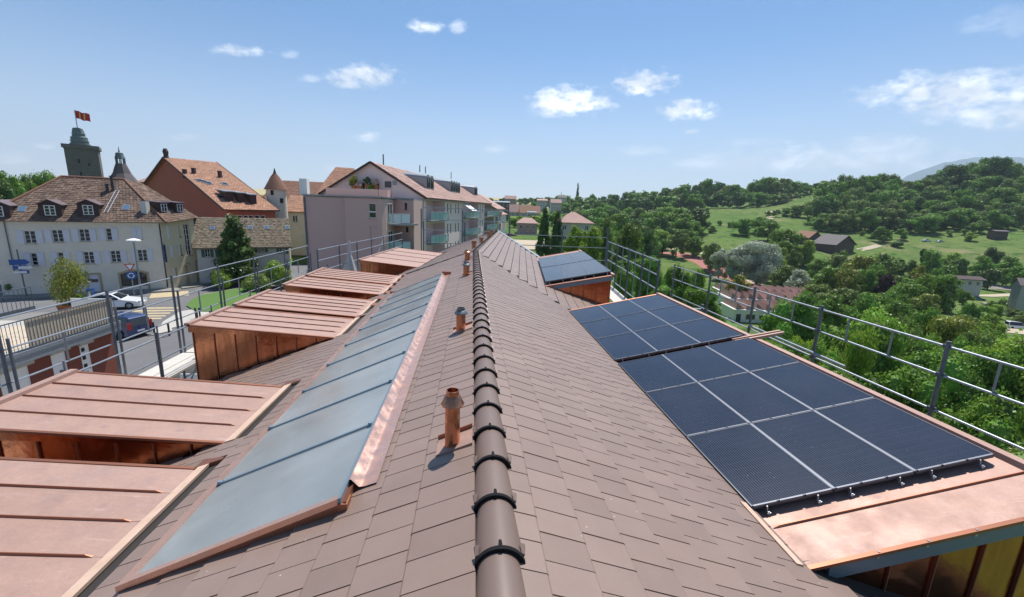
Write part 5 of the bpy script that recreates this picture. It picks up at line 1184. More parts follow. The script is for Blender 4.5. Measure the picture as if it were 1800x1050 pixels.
# roofs between the tall houses
simple_house('brown_roof_house', 'house with a broad dark brown tiled roof behind the round turret', 449, 362, 96, 8, 15.5, 16, 6.2, 'cream_wall', 'brown_roof', z0=ST, tiled=True, over=.6, floors=1, nwin=5, hips=(3, 0), win=False)
simple_house('low_orange_roof_house', 'low house with small roof windows right of the round turret', 503, 369, 82, 4, 9, 9, 2.8, 'cream_wall', 'orange_roof', z0=ST, tiled=True, floors=1, nwin=3)
simple_house('ochre_house', 'steep orange tiled roof rising behind the pink apartment block', 553, 345, 74, 20, 8.5, 12, 5.6, 'cream_wall', 'orange_roof', z0=ST, tiled=True, floors=1, nwin=2, hips=(4.0, 1.2), win=False)
simple_house('pink_roof_house', 'house with pale pink roof between the spire and the red gable', 243, 318, 120, -20, 16, 14, 3.8, 'cream_wall', 'pink_roof', z0=ST, floors=1, nwin=3, win=False, hips=(3, 0))
simple_house('low_tin_house', 'small red roofed annex between the cream and old houses', 346, 404, 58, 20, 3.2, 6, 1.6, 'cream_wall', 'orange_roof', z0=ST, win=False)
tu = thing('round_turret', (-35, 81.7, ST), 'white round turret with pointed red cone roof', 'turret')
c = nv((-35.0, 81.4, 0)); zc_ = height_over(468, 332, c); zt2 = height_over(483, 297, c)
MB().lathe((c[0], c[1], ST), [(1.62, 0), (1.62, zc_-ST)], 20).build('wall', 'cream_wall', tu, smooth=True, angle=40)
MB().lathe((c[0], c[1], zc_-.1), [(1.95, 0), (1.9, .1), (1.45, .9), (.75, 2.2), (.2, zt2-zc_-.6), (.03, zt2-zc_)], 20).build('cone_roof', 'brown_roof', tu, smooth=True, angle=50)
MB().lathe((c[0], c[1], zt2-.75), [(.28, 0), (.03, .9)], 8).build('finial', 'dark_frame', tu)
for px, py in ((478.5, 339), (495, 353), (475, 364)):
    r = ray(px, py); q_ = r*(80.2/math.hypot(r[0], r[1])*1.0); q_ = q_/np.linalg.norm(q_[:2])*(np.linalg.norm(c[:2])-1.5); s_ = on_wall(px, py, c[:2]+(-c[:2]/np.linalg.norm(c[:2]))*1.5, nv((c[1], -c[0]))/np.linalg.norm(c[:2]))
    t8 = nv((c[1], -c[0]))/np.linalg.norm(c[:2]); b8 = c[:2]-c[:2]/np.linalg.norm(c[:2])*1.62*math.sqrt(max(.1, 1-(s_[0]/1.62)**2))+t8*s_[0]
    MB().box((b8[0]-.2, b8[1]-.2, s_[1]-.4), (b8[0]+.2, b8[1]+.2, s_[1]+.4)).build('window', 'dark_inside', tu)

# pink apartment block -------------------------------------------------------
ap = thing('apartment_block', (-8, 58, ST), 'pink apartment block with flat front wing, glass balconies and tiled gable roof', 'apartment building')
ZF = .6
pF = [nv((-18.0, 48.2)), nv((-13.55, 47.4)), nv((-13.3, 46.6)), nv((-9.35, 45.75)), nv((-9.1, 46.6))]
Gc = nv((-6.0, 54.6)); gd_ = nv((-.977, .21)); wd_ = nv((.21, .977))
pR = nv((-6.55, 49.2))
def facade(A, B, ops, material='pink_wall', z0=ST, z1=ZF, depth=.15, name='wall'):
    A, B = nv(A), nv(B); t = (B-A)/np.linalg.norm(B-A); m, P = wall(A, t, np.linalg.norm(B-A), z0, z1, ops, depth=depth); m.build(name, material, ap); return P, t
facade(pF[0]+nv((-.6, 9)), pF[0], [])
facade(pF[0], pF[1], [])
tB = (pF[3]-pF[2])/np.linalg.norm(pF[3]-pF[2]); LB = np.linalg.norm(pF[3]-pF[2])
def FB(px, py): return on_wall(px, py, pF[2], tB)
s0, z1 = FB(647, 357); s1, z0 = FB(661.5, 384); s2, z3 = FB(650, 398); s3, z2 = FB(665, 424)
opsB = [(s0, min(s1, LB-.1), z0, z1), (s2, min(s3, LB-.1), z2, z3)]
facade(pF[1], pF[2], []); PB, _ = facade(pF[2], pF[3], opsB)
window(ap, PB, opsB[0], nx=1, ny=1, fw=.07); k = MB(); zm = z0+(z1-z0)*.42; bx(k, PB, opsB[0][0], opsB[0][1], zm-.06, zm+.06, .05, .14); k.build('transom', 'white_paint', ap)
k = MB(); bx(k, PB, opsB[1][0], opsB[1][1], z2, z3, .08, .14); k.build('roller_blind', 'pink_wall', ap)
facade(pF[3], pF[4], [])
# recess with balconies between the curved corner and the gable
rec = nv((-8.9, 50.6)); tR = (pR-rec)/np.linalg.norm(pR-rec); facade(pF[4], rec, [], z1=ZF); LRR = np.linalg.norm(pR-rec)
def FR(px, py): return on_wall(px, py, rec, tR)
rops = []
for (x0, y0, x1, y1) in ((711, 357, 716, 370), (713, 399, 718, 409)):
    s0, z1 = FR(x0, y0); s1, z0 = FR(x1, y1); rops.append((s0, min(s1, LRR-.05), z0, z1))
PRc, _ = facade(rec, pR, rops)
for o in rops: window(ap, PRc, o, nx=1, ny=1, fw=.05, fmat='dark_frame', sill=False)
tq_ = nv(rec)-pF[4]; tq_ /= np.linalg.norm(tq_); _, PQ = wall(pF[4], tq_, 4, ST, ZF, [])
for zb in (-2.05, -5.0, -8.0): window(ap, PQ, (.5, 2.7, zb, zb+2.1), -.02, 2, 1, .07, sill=False)
facade(pR, Gc, [])
# flat roof, parapets, roof terrace
fr_pts = [pF[0]+nv((-.6, 9)), pF[0], pF[1], pF[2], pF[3], pF[4], rec, pR, Gc, Gc+gd_*13.3]
m = MB().prism([(p[0], p[1], ZF-.15) for p in fr_pts], (0, 0, .15)); m.build('flat_roof', 'concrete', ap)
for a_, b_ in zip(fr_pts[:8], fr_pts[1:8]):
    MB().bar((a_[0], a_[1], ZF+.04), (b_[0], b_[1], ZF+.04), .3, .12).build('parapet_cap', 'zinc', ap)
tp = [nv((-17.2, 53.2)), nv((-11.0, 52.2)), nv((-10.2, 52.8)), nv((-10.0, 54.5))]
for a_, b_ in zip(tp, tp[1:]): MB().bar((a_[0], a_[1], 1.05), (b_[0], b_[1], 1.05), .25, 1.1).build('terrace_parapet', 'pink_wall', ap)
MB().tube((-17.9, 48.1, ST), (-17.9, 48.1, .4), .1, 8).build('downpipe', 'galv_dark', ap)
MB().box((-19.2, 50.5, ZF), (-18.4, 51.3, 2.4)).build('chimney', 'white_paint', ap)
# gable and main roof
zE2, zT2, Lm, Wm = 1.15, 5.0, 48.0, 13.3
gp = lambda s, z: (*(Gc+gd_*s), z)
_, PGm = wall(Gc+gd_*Wm, -gd_, Wm, ST, zE2, [])
gw = MB(); gw.quad(gp(Wm, ST), gp(0, ST), gp(0, zE2), gp(6.65, zT2), gp(Wm, zE2)); gw.build('gable_wall', 'lilac_wall', ap)
def FG(px, py): s, z = on_wall(px, py, Gc+gd_*Wm, -gd_); return s, z
s0, z1 = FG(677, 319); s1, z0 = FG(688, 330); window(ap, PGm, (s0, s1, z0, z1), -.04, 1, 1, .06, fmat='dark_frame', sill=False)
s0, z1 = FG(690, 318); s1, z0 = FG(698, 326); k = MB(); bx(k, PGm, s0, s1, z0, z1, -.04, 0); k.build('blind', 'galv', ap)
s0, z1 = FG(636, 320); s1, z0 = FG(668, 331); window(ap, PGm, (s0, s1, z0-.6, z1), -.04, 5, 1, .08, sill=False)
Pm, slm = roof_gable(ap, Gc, wd_, gd_, Lm, Wm, zE2, zT2, .4, 'pink_roof', th=.28, step=(.5, .55), verge='dormer_dark')
nrm2 = nv((-gd_[0]*slm, -gd_[1]*slm, 1)); nrm2 /= np.linalg.norm(nrm2); T9 = nv((wd_[0], wd_[1], 0)); O9 = nv((-gd_[0], -gd_[1], 0))
def FW(px, py): return on_wall(px, py, Gc, wd_)
# right wall: three loggia stacks and slim windows between them
lg = [(749, 782), (812.5, 840), (851, 872)]; lops = []; swin = []
def srange(x0, x1): return FW(x0, 400)[0], FW(x1, 400)[0]
for (x0, x1) in lg:
    s0, s1 = srange(x0, x1); s0 = max(.15, s0)
    for k in range(3): zc1 = zE2-.5-k*3.0; lops.append((s0, s1, zc1-2.6, zc1, 1.8))
    lops.append((s0, s1, zE2-.5-9.0-1.4, zE2-.5-9.0, 1.8))
for x in (787, 792.5, 801, 806, 844, 848):
    s, _ = FW(x, 400)
    for k in range(3): swin.append((s-.32, s+.32, zE2-2.3-k*3.0, zE2-.8-k*3.0))
m, PWm = wall(Gc, wd_, Lm, ST, zE2, lops+swin); m.build('wall', 'lilac_wall', ap)
for o in swin: window(ap, PWm, o, .1, 1, 1, .05, fmat='stone_frame', sill=False)
def balcony(P, s0, s1, z, out=1.2, glass='balcony_glass', curve=True, name='balcony'):
    N = 8; pts = []
    for i in range(N+1): t = i/N; pts.append((s0+(s1-s0)*t, -(.25+out*math.sin(math.pi*(.1+.8*t))) if curve else -out))
    fl = MB(); poly = [P(s0, z-.18, .3)]+[P(s, z-.18, d) for s, d in pts]+[P(s1, z-.18, .3)]; fl.prism(poly, (0, 0, .18)); b = fl.build(name, 'zinc', ap)
    for i in range(N):
        (a, da_), (c_, dc) = pts[i], pts[i+1]; g = MB(); g.hexa([P(a, z+.08, da_), P(c_, z+.08, dc), P(c_, z+.08, dc+.03), P(a, z+.08, da_+.03)], [P(a, z+1.0, da_), P(c_, z+1.0, dc), P(c_, z+1.0, dc+.03), P(a, z+1.0, da_+.03)]); g.build('glass_panel', glass, b)
    r = MB()
    for i in range(N): (a, da_), (c_, dc) = pts[i], pts[i+1]; r.tube(P(a, z+1.06, da_), P(c_, z+1.06, dc), .03, 5)
    r.build('handrail', 'alu', b)
    p = MB()
    for i in range(0, N+1): a, da_ = pts[i]; p.tube(P(a, z-.1, da_), P(a, z+1.05, da_), .022, 4)
    p.build('balusters', 'galv_dark', b)
    return b
for i, o in enumerate(lops):
    if i % 4 == 3: continue
    balcony(PWm, o[0]+.1, o[1]-.1, o[2]+.05, 1.1, glass='balcony_glass')
    window(ap, PWm, (o[0]+.4, (o[0]+o[1])/2-.2, o[2]+.15, o[3]-.35), 1.75, 2, 1, .07, sill=False, fmat='dark_frame')
for k, zb in enumerate((-2.1, -5.1, -8.1)):
    b = balcony(PRc, -2.1, LRR+.35, zb, 2.6, glass='balcony_white' if k == 0 else 'balcony_glass')
for k, (px, py) in enumerate(((722, 383),)):
    pass
# awnings on the second stack
o = lops[4]; 
for s_ in (o[0]+.3, o[0]+2.6):
    m = MB(); m.hexa([PWm(s_, o[3]-1.3, -1.7), PWm(s_+2, o[3]-1.3, -1.7), PWm(s_+2, o[3]-1.34, -1.7), PWm(s_, o[3]-1.34, -1.7)], [PWm(s_, o[3]-.1, .1), PWm(s_+2, o[3]-.1, .1), PWm(s_+2, o[3]-.06, .1), PWm(s_, o[3]-.06, .1)]); m.build('awning', 'white_sign', ap)
# barrel dormers
for (px, py, n_w) in ((753, 333, 2), (794, 338, 4), (835, 344, 2)):
    c = on_plane(px, py, Pm(0, 0, zE2), nrm2)
    for j in range(n_w):
        cc = c+T9*(j*1.75); m = MB(); N = 7; w_ = .86
        pr = [(-w_, 0)]+[(-w_*math.cos(math.pi*i/N), 1.5+.5*math.sin(math.pi*i/N)) for i in range(N+1)]+[(w_, 0)]
        front = [cc+T9*a+nv((0, 0, b)) for a, b in pr]; back = [p-O9*3.4+nv((0, 0, .25)) for p in front]
        n_ = len(pr); m.add([*front, *back], [tuple(range(n_))]+[(i, n_+i, n_+(i+1) % n_, (i+1) % n_) for i in range(n_)]); dmr = m.build('dormer', 'zinc' if j % 2 == 0 else 'zinc', ap)
        def PD3(s, z, d=0, cc=cc): q_ = cc+T9*s-O9*d; return (q_[0], q_[1], cc[2]+z)
        window(dmr, PD3, (-.5, .5, .2, 1.6), -.03, 1, 1, .08, fmat='dark_frame', sill=False)
for px, py, h_ in ((674, 288, 1.2), (738, 301, 1.0), (748, 303, 1.0), (793, 313, 1.3)):
    c = on_plane(px, py, Pm(0, 0, zE2), nrm2); MB().tube(c-nv((0, 0, .2)), c+nv((0, 0, h_)), .09, 6).build('flue_pipe', 'galv_dark', ap)
pl = []
for px, py, w_, mt_ in ((622, 326, .9, 'leaf_yellow'), (632, 327, .55, 'flowers_pale'), (646, 323, .7, 'leaf_dark'), (661, 325, .6, 'flowers_pale'), (653, 338, .8, 'leaf_bright'), (604, 340, .5, 'leaf_mid')):
    pl.append((at_depth(px, py, 52), w_, mt_))
# next block along the street
nb = thing('terraced_apartments', (8, 112, ST), 'pale stepped apartment house beyond the pink block with red roof and teal balconies', 'apartment building')
A_ = nv((5.3, 104)); m = MB()
t_ = wd_; ops = [(2+i*6, 6.5+i*6, z, z+2.3, 1.5) for i in range(2) for z in (-9.5, -6.4, -3.3)]
m, PN = wall(A_, t_, 14, ST, .2, ops); m.build('wall', 'cream_wall', nb)
gw = MB(); g_ = nv((-.977, .21)); gq = lambda s, z: (*(A_+g_*s), z); gw.quad(gq(12, ST), gq(0, ST), gq(0, .2), gq(6, 3.4), gq(12, .2)); gw.build('gable_wall', 'cream_wall', nb)
roof_gable(nb, A_, t_, g_, 14, 12, .2, 3.4, .8, 'pink_roof', tiled=False)
for o in ops:
    b = MB(); bx(b, PN, o[0]-.2, o[1]+.2, o[2]-.2, o[2], -1.3, 0); bb = b.build('balcony', 'zinc', nb); g = MB(); bx(g, PN, o[0]-.2, o[1]+.2, o[2], o[2]+1, -1.3, -1.25); g.build('glass_panel', 'balcony_glass', bb)
simple_house('stepped_house', 'lower red roofed house stepping down beyond the apartments', 880, 376, 120, 78, 12, 12, 2.6, 'pale_wall', 'pink_roof', z0=ST)

# garage block with roof terrace below the left scaffold ----------------------
gb = thing('garage_block', (-20, 17, ST), 'dark red flat roofed garage block with white doors and railed roof terrace', 'garage')
GA = nv((-18.3, 9.0)); gt_ = nv((0, 1.)); GL = 13.6; GZ = -6.4
gops = [(8.2, 9.35, -9.3, -7.05), (10.3, 11.0, -9.3, -7.0), (11.68, 12.2, -9.3, -7.05)]
m, PGb = wall(GA, gt_, GL, ST, GZ-.3, gops, depth=.12); m.build('wall', 'brown_red', gb)
for o in gops:
    k = MB(); bx(k, PGb, o[0], o[1], o[2], o[3], .05, .12); dd_ = k.build('door', 'white_paint', gb)
    k = MB(); bx(k, PGb, o[0]-.08, o[1]+.12, o[3], o[3]+.14, -.14, .1); k.build('lintel', 'concrete', gb)
o = gops[2]
for j in range(4): k = MB(); bx(k, PGb, o[0]+.12, o[0]+.28, -8.6+j*.4, -8.42+j*.4, .03, .05); k.build('door_pane', 'dark_inside', gb)
bkw = MB(); bkw.box((-24.0, 9, ST), (-18.6, 22.55, GZ-.35)); bkw.build('carcass', 'brown_red', gb)
MB().box((c0-3.0, 22.65, GZ-.34), (c0+3, 27, GZ)).build('terrace_slab', 'concrete', gb) if False else None
MB().box((-24.1, 9, GZ-.34), (-18.2, 22.65, GZ)).build('terrace_slab', 'concrete', gb)
for i in range(7):
    for j in range(3): MB().box((-18.55-j*1.1-1.07, 9.1+i*1.8, GZ), (-18.55-j*1.1, 9.1+i*1.8+1.77, GZ+.02)).build('paving_slab', 'beige_screen', gb)
MB().box((-18.2, 9, GZ-.42), (-17.9, 22.65, GZ-.1)).build('edge_beam', 'galv', gb); MB().box((-17.93, 9, GZ-.1), (-17.86, 22.65, GZ+.06)).build('gutter', 'galv', gb)
rl = thing('terrace_railing', (-18.0, 17, GZ), 'railing of thin upright bars partly backed by beige privacy screens', 'railing')
ya = on_wall(56, 610, nv((-18.0, 0)), nv((0, 1.)))[0]
y = 9.1
while y < 22.6: MB().tube((-18.0, y, GZ), (-18.0, y, GZ+1.28), .014, 4).build('baluster', 'galv_dark', rl); y += .145
for z in (GZ+.1, GZ+1.28): MB().bar((-18.0, 9, z), (-18.0, 22.6, z), .04, .04).build('handrail', 'galv_dark', rl)
y = ya
while y < 22.4: MB().box((-18.09, y+.01, GZ+.08), (-18.05, min(22.55, y+1.75), GZ+1.26)).build('privacy_screen', 'beige_screen', rl); y += 1.8
MB().box((-20.0, 22.6, GZ-.2), (-18.3, 22.65, GZ+1.2)).build('end_screen', 'white_paint', gb)
rl2 = thing('garden_railing', (-24, 20, GZ), 'far railing of dark bars in front of the parking area', 'railing')
y = 12.0
while y < 25: MB().tube((-24.0, y, GZ), (-24.0, y, GZ+1.25), .016, 4).build('baluster', 'galv_dark', rl2); y += .22
MB().bar((-24.0, 12, GZ+1.25), (-24.0, 25, GZ+1.25), .05, .05).build('handrail', 'galv_dark', rl2); MB().bar((-24.0, 12, GZ+.1), (-24.0, 25, GZ+.1), .08, .2).build('kerb_rail', 'galv_dark', rl2)
# planter with bush
PLC = c = on_z(133, 551, GZ)[:2]; pt = thing('planter', (c[0], c[1], GZ), 'rust orange planter box on the terrace filled with a feathery shrub', 'planter')
MB().hexa([(c[0]-.55, c[1]-.25, GZ), (c[0]+.55, c[1]-.25, GZ), (c[0]+.55, c[1]+.25, GZ), (c[0]-.55, c[1]+.25, GZ)], [(c[0]-.65, c[1]-.3, GZ+.5), (c[0]+.65, c[1]-.3, GZ+.5), (c[0]+.65, c[1]+.3, GZ+.5), (c[0]-.65, c[1]+.3, GZ+.5)]).build('box', 'terracotta', pt)
MB().box((c[0]-.6, c[1]-.26, GZ+.5), (c[0]+.6, c[1]+.26, GZ+.52)).build('soil', 'deck_dark', pt)
# stair flight and walls in the yard
yw = thing('yard_wall', (-14, 26, ST), 'low concrete retaining wall of the yard beside the garage', 'wall')
MB().box((-17.5, 24.6, ST), (-9, 24.85, ST+1.3)).build('wall', 'concrete', yw)
MB().box((-9.2, 24.6, ST), (-8.95, 38, ST+1.2)).build('wall_return', 'concrete', yw)
for i in range(6):
    pass
ta_ = thing('tool_trestle', (-13.5, 21, ST), 'white leaning board beside tools in the yard', 'board')
MB().hexa([(-14.6, 21.0, ST), (-13.2, 21.0, ST), (-13.2, 21.05, ST), (-14.6, 21.05, ST)], [(-14.6, 21.5, ST+1.9), (-13.2, 21.5, ST+1.9), (-13.2, 21.55, ST+1.9), (-14.6, 21.55, ST+1.9)]).build('panel', 'white_paint', ta_)

# street furniture -------------------------------------------------------------
c = on_z(256, 566, ST); zl_ = height_over(226, 424, c); lp = thing('street_lamp', c, 'tall grey street lamp with flat white head in front of the cream house', 'street lamp')
MB().tube(c, (c[0], c[1], zl_), .09, 8, .05).build('pole', 'galv', lp); MB().lathe((c[0], c[1], zl_), [(.12, -.05), (.5, 0), (.48, .08), (.15, .2)], 12).build('lamp_head', 'white_paint', lp)
c = on_z(47, 523, ST); zt3 = height_over(27, 460, c); sg = thing('direction_sign', c, 'blue and white direction signs on a leaning grey post', 'road sign')
MB().tube(c, (c[0], c[1], zt3+1.2), .06, 6).build('pole', 'galv_dark', sg)
tt = WT
def plate(parent, c, s0, s1, z0, z1, mt_, point=0, off=.08, nm='plate'):
    n = WN; P = lambda s, z, d: (c[0]+tt[0]*s+n[0]*d, c[1]+tt[1]*s+n[1]*d, z); m = MB()
    pts = [(s0, z0), (s1, z0), (s1, z1), (s0, z1)]
    if point > 0: pts = [(s0, z0), (s1, z0), (s1+point, (z0+z1)/2), (s1, z1), (s0, z1)]
    if point < 0: pts = [(s0+point, (z0+z1)/2), (s0, z0), (s1, z0), (s1, z1), (s0, z1)]
    a = [P(s, z, off) for s, z in pts]; m.prism(a, (n[0]*.03, n[1]*.03, 0)); return m.build(nm, mt_, parent)
plate(sg, c, -.7, .45, zt3-.35, zt3+.2, 'blue_sign', .35); plate(sg, c, -.5, .5, zt3-.8, zt3-.42, 'blue_sign', .3); plate(sg, c, -.1, .8, zt3-.75, zt3-.5, 'white_sign', .25, .13); plate(sg, c, -.2, .6, zt3-1.25, zt3-.9, 'blue_sign', 0); plate(sg, c, -.4, .45, zt3-1.2, zt3-.98, 'white_sign', -.25, .13)
c = on_z(238, 530, ST); z1_ = height_over(228, 472, c); gs = thing('give_way_sign', c, 'white give way triangle above a round blue roundabout sign', 'road sign')
MB().tube(c, (c[0], c[1], z1_+.6), .05, 6).build('pole', 'galv', gs)
n = WN; P = lambda s, z, d: (c[0]+tt[0]*s+n[0]*d, c[1]+tt[1]*s+n[1]*d, z)
MB().prism([P(-.45, z1_+.45, .06), P(.45, z1_+.45, .06), P(0, z1_-.3, .06)], (n[0]*.02, n[1]*.02, 0)).build('triangle_rim', 'red_sign', gs); MB().prism([P(-.3, z1_+.37, .085), P(.3, z1_+.37, .085), P(0, z1_-.14, .085)], (n[0]*.01, n[1]*.01, 0)).build('triangle_face', 'white_sign', gs)
zc2 = height_over(228, 484.5, c)
def disc(r, zc, off, N=16, s0=0): return [P(s0+r*math.cos(2*math.pi*i/N), zc+r*math.sin(2*math.pi*i/N), off) for i in range(N)]
MB().prism(disc(.42, zc2, .06), (n[0]*.02, n[1]*.02, 0)).build('round_plate', 'blue_sign', gs)
for i in range(3):
    a0 = i*2*math.pi/3+.5; m = MB()
    for j in range(4): a = a0+j*.35; b = a+.35; m.quad(P(.27*math.cos(a), zc2+.27*math.sin(a), .09), P(.27*math.cos(b), zc2+.27*math.sin(b), .09), P(.19*math.cos(b), zc2+.19*math.sin(b), .09), P(.19*math.cos(a), zc2+.19*math.sin(a), .09))
    a = a0+1.4; m.quad(P(.32*math.cos(a), zc2+.32*math.sin(a), .09), P(.23*math.cos(a+.45), zc2+.23*math.sin(a+.45), .09), P(.13*math.cos(a), zc2+.13*math.sin(a), .09))
    m.build('arrow', 'white_sign', gs)
c = on_z(163, 538, ST); ib = thing('sign_bollard', c, 'blue topped bollard with a white pictogram behind the terrace screens', 'bollard')
MB().tube(c, c+nv((0, 0, .8)), .2, 8).build('base', 'galv', ib); MB().box((c[0]-.3, c[1]-.12, c[2]+.8), (c[0]+.3, c[1]+.12, c[2]+1.75)).build('sign_box', 'blue_sign', ib)
MB().prism([(c[0]-.16, c[1]-.14, c[2]+.95), (c[0]+.16, c[1]-.14, c[2]+.95), (c[0], c[1]-.14, c[2]+1.5)], (0, .01, 0)).build('pictogram', 'white_sign', ib)
c = on_z(78, 517, ST); MB().box((c[0]-.5, c[1]-.05, c[2]+.5), (c[0]+.5, c[1]+.05, c[2]+1.9)).build('notice_panel', 'white_sign', label='small white notice panel standing in front of the cream house', cat='notice board')
BUSHES = []
for px, py, lb in ((21, 519, 'leftmost potted shrub by the cream house wall'), (42, 517, 'potted shrub behind the direction sign post'), (66, 516, 'potted shrub just left of the white notice panel')):
    c = on_z(px, py, ST); pz = thing('flower_pot', c, lb, 'flower pot'); MB().lathe(c, [(.3, 0), (.42, .55), (.44, .6)], 10).build('pot', 'car_dark', pz); BUSHES.append((pz, c+nv((0, 0, .55)), .7))
for i, (px, py) in enumerate(((298, 590), (272, 588), (345, 560), (352, 560), (348, 566))):
    c = on_z(px, py, ST); MB().lathe(c, [(.07, 0), (.07, .9), (.09, .92), (.05, 1.0)], 8).build('bollard', 'dark_frame', label=('slim dark post left of the crossing, farther one', 'slim dark post left of the crossing, nearer one', 'slim dark post by the island kerb, leftmost', 'slim dark post by the island kerb, rightmost', 'slim dark post by the island kerb, nearest')[i], cat='bollard', group='dark posts along the crossing')

# cars ------------------------------------------------------------------------
def car(c, head, paint, label, L=4.5, W=1.78, H=1.45, van=False, group=None, detail=True):
    h = math.atan2(head[1], head[0]); t = thing('parked_car' , c, label, 'car', group); co, si = math.cos(h), math.sin(h)
    def T(p): x, y, z = p; return (c[0]+x*co-y*si, c[1]+x*si+y*co, c[2]+z)
    l, w = L/2, W/2; zb, zs = .2, .88 if not van else .98
    if van: prof = [(-l, .35), (-l, zs), (-l+.12, H-.12), (-l+.35, H), (l-1.9, H), (l-1.1, zs+.06), (l-.15, zs-.16), (l, .55), (l-.05, zb), (-l+.1, zb)]; cab = [(-l+.12, zs), (-l+.22, H-.1), (-l+.4, H-.04), (l-1.95, H-.04), (l-1.2, zs+.04)]
    else: prof = [(-l, .4), (-l+.03, zs-.05), (-l+.25, zs+.03), (-l+.75, H-.15), (-l+1.35, H), (l-2.2, H), (l-1.35, zs+.04), (l-.3, zs-.15), (l, .5), (l-.05, zb), (-l+.1, zb)]; cab = [(-l+.45, zs+.02), (-l+.85, H-.18), (-l+1.4, H-.06), (l-2.2, H-.06), (l-1.5, zs+.02)]
    def wid(z): return w if z <= zs+.02 else w-(z-zs)*.34
    m = MB(); n = len(prof); V = [T((x, -wid(z), z)) for x, z in prof]+[T((x, wid(z), z)) for x, z in prof]
    m.add(V, [tuple(range(n))[::-1], tuple(range(n, 2*n))]+[(i, (i+1) % n, n+(i+1) % n, n+i) for i in range(n)]); b = m.build('body', paint, t)
    md = b.modifiers.new('bevel', 'BEVEL'); md.width = .05; md.segments = 2; md.limit_method = 'ANGLE'; md.angle_limit = rad(25)
    for s in (-1, 1):
        g = MB(); q = [(x, s*(wid(z)+.008), z) for x, z in cab]; g.quad(*[T(p) for p in (q if s > 0 else q[::-1])]); g.build('side_window', 'window_glass', t)
    # screens sit on the sloping faces, a touch proud
    def screen(i, j, nm):
        (x0, z0), (x1, z1) = prof[i], prof[j]; g = MB(); dx, dz = x1-x0, z1-z0; ln = math.hypot(dx, dz); nx_, nz_ = -dz/ln*.012, dx/ln*.012
        if nz_ < 0: nx_, nz_ = -nx_, -nz_
        a, b_ = .12, .9; q = [(x0+dx*a+nx_, -wid(z0)*.86, z0+dz*a+nz_), (x0+dx*a+nx_, wid(z0)*.86, z0+dz*a+nz_), (x0+dx*b_+nx_, wid(z1)*.84, z0+dz*b_+nz_), (x0+dx*b_+nx_, -wid(z1)*.84, z0+dz*b_+nz_)]; g.quad(*[T(p) for p in q]); g.build(nm, 'window_glass', t)
    if van:
        g = MB(); g.hexa([T((-l-.01, -w*.8, zs+.02)), T((-l-.01, w*.8, zs+.02)), T((-l+.1, w*.8, zs+.02)), T((-l+.1, -w*.8, zs+.02))], [T((-l+.1, -w*.72, H-.16)), T((-l+.1, w*.72, H-.16)), T((-l+.2, w*.72, H-.16)), T((-l+.2, -w*.72, H-.16))]); g.build('rear_window', 'window_glass', t); screen(5, 4, 'windscreen')
    else: screen(2, 3, 'rear_window'); screen(6, 5, 'windscreen')
    for x in (-l+.82, l-.88):
        for s in (-1, 1):
            a, b_ = T((x, s*(w-.2), .33)), T((x, s*(w+.015), .33)); wh = MB().tube(a, b_, .33, 16).build('wheel', 'tyre', t)
            if detail: MB().tube(b_, T((x, s*(w+.03), .33)), .2, 12).build('rim', 'galv', wh)
    if detail:
        for s in (-1, 1):
            MB().box((-l-.02, min(s*w*.7, s*w*.98), zs-.25 if not van else .75), (-l+.1, max(s*w*.7, s*w*.98), zs if not van else 1.25), T).build('tail_light', 'tail_light', t)
            MB().box((l-.2, min(s*w*.6, s*w*.95), .58), (l-.02, max(s*w*.6, s*w*.95), .72), T).build('headlight', 'lamp_clear', t)
            MB().box((l-1.6, min(s*w, s*(w+.17)), zs+.02), (l-1.5, max(s*w, s*(w+.17)), zs+.16), T).build('door_mirror', paint, t)
        MB().box((-l-.02, -.26, .5), (-l, .26, .62), T).build('number_plate', 'white_sign', t)
    return t
car(on_z(203, 541, ST)+nv((0, 0, .0)), (.95, .3), 'car_white', 'white saloon car driving past the cream house', L=4.5)
car(on_z(213, 592, ST)+nv((-.6, .6, 0)), (-.95, .3), 'car_blue', 'dark blue estate car parked beyond the terrace screens', L=4.5, H=1.7, van=True)
def ordinal(n): return str(n)+('th' if 10 <= n % 100 <= 20 else {1: 'st', 2: 'nd', 3: 'rd'}.get(n % 10, 'th'))
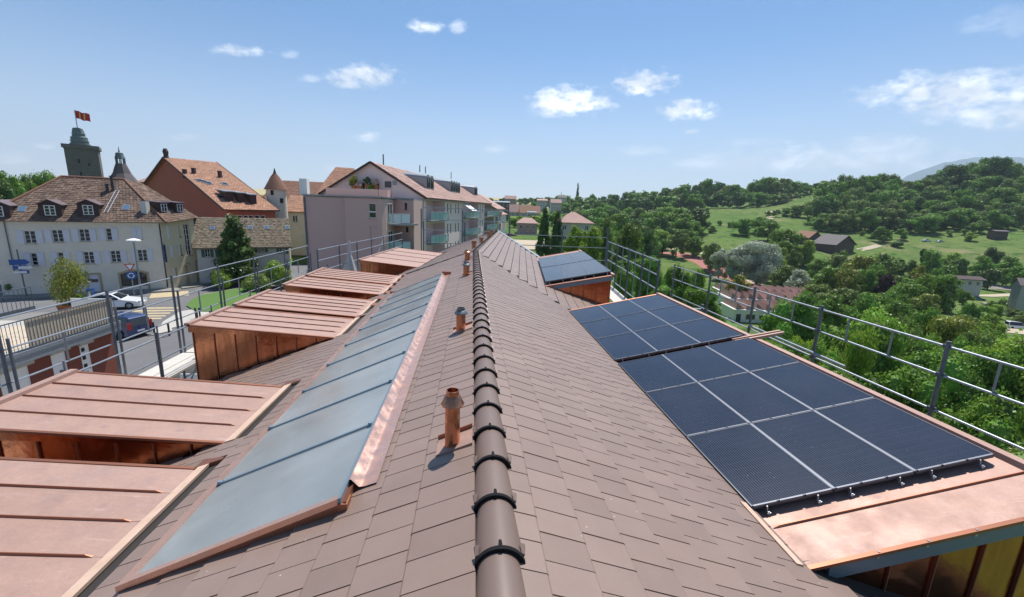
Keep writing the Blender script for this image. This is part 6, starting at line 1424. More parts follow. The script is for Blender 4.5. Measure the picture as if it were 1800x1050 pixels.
# ------------------------------------------------------------------ vegetation
def crown_mesh(seed, nleaf, leaf, shape='round', lobes=14, core=True):
    """crown of a tree of height 1 whose width is about .8; leaf-sized faces over many uneven lobes"""
    g = np.random.default_rng(seed); L = []
    if shape == 'round':
        for i in range(lobes):
            a = g.uniform(0, 2*math.pi); h = g.uniform(.15, .86); rr_ = .37*math.sin(math.pi*min(1, max(.12, (h+.02)/1.04)))**.55*g.uniform(.35, .95); L.append((rr_*math.cos(a), rr_*math.sin(a), h, g.uniform(.1, .19)))
        L.append((0, 0, .58, .26)); L.append((.03, -.02, .82, .14))
    elif shape == 'cone':
        for i in range(lobes+8):
            h = .12+.84*(i/(lobes+7)); r_ = .3*(1-h)**.8+.02; a = g.uniform(0, 6.28); L.append((r_*.75*math.cos(a), r_*.75*math.sin(a), h, .05+.09*(1-h)))
            L.append((-r_*.6*math.cos(a+.6), -r_*.6*math.sin(a+.6), h-.02, .05+.08*(1-h)))
    elif shape == 'column':
        for i in range(lobes): h = .14+.8*i/lobes; a = g.uniform(0, 6.28); L.append((.06*math.cos(a), .06*math.sin(a), h, g.uniform(.09, .14)*(1-.5*abs(h-.45))))
    elif shape == 'pine':
        for i in range(lobes): h = g.uniform(.42, .96); a = g.uniform(0, 6.28); r_ = .24*g.uniform(.3, 1); L.append((r_*math.cos(a), r_*math.sin(a), h, g.uniform(.06, .11)))
    elif shape == 'bush':
        for i in range(lobes): a = g.uniform(0, 6.28); r_ = .42*g.uniform(.1, 1); L.append((r_*math.cos(a), r_*math.sin(a), g.uniform(.2, .62)*(1.15-r_), g.uniform(.18, .3)))
    L = np.array(L); P = g.choice(len(L), nleaf, p=(L[:, 3]**2)/np.sum(L[:, 3]**2)); C = L[P]
    d = g.normal(size=(nleaf, 3)); d /= np.linalg.norm(d, axis=1)[:, None]
    # lumpy radius: few shoots stick out
    rad_ = C[:, 3]*(g.uniform(.68, 1.0, nleaf)**.6+np.where(g.random(nleaf) < .12, g.uniform(.0, .35, nleaf), 0))
    pos = C[:, :3]+d*rad_[:, None]*np.array([1, 1, .85]); pos[:, 2] = np.maximum(pos[:, 2], .05)
    nr = d+g.normal(size=(nleaf, 3))*.55; nr[:, 2] += .35; nr /= np.linalg.norm(nr, axis=1)[:, None]
    ax = np.cross(nr, g.normal(size=(nleaf, 3))); ax /= np.linalg.norm(ax, axis=1)[:, None]; ay = np.cross(nr, ax)
    sz_ = leaf*g.uniform(.6, 1.35, nleaf)[:, None]; ax = ax*sz_; ay = ay*sz_*.62
    V = np.stack([pos-ax*.5, pos+ay*.5+nr*sz_*.12, pos+ax*.5, pos-ay*.5-nr*sz_*.08], 1).reshape(-1, 3)
    fs = np.arange(nleaf*4).reshape(-1, 4); V = [tuple(p) for p in V]; F_ = [tuple(map(int, f)) for f in fs]
    if core:
        m = MB(); m.v = V; m.f = F_
        for x, y, z, r in L:
            if r < .07: continue
            m.lathe((x, y, z-r*.6), [(r*.25, 0), (r*.58, r*.3), (r*.62, r*.7), (r*.4, r*1.1), (r*.05, r*1.25)], 7, cap=False)
        V, F_ = m.v, m.f
    me = bpy.data.meshes.new('crown'); me.from_pydata(V, [], F_); me.materials.append(MATS['leaf_green']); me.update(); return me
def trunk_mesh(seed, shape='round'):
    rg = random.Random(seed); m = MB(); top = .62 if shape in ('round', 'bush') else .97
    pts = [(0, 0, -.03)]; n = 5
    for i in range(1, n+1): pts.append((rg.uniform(-.015, .015)*i, rg.uniform(-.015, .015)*i, top*i/n))
    r0 = .03 if shape == 'round' else .022
    for i in range(n): m.tube(pts[i], pts[i+1], r0*(1-i/n*.8), 7, r0*(1-(i+1)/n*.8))
    if shape in ('round', 'pine'):
        for i in range(7):
            p = pts[rg.randint(1, n-1)]; a = rg.uniform(0, 6.28); q = (p[0]+.22*math.cos(a), p[1]+.22*math.sin(a), p[2]+rg.uniform(.08, .22)); m.tube(p, q, .011, 5, .004)
    me = bpy.data.meshes.new('trunk'); me.from_pydata(m.v, [], m.f); me.materials.append(MATS['bark']); me.update(); return me
CR = {'far': [crown_mesh(i, 1500, .075, lobes=11) for i in range(5)], 'mid': [crown_mesh(20+i, 4200, .046, lobes=16) for i in range(5)],
      'near': [crown_mesh(40+i, 15000, .026, lobes=26) for i in range(4)], 'pine': [crown_mesh(60+i, 2400, .05, 'pine', 22) for i in range(2)],
      'cone': [crown_mesh(70+i, 6000, .036, 'cone', 16) for i in range(2)], 'column': [crown_mesh(80+i, 1500, .06, 'column', 12) for i in range(2)],
      'bush': [crown_mesh(90+i, 1500, .09, 'bush', 10) for i in range(3)], 'nbush': [crown_mesh(95, 7000, .04, 'bush', 18)], 'farcol': [crown_mesh(98, 900, .07, 'column', 10)]}
TR = {'round': [trunk_mesh(i) for i in range(3)], 'pine': [trunk_mesh(9, 'pine')], 'bush': [trunk_mesh(11, 'bush')]}
trg = random.Random(77); NT = 0
def tree(P, H, W, var, leafm, label, group=None, name=None, cat='tree', parent=None, sink=0.0):
    global NT
    NT += 1; shape = {'pine': 'pine', 'cone': 'pine', 'column': 'pine', 'farcol': 'pine', 'bush': 'bush', 'nbush': 'bush'}.get(var, 'round')
    base = {'pine': 'pine_tree', 'cone': 'conifer', 'column': 'poplar_tree', 'farcol': 'poplar_tree', 'bush': 'bush', 'nbush': 'bush'}.get(var, 'broadleaf_tree')
    t = thing(name or base, (P[0], P[1], P[2]-sink), label, cat if base != 'bush' else 'bush', group) if parent is None else parent
    cr_ = CR[var][NT % len(CR[var])]; o = bpy.data.objects.new('crown', cr_); COL.objects.link(o); o.parent = t
    wid_ = {'cone': .62, 'column': .3, 'farcol': .3, 'pine': .56, 'bush': 1.1, 'nbush': 1.1}.get(var, .84)
    sx = W/wid_; o.scale = (sx, sx, H); o.rotation_euler = (0, 0, trg.uniform(0, 6.28))
    if parent is not None: o.location = nv(P)-WL[parent.name]
    o.material_slots[0].link = 'OBJECT'; o.material_slots[0].material = MATS[leafm]
    k = bpy.data.objects.new('trunk', TR[shape][NT % len(TR[shape])]); COL.objects.link(k); k.parent = t; k.scale = (min(sx, H*1.1), min(sx, H*1.1), H)
    if parent is not None: k.location = o.location
    return t
def ptree(px, pytop, d, wpx, var, leafm, label, group=None, minh=2.5, **kw):
    B = ground_at(px, d, pytop+30); zt = height_over(px, pytop, B); H = max(minh, zt-B[2]); W = min(wpx*d/FPX, H*(1.15 if 'bush' not in var else 1.8))
    return tree(B, H, W, var, leafm, label, group, **kw)
# --- singled-out trees
G = 'leaf_green'
LST = [
 (954, 363, 96, 30, 'cone', 'leaf_dark', 'left dark pine of the pair beyond the far gable'),
 (977, 368, 93, 30, 'cone', 'leaf_dark', 'right dark pine of the pair beyond the far gable'),
 (1004, 389, 78, 42, 'mid', 'leaf_bright', 'bright green tree directly right of the two dark pines'),
 (1036, 392, 74, 46, 'mid', 'leaf_bright', 'bright green tree in front of the grey hipped roof'),
 (1060, 376, 98, 40, 'mid', 'leaf_mid', 'brownish green tree behind the small scaffold corner'),
 (1097, 384, 82, 58, 'mid', 'leaf_mid', 'large olive green tree right of the small scaffold corner'),
 (1128, 447, 52, 56, 'near', G, 'dark round tree beside the far right dormer'),
 (1092, 470, 46, 44, 'near', G, 'tree low behind the scaffold bracket at the far dormer'),
 (1180, 458, 70, 52, 'mid', G, 'left tree of two before the red running track'),
 (1213, 463, 66, 56, 'mid', G, 'tree standing before the red running track, right one'),
 (1222, 500, 44, 62, 'near', G, 'leafy tree just beyond the far end of the right guard rail'),
 (1160, 500, 44, 50, 'near', G, 'leafy tree right of the far dormer below the track'),
 (1372, 502, 62, 96, 'near', G, 'big dark tree hiding the middle of the sawtooth roofs'),
 (1342, 560, 52, 70, 'near', G, 'tree in front of the sawtooth building left half'),
 (1440, 560, 50, 70, 'near', G, 'tree below the right end of the sawtooth building'),
 (1488, 527, 48, 120, 'near', 'leaf_bright', 'large yellow green tree behind the second rail post'),
 (1545, 540, 52, 70, 'near', 'leaf_mid', 'olive tree right of the large yellow green tree'),
 (1585, 530, 66, 60, 'near', G, 'dark tree left of the pale willow'),
 (1640, 540, 62, 90, 'near', 'leaf_yellow', 'pale feathery willow in the garden edge'),
 (1600, 588, 42, 130, 'near', G, 'full green tree left of the front rail post'),
 (1706, 566, 44, 150, 'near', 'leaf_bright', 'broad bright tree behind the front rail post'),
 (1790, 590, 40, 130, 'near', 'leaf_bright', 'bright tree at the right edge below the white van'),
 (1530, 625, 36, 130, 'near', G, 'dark tree beneath the middle guard rail'),
 (1440, 640, 34, 110, 'near', G, 'dark tree beneath the expansion strip'),
 (1660, 660, 32, 150, 'near', G, 'shady tree below the front rail post'),
 (1770, 680, 30, 160, 'near', G, 'shady tree at the right edge under the rails'),
 (1750, 742, 24, 170, 'near', 'leaf_mid', 'olive shrubby tree nearest the panel corner'),
 (1330, 600, 44, 90, 'near', G, 'dark tree behind the farther panel field'),
 (1250, 545, 50, 40, 'near', G, 'small tree between lawn and guard rail'),
 (1292, 478, 128, 42, 'mid', 'leaf_yellow', 'yellow green tree behind the sawtooth building'),
 (1330, 420, 165, 70, 'near', 'leaf_silver', 'large silvery willow in the middle of the valley'),
 (1296, 428, 168, 58, 'near', 'leaf_silver', 'grey green willow leaning against the large silvery one'),
 (1262, 432, 176, 40, 'mid', 'leaf_silver', 'smaller silvery willow, leftmost of the pale trees'),
 (1247, 422, 188, 34, 'mid', 'leaf_mid', 'grey green tree at the far edge of the track'),
 (1374, 462, 150, 52, 'mid', 'leaf_mid', 'olive tree right of the silvery willow'),
 (1400, 470, 142, 46, 'mid', 'leaf_silver', 'pale tree between willow and barn'),
 (1440, 480, 138, 46, 'mid', G, 'green tree below the barn, left one'),
 (1470, 484, 138, 44, 'mid', G, 'green tree below the barn, right one'),
 (1374, 398, 205, 66, 'mid', G, 'tall green tree left of the barn'),
 (1412, 418, 200, 38, 'mid', 'leaf_bright', 'light green tree touching the barn'),
 (1476, 434, 205, 24, 'bush', G, 'round bush in front of the barn gable'),
 (1503, 446, 152, 50, 'mid', 'leaf_yellow', 'yellow green tree below the barn to the right'),
 (1542, 438, 158, 62, 'mid', 'leaf_mid', 'tall olive tree right of the yellow green one'),
 (1549, 476, 134, 32, 'mid', 'leaf_purple', 'dark purple leaved tree in the gardens, taller one'),
 (1612, 500, 124, 28, 'mid', 'leaf_purple', 'dark purple leaved bush in the gardens, smaller one'),
 (1612, 432, 178, 14, 'column', 'leaf_dark', 'narrow dark tree standing upright in the meadow'),
 (1630, 438, 172, 34, 'mid', G, 'tall tree right of the narrow dark tree'),
 (1580, 482, 122, 60, 'mid', G, 'dark tree between the two purple trees'),
 (1660, 478, 152, 44, 'mid', G, 'round tree left of the white garden shed'),
 (1664, 440, 190, 52, 'mid', 'leaf_bright', 'bright round tree behind the garden shed'),
 (1722, 447, 186, 40, 'mid', G, 'dark tree behind the garden shed roof'),
 (1694, 510, 140, 22, 'mid', G, 'small orchard tree beside the teal car'),
 (1752, 518, 128, 26, 'bush', G, 'round bush right of the teal car'),
 (1786, 514, 130, 30, 'bush', 'leaf_mid', 'bush by the white car at the right edge'),
 (1740, 432, 205, 60, 'mid', 'leaf_dark', 'dark clump on the slope above the shed'),
 (1770, 448, 190, 40, 'mid', G, 'tree on the right slope meadow'),
 (1705, 408, 238, 44, 'mid', 'leaf_bright', 'bright tree at the corner of the wooded slope'),
 (1720, 386, 250, 44, 'mid', G, 'tree at the corner of the wooded slope, upper one'),
 (1625, 408, 268, 22, 'mid', 'leaf_dark', 'small dark field tree above the barn meadow, left'),
 (1660, 410, 262, 26, 'mid', 'leaf_dark', 'small dark field tree above the barn meadow, right'),
 (1515, 405, 262, 22, 'mid', G, 'tree right behind the barn roof'),
 (1446, 391, 290, 18, 'mid', G, 'small tree in the meadow behind the barn'),
 (1243, 365, 380, 16, 'far', G, 'dark lone bush on the upper left meadow'),
 (1013, 321, 560, 9, 'cone', 'leaf_dark', 'pointed dark tree rising above the far skyline'),
]
for px, py, d, w, var, lm, lb in LST: ptree(px, py, d, w, var, lm, lb)
# --- trees on the left
c = on_z(420, 500, ST); tree(c, height_over(418, 376, c)-c[2], 5.6, 'cone', 'leaf_dark', 'tall dark conifer in front of the mossy roofed house')
for px, pb, pt_, w, lm, lb in ((492, 505, 438, 3.4, 'leaf_bright', 'bright green young tree right of the tall conifer'), (394, 508, 458, 2.6, 'leaf_bright', 'bright green shrub left of the tall conifer'), (452, 512, 470, 3.2, 'leaf_mid', 'dark shrub at the foot of the conifer')):
    c = on_z(px, pb, ST); tree(c, height_over(px, pt_, c)-c[2], w, 'nbush', lm, lb)
tg = 'park trees behind the cream house'
for px, py, d, w in ((8, 290, 84, 60), (48, 300, 88, 56), (88, 296, 92, 54), (-30, 296, 80, 70), (70, 315, 80, 40)): ptree(px, py, d, w, 'near', 'leaf_dark' if px < 30 else G, f'park tree behind the cream house roof, {ordinal(sorted((8, 48, 88, -30, 70)).index(px)+1)} from the left', tg)
c = nv((PLC[0]-.2, PLC[1], GZ+.45)); ct = crown_mesh(123, 4200, .04, 'bush', 16, core=False)
o = bpy.data.objects.new('foliage', ct); COL.objects.link(o); o.parent = pt; o.location = c-WL[pt.name]; o.scale = (1.75, 1.75, 1.25*(height_over(110, 445, c)-c[2])); o.material_slots[0].link = 'OBJECT'; o.material_slots[0].material = MATS['leaf_yellow']
m = MB(); rg = random.Random(4)
for i in range(14): a = rg.uniform(0, 6.28); r_ = rg.uniform(.2, .8); m.tube(c, c+nv((r_*math.cos(a), r_*math.sin(a), rg.uniform(1.2, 2.3))), .015, 4, .006)
m.build('stems', 'bark', pt)
o = bpy.data.objects.new('grass_tuft', CR['bush'][0]); COL.objects.link(o); o.parent = pt; o.location = c+nv((.45, 0, 0))-WL[pt.name]; o.scale = (.75, .6, .7); o.material_slots[0].link = 'OBJECT'; o.material_slots[0].material = MATS['leaf_green']
for pz, c, h_ in BUSHES:
    o = bpy.data.objects.new('foliage', CR['bush'][1]); COL.objects.link(o); o.parent = pz; o.location = c-WL[pz.name]; o.scale = (1.1, 1.1, 1.6); o.material_slots[0].link = 'OBJECT'; o.material_slots[0].material = MATS['leaf_dark']
for i, (P, w_, mt_) in enumerate(pl):
    P = nv(P); P[2] = max(P[2]-.5, ZF); t = thing('terrace_plant', P, ('yellow flowering plant at the left end of the roof terrace', 'pale flowering pot plant on the roof terrace', 'dark upright plant on the roof terrace', 'pale blooming plant near the terrace window', 'bright shrub below the terrace parapet', 'small shrub at the left edge of the flat roof')[i], 'plant')
    MB().lathe(P, [(.25, 0), (.34, .45)], 8).build('pot', 'terracotta', t); o = bpy.data.objects.new('foliage', CR['bush'][i % 3]); COL.objects.link(o); o.parent = t; o.location = (0, 0, .4); o.scale = (w_*1.3, w_*1.3, w_*1.6); o.material_slots[0].link = 'OBJECT'; o.material_slots[0].material = MATS[mt_]
# --- rows of woodland read off the skyline
def row(px0, px1, step, tops, depth, wpx, var, mats, label, group, jit=3, djit=14, cat='tree', skip=()):
    px = px0; made = []
    while px < px1:
        x = px+trg.uniform(-step*.3, step*.3); px += step*trg.uniform(.8, 1.2)
        if any(a < x < b for a, b in skip): continue
        if group in WOODS: ptree_joined(x, lerp_tab(x, tops)+trg.uniform(-jit, jit), depth+trg.uniform(-djit, djit), wpx*trg.uniform(.8, 1.3), var, trg.choice(mats)); continue
        t = ptree(x, lerp_tab(x, tops)+trg.uniform(-jit, jit), depth+trg.uniform(-djit, djit), wpx*trg.uniform(.8, 1.3), var if trg.random() > .06 or var != 'mid' else 'mid', trg.choice(mats), label, group, minh=3.5); made.append((x, t))
    for i, (x, t) in enumerate(sorted(made, key=lambda q: q[0])): t['label'] = f'{label}, {ordinal(i+1)} from the left'
JOINED = []
def ptree_joined(px, pytop, d, wpx, var, leafm, minh=3.5):
    B = ground_at(px, d, pytop+30); zt = height_over(px, pytop, B); H = max(minh, zt-B[2]); W = min(wpx*d/FPX, H*1.15); JOINED.append((B, H, W/.84, var, leafm))
GM = ['leaf_green', 'leaf_green', 'leaf_mid', 'leaf_dark']; GD = ['leaf_dark', 'leaf_green', 'leaf_green', 'leaf_mid']
WOODS = ('skyline wood above the meadow', 'lower edge of the skyline wood', 'left skyline wood', 'wooded slope beyond the pines, upper part', 'slope between pines and round trees', 'distant trees below the pale plain', 'trees among the far houses', 'upper flank of the wooded hill')
SKY = [(860, 356), (900, 349), (940, 344), (1000, 343), (1060, 341), (1100, 334), (1150, 333), (1180, 325), (1215, 322), (1240, 313), (1265, 318), (1300, 327), (1340, 311), (1380, 312), (1420, 322), (1460, 316), (1480, 306), (1540, 306), (1590, 322)]
row(1120, 1460, 13, SKY, 445, 30, 'far', GM, 'tree of the wood along the middle skyline', 'skyline wood above the meadow')
row(1130, 1440, 15, [(1130, 345), (1200, 340), (1260, 342), (1440, 340)], 420, 30, 'far', GM, 'tree in the lower edge of the wood above the meadow', 'lower edge of the skyline wood', jit=5, djit=6)
row(1440, 1800, 13, [(1440, 318), (1480, 306), (1540, 306), (1590, 318), (1640, 302), (1680, 288), (1720, 277), (1765, 276), (1800, 300)], 345, 40, 'mid', GD, 'tree crowning the dark wooded hill at right', 'top row of the dark wooded hill', jit=4)
row(1430, 1810, 16, [(1430, 338), (1500, 328), (1600, 335), (1700, 310), (1800, 312)], 318, 38, 'mid', GD, 'dark tree on the upper flank of the wooded hill', 'upper flank of the wooded hill', jit=6)
row(1440, 1810, 17, [(1440, 352), (1520, 348), (1600, 350), (1700, 332), (1800, 335)], 296, 38, 'mid', GM, 'tree on the middle flank of the wooded hill', 'middle flank of the wooded hill', jit=6)
row(1440, 1800, 18, [(1440, 372), (1520, 362), (1600, 368), (1700, 352), (1800, 350)], 280, 36, 'mid', GM, 'tree along the foot of the wooded hill', 'foot of the wooded hill', jit=5, djit=6)
row(1590, 1800, 18, [(1590, 380), (1700, 368), (1800, 362)], 262, 34, 'mid', GM, 'tree on the low spur of the wooded hill', 'low spur of the wooded hill', jit=5, djit=5)
row(1352, 1445, 13, [(1352, 370), (1400, 360), (1440, 366)], 352, 22, 'far', GM, 'hedge tree crossing the upper meadow', 'hedge across the upper meadow', jit=3, djit=5)
row(1440, 1530, 14, [(1440, 372), (1530, 380)], 305, 22, 'far', GM, 'hedge tree above the barn', 'hedge above the barn', jit=4, djit=5)
row(1000, 1135, 14, [(1000, 344), (1060, 342), (1100, 335), (1135, 334)], 520, 26, 'far', GM, 'tree of the left skyline wood', 'left skyline wood', jit=3)
row(1000, 1140, 15, [(1000, 356), (1060, 352), (1140, 350)], 400, 30, 'far', GM, 'tree on the wooded slope beyond the pines', 'wooded slope beyond the pines, upper part', jit=4)
row(1050, 1170, 24, [(1050, 360), (1170, 362)], 310, 46, 'mid', GM, 'tree in the middle of the slope beyond the pines', 'wooded slope beyond the pines, middle part', jit=5, skip=((1078, 1100),))
row(1010, 1130, 15, [(1010, 362), (1130, 366)], 350, 34, 'mid', GM, 'tree on the slope between pines and round trees', 'slope between pines and round trees', jit=5)
row(1100, 1230, 20, [(1100, 380), (1230, 384)], 250, 40, 'mid', GM, 'tree low on the slope above the track', 'low slope above the track', jit=6)
row(1000, 1130, 20, [(1000, 395), (1130, 400)], 150, 46, 'mid', GM, 'tree behind the bright trees right of the pines', 'trees behind the bright trees', jit=6)
row(1450, 1600, 22, [(1450, 470), (1600, 475)], 150, 40, 'mid', GM, 'tree between barn and sawtooth building', 'trees between barn and sawtooth building', jit=8)
row(1330, 1440, 18, [(1330, 430), (1440, 440)], 185, 36, 'mid', ['leaf_green', 'leaf_bright', 'leaf_mid'], 'tree right of the large silvery willow', 'trees right of the large silvery willow', jit=9, skip=((1392, 1440),))
row(1480, 1700, 17, [(1480, 470), (1560, 462), (1700, 476)], 140, 36, 'mid', ['leaf_green', 'leaf_bright', 'leaf_mid', 'leaf_yellow'], 'garden tree in front of the two meadows', 'garden trees in front of the meadows', jit=9, skip=((1556, 1604), (1670, 1700)))
row(1430, 1620, 20, [(1430, 505), (1620, 515)], 105, 46, 'mid', ['leaf_bright', 'leaf_mid', 'leaf_yellow', 'leaf_green'], 'tree right behind the sawtooth building', 'trees right of the sawtooth building', jit=8)
row(1640, 1800, 24, [(1640, 560), (1800, 585)], 60, 80, 'near', ['leaf_bright', 'leaf_green', 'leaf_mid'], 'bright tree behind the right guard rail', 'bright trees behind the right guard rail', jit=8, skip=((1735, 1800),))
row(1460, 1700, 24, [(1460, 565), (1700, 590)], 50, 80, 'near', ['leaf_bright', 'leaf_green', 'leaf_bright'], 'lush tree just below the right guard rail', 'lush trees below the right guard rail', jit=12)
row(1250, 1440, 22, [(1250, 520), (1330, 590), (1440, 600)], 46, 60, 'near', ['leaf_bright', 'leaf_green', 'leaf_mid'], 'tree between the farther panels and the lawn', 'trees beyond the farther panel field', jit=12, skip=((1236, 1300),))
row(1100, 1240, 22, [(1100, 440), (1160, 468), (1240, 480)], 90, 44, 'mid', ['leaf_bright', 'leaf_green'], 'tree on the near side of the running track', 'trees on the near side of the track', jit=8, skip=((1225, 1240),))
row(1690, 1800, 18, [(1690, 530), (1800, 545)], 112, 30, 'mid', ['leaf_mid', 'leaf_green', 'leaf_bright'], 'low shrub in the allotment meadow at right', 'shrubs in the allotment meadow', jit=6, skip=((1745, 1765),))
row(1540, 1800, 26, [(1540, 398), (1640, 402), (1720, 412), (1800, 420)], 250, 20, 'far', GM, 'scattered shrub on the hill meadow', 'shrubs on the hill meadow', jit=6, djit=12)
row(1150, 1228, 24, [(1150, 368), (1190, 358), (1228, 366)], 275, 56, 'mid', GM, 'big round tree left of the upper meadow', 'round trees left of the upper meadow', jit=4)
row(1020, 1120, 26, [(1020, 372), (1120, 380)], 235, 48, 'mid', GM, 'tree at the foot of the slope behind the olive tree', 'foot of the slope behind the olive tree', jit=5)
row(1120, 1235, 22, [(1120, 412), (1180, 405), (1235, 412)], 212, 38, 'mid', ['leaf_green', 'leaf_bright', 'leaf_mid'], 'tree lining the far side of the running track', 'trees lining the running track', jit=5, djit=6)
row(1130, 1225, 26, [(1130, 400), (1225, 396)], 240, 40, 'mid', GM, 'tree behind the row lining the track', 'second row behind the track', jit=6)
row(1225, 1345, 20, [(1225, 396), (1290, 392), (1345, 388)], 285, 34, 'mid', GM, 'tree low in the meadow left of the barn', 'trees low in the meadow left of the barn', jit=5, skip=((1250, 1262),))
row(1440, 1560, 24, [(1440, 452), (1560, 448)], 185, 30, 'mid', GM, 'tree just below the barn yard', 'trees just below the barn yard', jit=5)
row(1255, 1350, 22, [(1255, 392), (1300, 386), (1350, 380)], 262, 44, 'mid', GM, 'tree behind the silvery willows', 'trees behind the silvery willows', jit=5, skip=((1268, 1280),))
row(1560, 1700, 20, [(1560, 452), (1700, 452)], 180, 24, 'far', GM, 'shrub of the hedge between the two meadows', 'hedge between the two meadows', jit=3, djit=5)
row(1540, 1600, 22, [(1540, 420), (1600, 424)], 240, 22, 'bush', GM, 'bush on the track right of the barn', 'bushes right of the barn', jit=2)
row(1420, 1500, 22, [(1420, 500), (1500, 505)], 120, 44, 'mid', GM, 'tree behind the right end of the sawtooth building', 'trees behind the sawtooth building', jit=5)
row(1510, 1800, 26, [(1510, 505), (1600, 540), (1800, 548)], 96, 50, 'mid', ['leaf_mid', 'leaf_bright', 'leaf_green'], 'tree at the near edge of the allotment gardens', 'near edge of the allotment gardens', jit=6, skip=((1600, 1680), (1740, 1800)))
row(866, 1000, 8, [(872, 350), (900, 349), (940, 345), (1000, 343)], 600, 22, 'far', GM, 'distant tree at the foot of the pale plain', 'distant trees below the pale plain', jit=3)
row(866, 1000, 9, [(872, 358), (1000, 354)], 420, 24, 'far', GM, 'distant tree among the far houses', 'trees among the far houses', jit=4, skip=((880, 896), (905, 930), (944, 964)))
row(895, 985, 11, [(895, 382), (960, 376), (985, 372)], 210, 30, 'far', ['leaf_bright', 'leaf_green'], 'garden tree before the far houses', 'garden trees before the far houses', jit=3)
row(1630, 1800, 24, [(1630, 462), (1800, 468)], 172, 30, 'far', GM, 'shrub around the garden shed', 'shrubs around the garden shed', jit=4, skip=((1680, 1730),))

def join_woods():
    vs, fs, mi = [], [], []; names = sorted({q[4] for q in JOINED}); off = 0; cache = {}
    for i, (B, H, sx, var, lm) in enumerate(JOINED):
        me = CR[var][i % len(CR[var])]
        if me.name not in cache:
            co = np.empty(len(me.vertices)*3); me.vertices.foreach_get('co', co); cache[me.name] = (co.reshape(-1, 3), [tuple(p.vertices) for p in me.polygons])
        co, pf_ = cache[me.name]; a = trg.uniform(0, 6.28); c_, s_ = math.cos(a), math.sin(a)
        V = np.stack([(co[:, 0]*c_-co[:, 1]*s_)*sx+B[0], (co[:, 0]*s_+co[:, 1]*c_)*sx+B[1], co[:, 2]*H+B[2]], 1)
        vs.append(V); fs += [tuple(k+off for k in f) for f in pf_]; mi += [names.index(lm)]*len(pf_); off += len(V)
    me = bpy.data.meshes.new('distant_wood'); me.from_pydata(np.concatenate(vs).tolist(), [], fs)
    for n_ in names: me.materials.append(MATS[n_])
    me.polygons.foreach_set('material_index', mi); me.update(); o = bpy.data.objects.new('distant_wood', me); COL.objects.link(o)
    o['kind'] = 'stuff'; o['label'] = 'far woods along the skyline and upper slopes reading as one mass'; o['category'] = 'wood'
join_woods()
# ------------------------------------------------------------------ valley things
def drape(name, pts, width, material, lift=.12, **kw):
    m = MB(); n = []
    for a, b in zip(pts, pts[1:]):
        for i in range(6): n.append(nv(a)[:2]+(nv(b)[:2]-nv(a)[:2])*i/6)
    n.append(nv(pts[-1])[:2]); L_, R_ = [], []
    for i, p in enumerate(n):
        t = n[min(i+1, len(n)-1)]-n[max(i-1, 0)]; t /= np.linalg.norm(t); q = nv((-t[1], t[0]))*width/2
        for lst, s in ((L_, 1), (R_, -1)): x, y = p+q*s; lst.append((x, y, ground(x, y)+lift))
    for i in range(len(n)-1): m.quad(R_[i], R_[i+1], L_[i+1], L_[i])
    return m.build(name, material, kind='structure', **kw)
gp_ = lambda *pts: [on_ground(px, py) for px, py in pts]
drape('running_track', [on_z(px, py, -26) for px, py in ((1150, 466), (1190, 466), (1240, 477), (1300, 496), (1345, 516))], 12, 'track_red', .06)
drape('track_border', [on_z(px, py, -26) for px, py in ((1150, 460), (1190, 458), (1245, 470), (1310, 490), (1350, 508))], 4, 'sand', .1)
sheet('school_lawn', [on_z(px, py, -26) for px, py in ((1225, 512), (1268, 508), (1300, 570), (1290, 590), (1238, 588))], -25.9, 'lawn')
drape('garden_path', gp_((1600, 530), (1640, 524), (1690, 519), (1735, 521), (1800, 518)), 4.0, 'sand')
drape('garden_path', gp_((1690, 519), (1684, 510), (1676, 500)), 2.5, 'sand')
drape('farm_track', gp_((1510, 440), (1530, 437), (1545, 433)), 4.0, 'sand')
drape('farm_track', gp_((1352, 372), (1356, 380), (1352, 386)), 5.0, 'sand')
drape('gravel_yard', gp_((1745, 566), (1800, 590)), 16.0, 'sand'); drape('allotment_soil', gp_((1700, 503), (1740, 506), (1800, 512)), 9.0, 'ash_grey', .15)
drape('upper_field', gp_((1145, 344), (1178, 342)), 26.0, 'sand', 1.0)
sheet('car_park', [on_z(px, py, -10.8) for px, py in ((880, 440), (905, 402), (945, 402), (975, 440))], -10.6, 'sand')
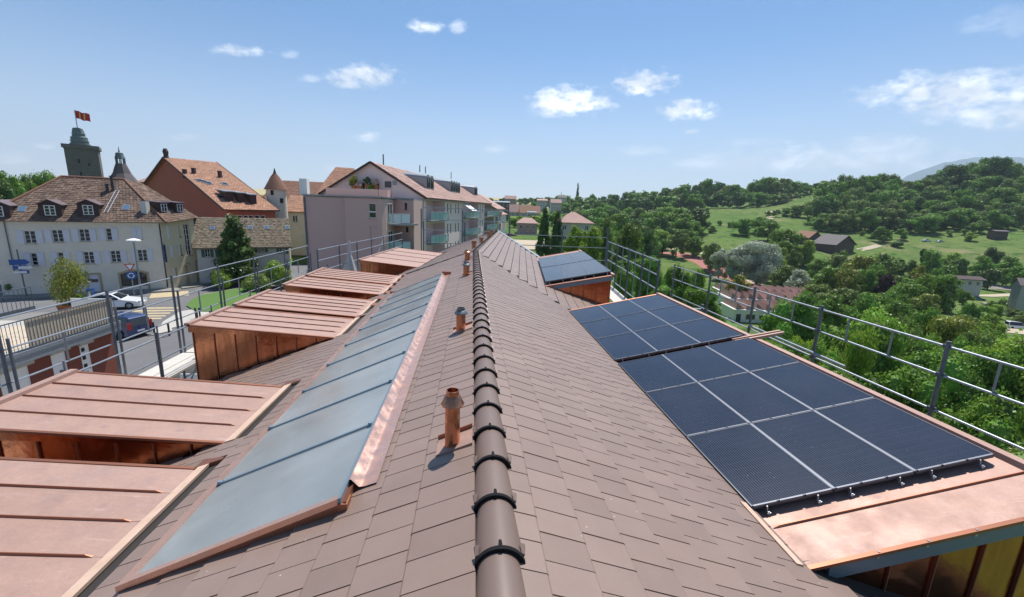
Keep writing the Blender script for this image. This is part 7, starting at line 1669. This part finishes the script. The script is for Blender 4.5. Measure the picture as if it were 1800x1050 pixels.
# sawtooth school
sb = thing('sawtooth_building', on_z(1330, 535, -26), 'white low building with rows of pink sawtooth roofs by a lawn', 'school building')
er_ = nv((AX[0][0], AX[0][1])); er_ /= np.linalg.norm(er_)
for k, (pxa, pya, pxb) in enumerate(((1268, 531, 1468), (1280, 544, 1462), (1288, 566, 1440))):
    A_ = on_z(pxa, pya, -26)[:2]; t = er_*math.cos(rad(-4))+nv((-er_[1], er_[0]))*math.sin(rad(-4)); L_ = on_wall(pxb, pya, A_, t)[0]; n = nv((t[1], -t[0]))
    ops = [(.6, 1.8, -26, -23.9)]+[(3+i*3.2, 5.2+i*3.2, -25.2, -23.9) for i in range(int(L_/3.2)-1)]
    m, PS_ = wall(A_, t, L_, -26.1, -22.9, ops); D__ = 8
    Z = lambda s, dd, z: (*(A_+t*s-n*dd), z)
    m.quad(Z(0, 0, -26), Z(0, 0, -22.9), Z(0, D__, -22.9), Z(0, D__, -26)); m.quad(Z(L_, 0, -26), Z(L_, D__, -26), Z(L_, D__, -22.9), Z(L_, 0, -22.9)); m.build('wall', 'white_paint', sb)
    for o in ops[1:]: window(sb, PS_, o, nx=2, ny=1, fw=.08, fmat='dark_frame', sill=False)
    dk = MB(); bx(dk, PS_, *ops[0][:4], .1, .14); dk.build('door', 'dark_frame', sb)
    m = MB(); m.hexa([Z(-.3, -.35, -22.95), Z(L_+.3, -.35, -22.95), Z(L_+.3, D__+.2, -22.95), Z(-.3, D__+.2, -22.95)], [Z(-.3, -.35, -22.7), Z(L_+.3, -.35, -22.7), Z(L_+.3, D__+.2, -22.7), Z(-.3, D__+.2, -22.7)]); m.build('flat_roof', 'white_paint', sb)
    s = .3
    while s < L_-1.8:
        m = MB(); m.add([Z(s, .2, -22.7), Z(s+2.3, .2, -22.7), Z(s+.35, .2, -21.1), Z(s, D__-.3, -22.7), Z(s+2.3, D__-.3, -22.7), Z(s+.35, D__-.3, -21.1)], [(0, 1, 2), (5, 4, 3), (1, 4, 5, 2), (0, 2, 5, 3), (0, 3, 4, 1)]); m.build('sawtooth_roof', 'pink_roof', sb); s += 2.4
BL_ = ((1245, 526), (1262, 524), (1268, 528), (1248, 536), (1266, 536), (1252, 541), (1254, 547), (1275, 549), (1278, 555), (1263, 562), (1282, 562), (1240, 515), (1258, 516)); BP = [q[0] for q in BL_]
for px, py in BL_:
    c = on_z(px, py, -25.9); MB().box((c[0]-.85, c[1]-.35, -25.9), (c[0]+.85, c[1]+.35, -25.45)).build('stone_bench', 'concrete', label=f'pale stone block seat on the school lawn, {ordinal(sorted(BP).index(px)+1)} from the left', cat='bench', group='stone seats on the school lawn')
# barn and other farm things
bn = simple_house('barn', 'dark timber barn with broad grey roof on the far meadow', 1431, 426, 232, -71.5, 11, 17, 4.6, 'barn_wood', 'slate_roof', cat='barn', win=False, over=.9)
bn2 = simple_house('small_barn', 'small brown roofed shed behind the grey roofed barn', 1397, 415, 248, -71.5, 8, 11, 3.2, 'barn_wood', 'brown_roof', cat='barn', win=False, over=.9)
for i in range(5):
    pass
c = on_ground(1455, 441); MB().tube(c+nv((-2.6, 0, 1.3)), c+nv((2.6, -.5, 1.3)), 1.3, 12).build('silage_tank', 'tarp_white', smooth=True, angle=40, label='white lying tank in front of the barn', cat='tank')
c = on_ground(1437, 438); yv = thing('digger', c, 'small yellow farm vehicle beside the white tank', 'farm vehicle'); MB().hexa([c+nv(p) for p in ((-1.6, -1, .6), (1.6, -1, .6), (1.6, 1, .6), (-1.6, 1, .6))], [c+nv(p) for p in ((-1.5, -.9, 1.8), (.6, -.9, 1.8), (.6, .9, 1.8), (-1.5, .9, 1.8))]).build('body', 'yellow_paint', yv); MB().box(tuple(c+nv((-1.2, -.8, 1.8))), tuple(c+nv((.2, .8, 2.9)))).build('cab', 'window_glass', yv)
for x in (-1.1, 1.1): MB().tube(c+nv((x, -1.15, .55)), c+nv((x, -.8, .55)), .55, 12).build('wheel', 'tyre', yv)
simple_house('garden_shed', 'small white garden house with flat dark roof among the allotments', 1686, 489, 152, -16, 7.5, 5, .7, 'pale_wall', 'dormer_dark', z0=ground(*ground_at(1700, 150)[:2])-.5, cat='shed', over=.8, floors=1, nwin=3)
simple_house('slope_shelter', 'low grey shelter under trees on the right slope', 1750, 406, 236, -10, 7, 4, .5, 'barn_wood', 'slate_roof', cat='shed', win=False)
simple_house('edge_house', 'grey house cut by the right edge of the picture', 1797, 500, 122, -35, 6, 5, 1.6, 'zinc', 'slate_roof', win=False, floors=2)
simple_house('grey_hip_house', 'house with wide pinkish grey hipped roof beyond the bright trees', 984, 389, 118, -6, 9.2, 9, 2.6, 'pale_wall', 'pink_roof', hips=(3.6, 4.4), floors=2, nwin=3)
simple_house('roadside_building', 'pinkish two storey building behind the parked cars', 911, 391, 165, -4, 7.5, 9, 1.8, 'rose_wall', 'pink_roof', hips=(2, 2), floors=2, nwin=3)
fh = [(896, 372, 300, 'pale_wall', 'pink_roof', 16, 5.0, 'white house with steep pink roofs far down the valley, left one'), (914, 373, 292, 'pale_wall', 'orange_roof', 14, 4.6, 'white house with orange roof far down the valley'), (945, 352, 360, 'pale_wall', 'pink_roof', 8.5, 1.2, 'pale square block among distant trees'), (969, 356, 370, 'pale_wall', 'pink_roof', 9, 3.0, 'far house half hidden by trees right of the pale block'),
      (888, 349, 420, 'rose_wall', 'pink_roof', 11, 3.0, 'pink house far off below the pale plain'), (868, 355, 230, 'barn_wood', 'zinc', 8.5, .6, 'dark flat building with white roof edge behind the apartments'), (982, 347, 470, 'pale_wall', 'slate_roof', 9, 2.5, 'small distant house on the wooded slope'), (928, 373, 250, 'pale_wall', 'zinc', 5, .4, 'tiny flat roofed pavilion right of the orange roofed house')]
for px, py, d, wm, rm, W_, h_, lb in fh: simple_house('distant_house', lb, px, py, d, -3, W_, 9, h_, wm, rm, floors=2, nwin=4, over=.4)
CC = [(903, 404, 'car_white', 'white car in the far car park, leftmost'), (911, 406, 'car_blue', 'blue car in the far car park'), (920, 405, 'car_silver', 'silver car in the far car park'), (898, 417, 'car_red', 'red car parked nearer the far gable')]
for px, py, pm, lb in CC:
    c = on_z(px, py, -10.6); car(c, (.97, .2), pm, lb, detail=False)
for px, py, pm, lb, hd in ((1716, 524, 'car_teal', 'teal car parked on the garden path', (.96, -.3)), (1788, 522, 'car_white', 'white car at the right edge of the garden path', (.9, -.4)), (1661, 534, 'car_dark', 'dark car standing in the allotment meadow', (.4, .9)), (1786, 574, 'car_white', 'white van parked on the gravel yard', (.93, -.35)), (1628, 421, 'car_white', 'tiny white car by the meadow hedge, left', (1, -.1)), (1652, 423, 'car_silver', 'tiny silver car by the meadow hedge, right', (1, -.1))):
    c = on_ground(px, py+4); car(c, hd, pm, lb, detail=False, van=('van' in lb), H=1.9 if 'van' in lb else 1.45)
c = on_ground(1750, 537); MB().box((c[0]-5, c[1]-.6, c[2]+.3), (c[0]+4.5, c[1]+.6, c[2]+.7)).build('timber_stack', 'concrete', label='long low stack of pale boards in the allotment meadow', cat='timber stack')
for px, d, h_, lb in ((985, 560, 24, 'thin mast on the far skyline at left'), (1149, 470, 24, 'thin mast on the far skyline in the middle')):
    c = ground_at(px, d); MB().tube(c, c+nv((0, 0, h_)), .35, 5).build('radio_mast', 'galv_dark', label=lb, cat='mast')
c = on_ground(1483, 420); MB().tube(c, c+nv((0, 0, 8)), .12, 5).build('wooden_pole', 'bark', label='bare wooden pole in the meadow behind the barn', cat='pole')

# ------------------------------------------------------------------ air
HAZE = 1.3e-4
mh = bpy.data.materials.new('haze_air'); mh.use_nodes = True; nt = mh.node_tree; nt.nodes.clear()
pv = nd(nt, 'ShaderNodeVolumePrincipled'); pv.inputs['Color'].default_value = (.72, .86, 1, 1); pv.inputs['Density'].default_value = HAZE; pv.inputs['Anisotropy'].default_value = .2
mo = nd(nt, 'ShaderNodeOutputMaterial'); nt.links.new(pv.outputs[0], mo.inputs['Volume']); MATS['haze_air'] = mh
if HAZE > 0:
    MB().box((-6500, -6500, -40), (6500, 6500, 900)).build('haze', 'haze_air', kind='stuff')
SC.cycles.use_denoising = True
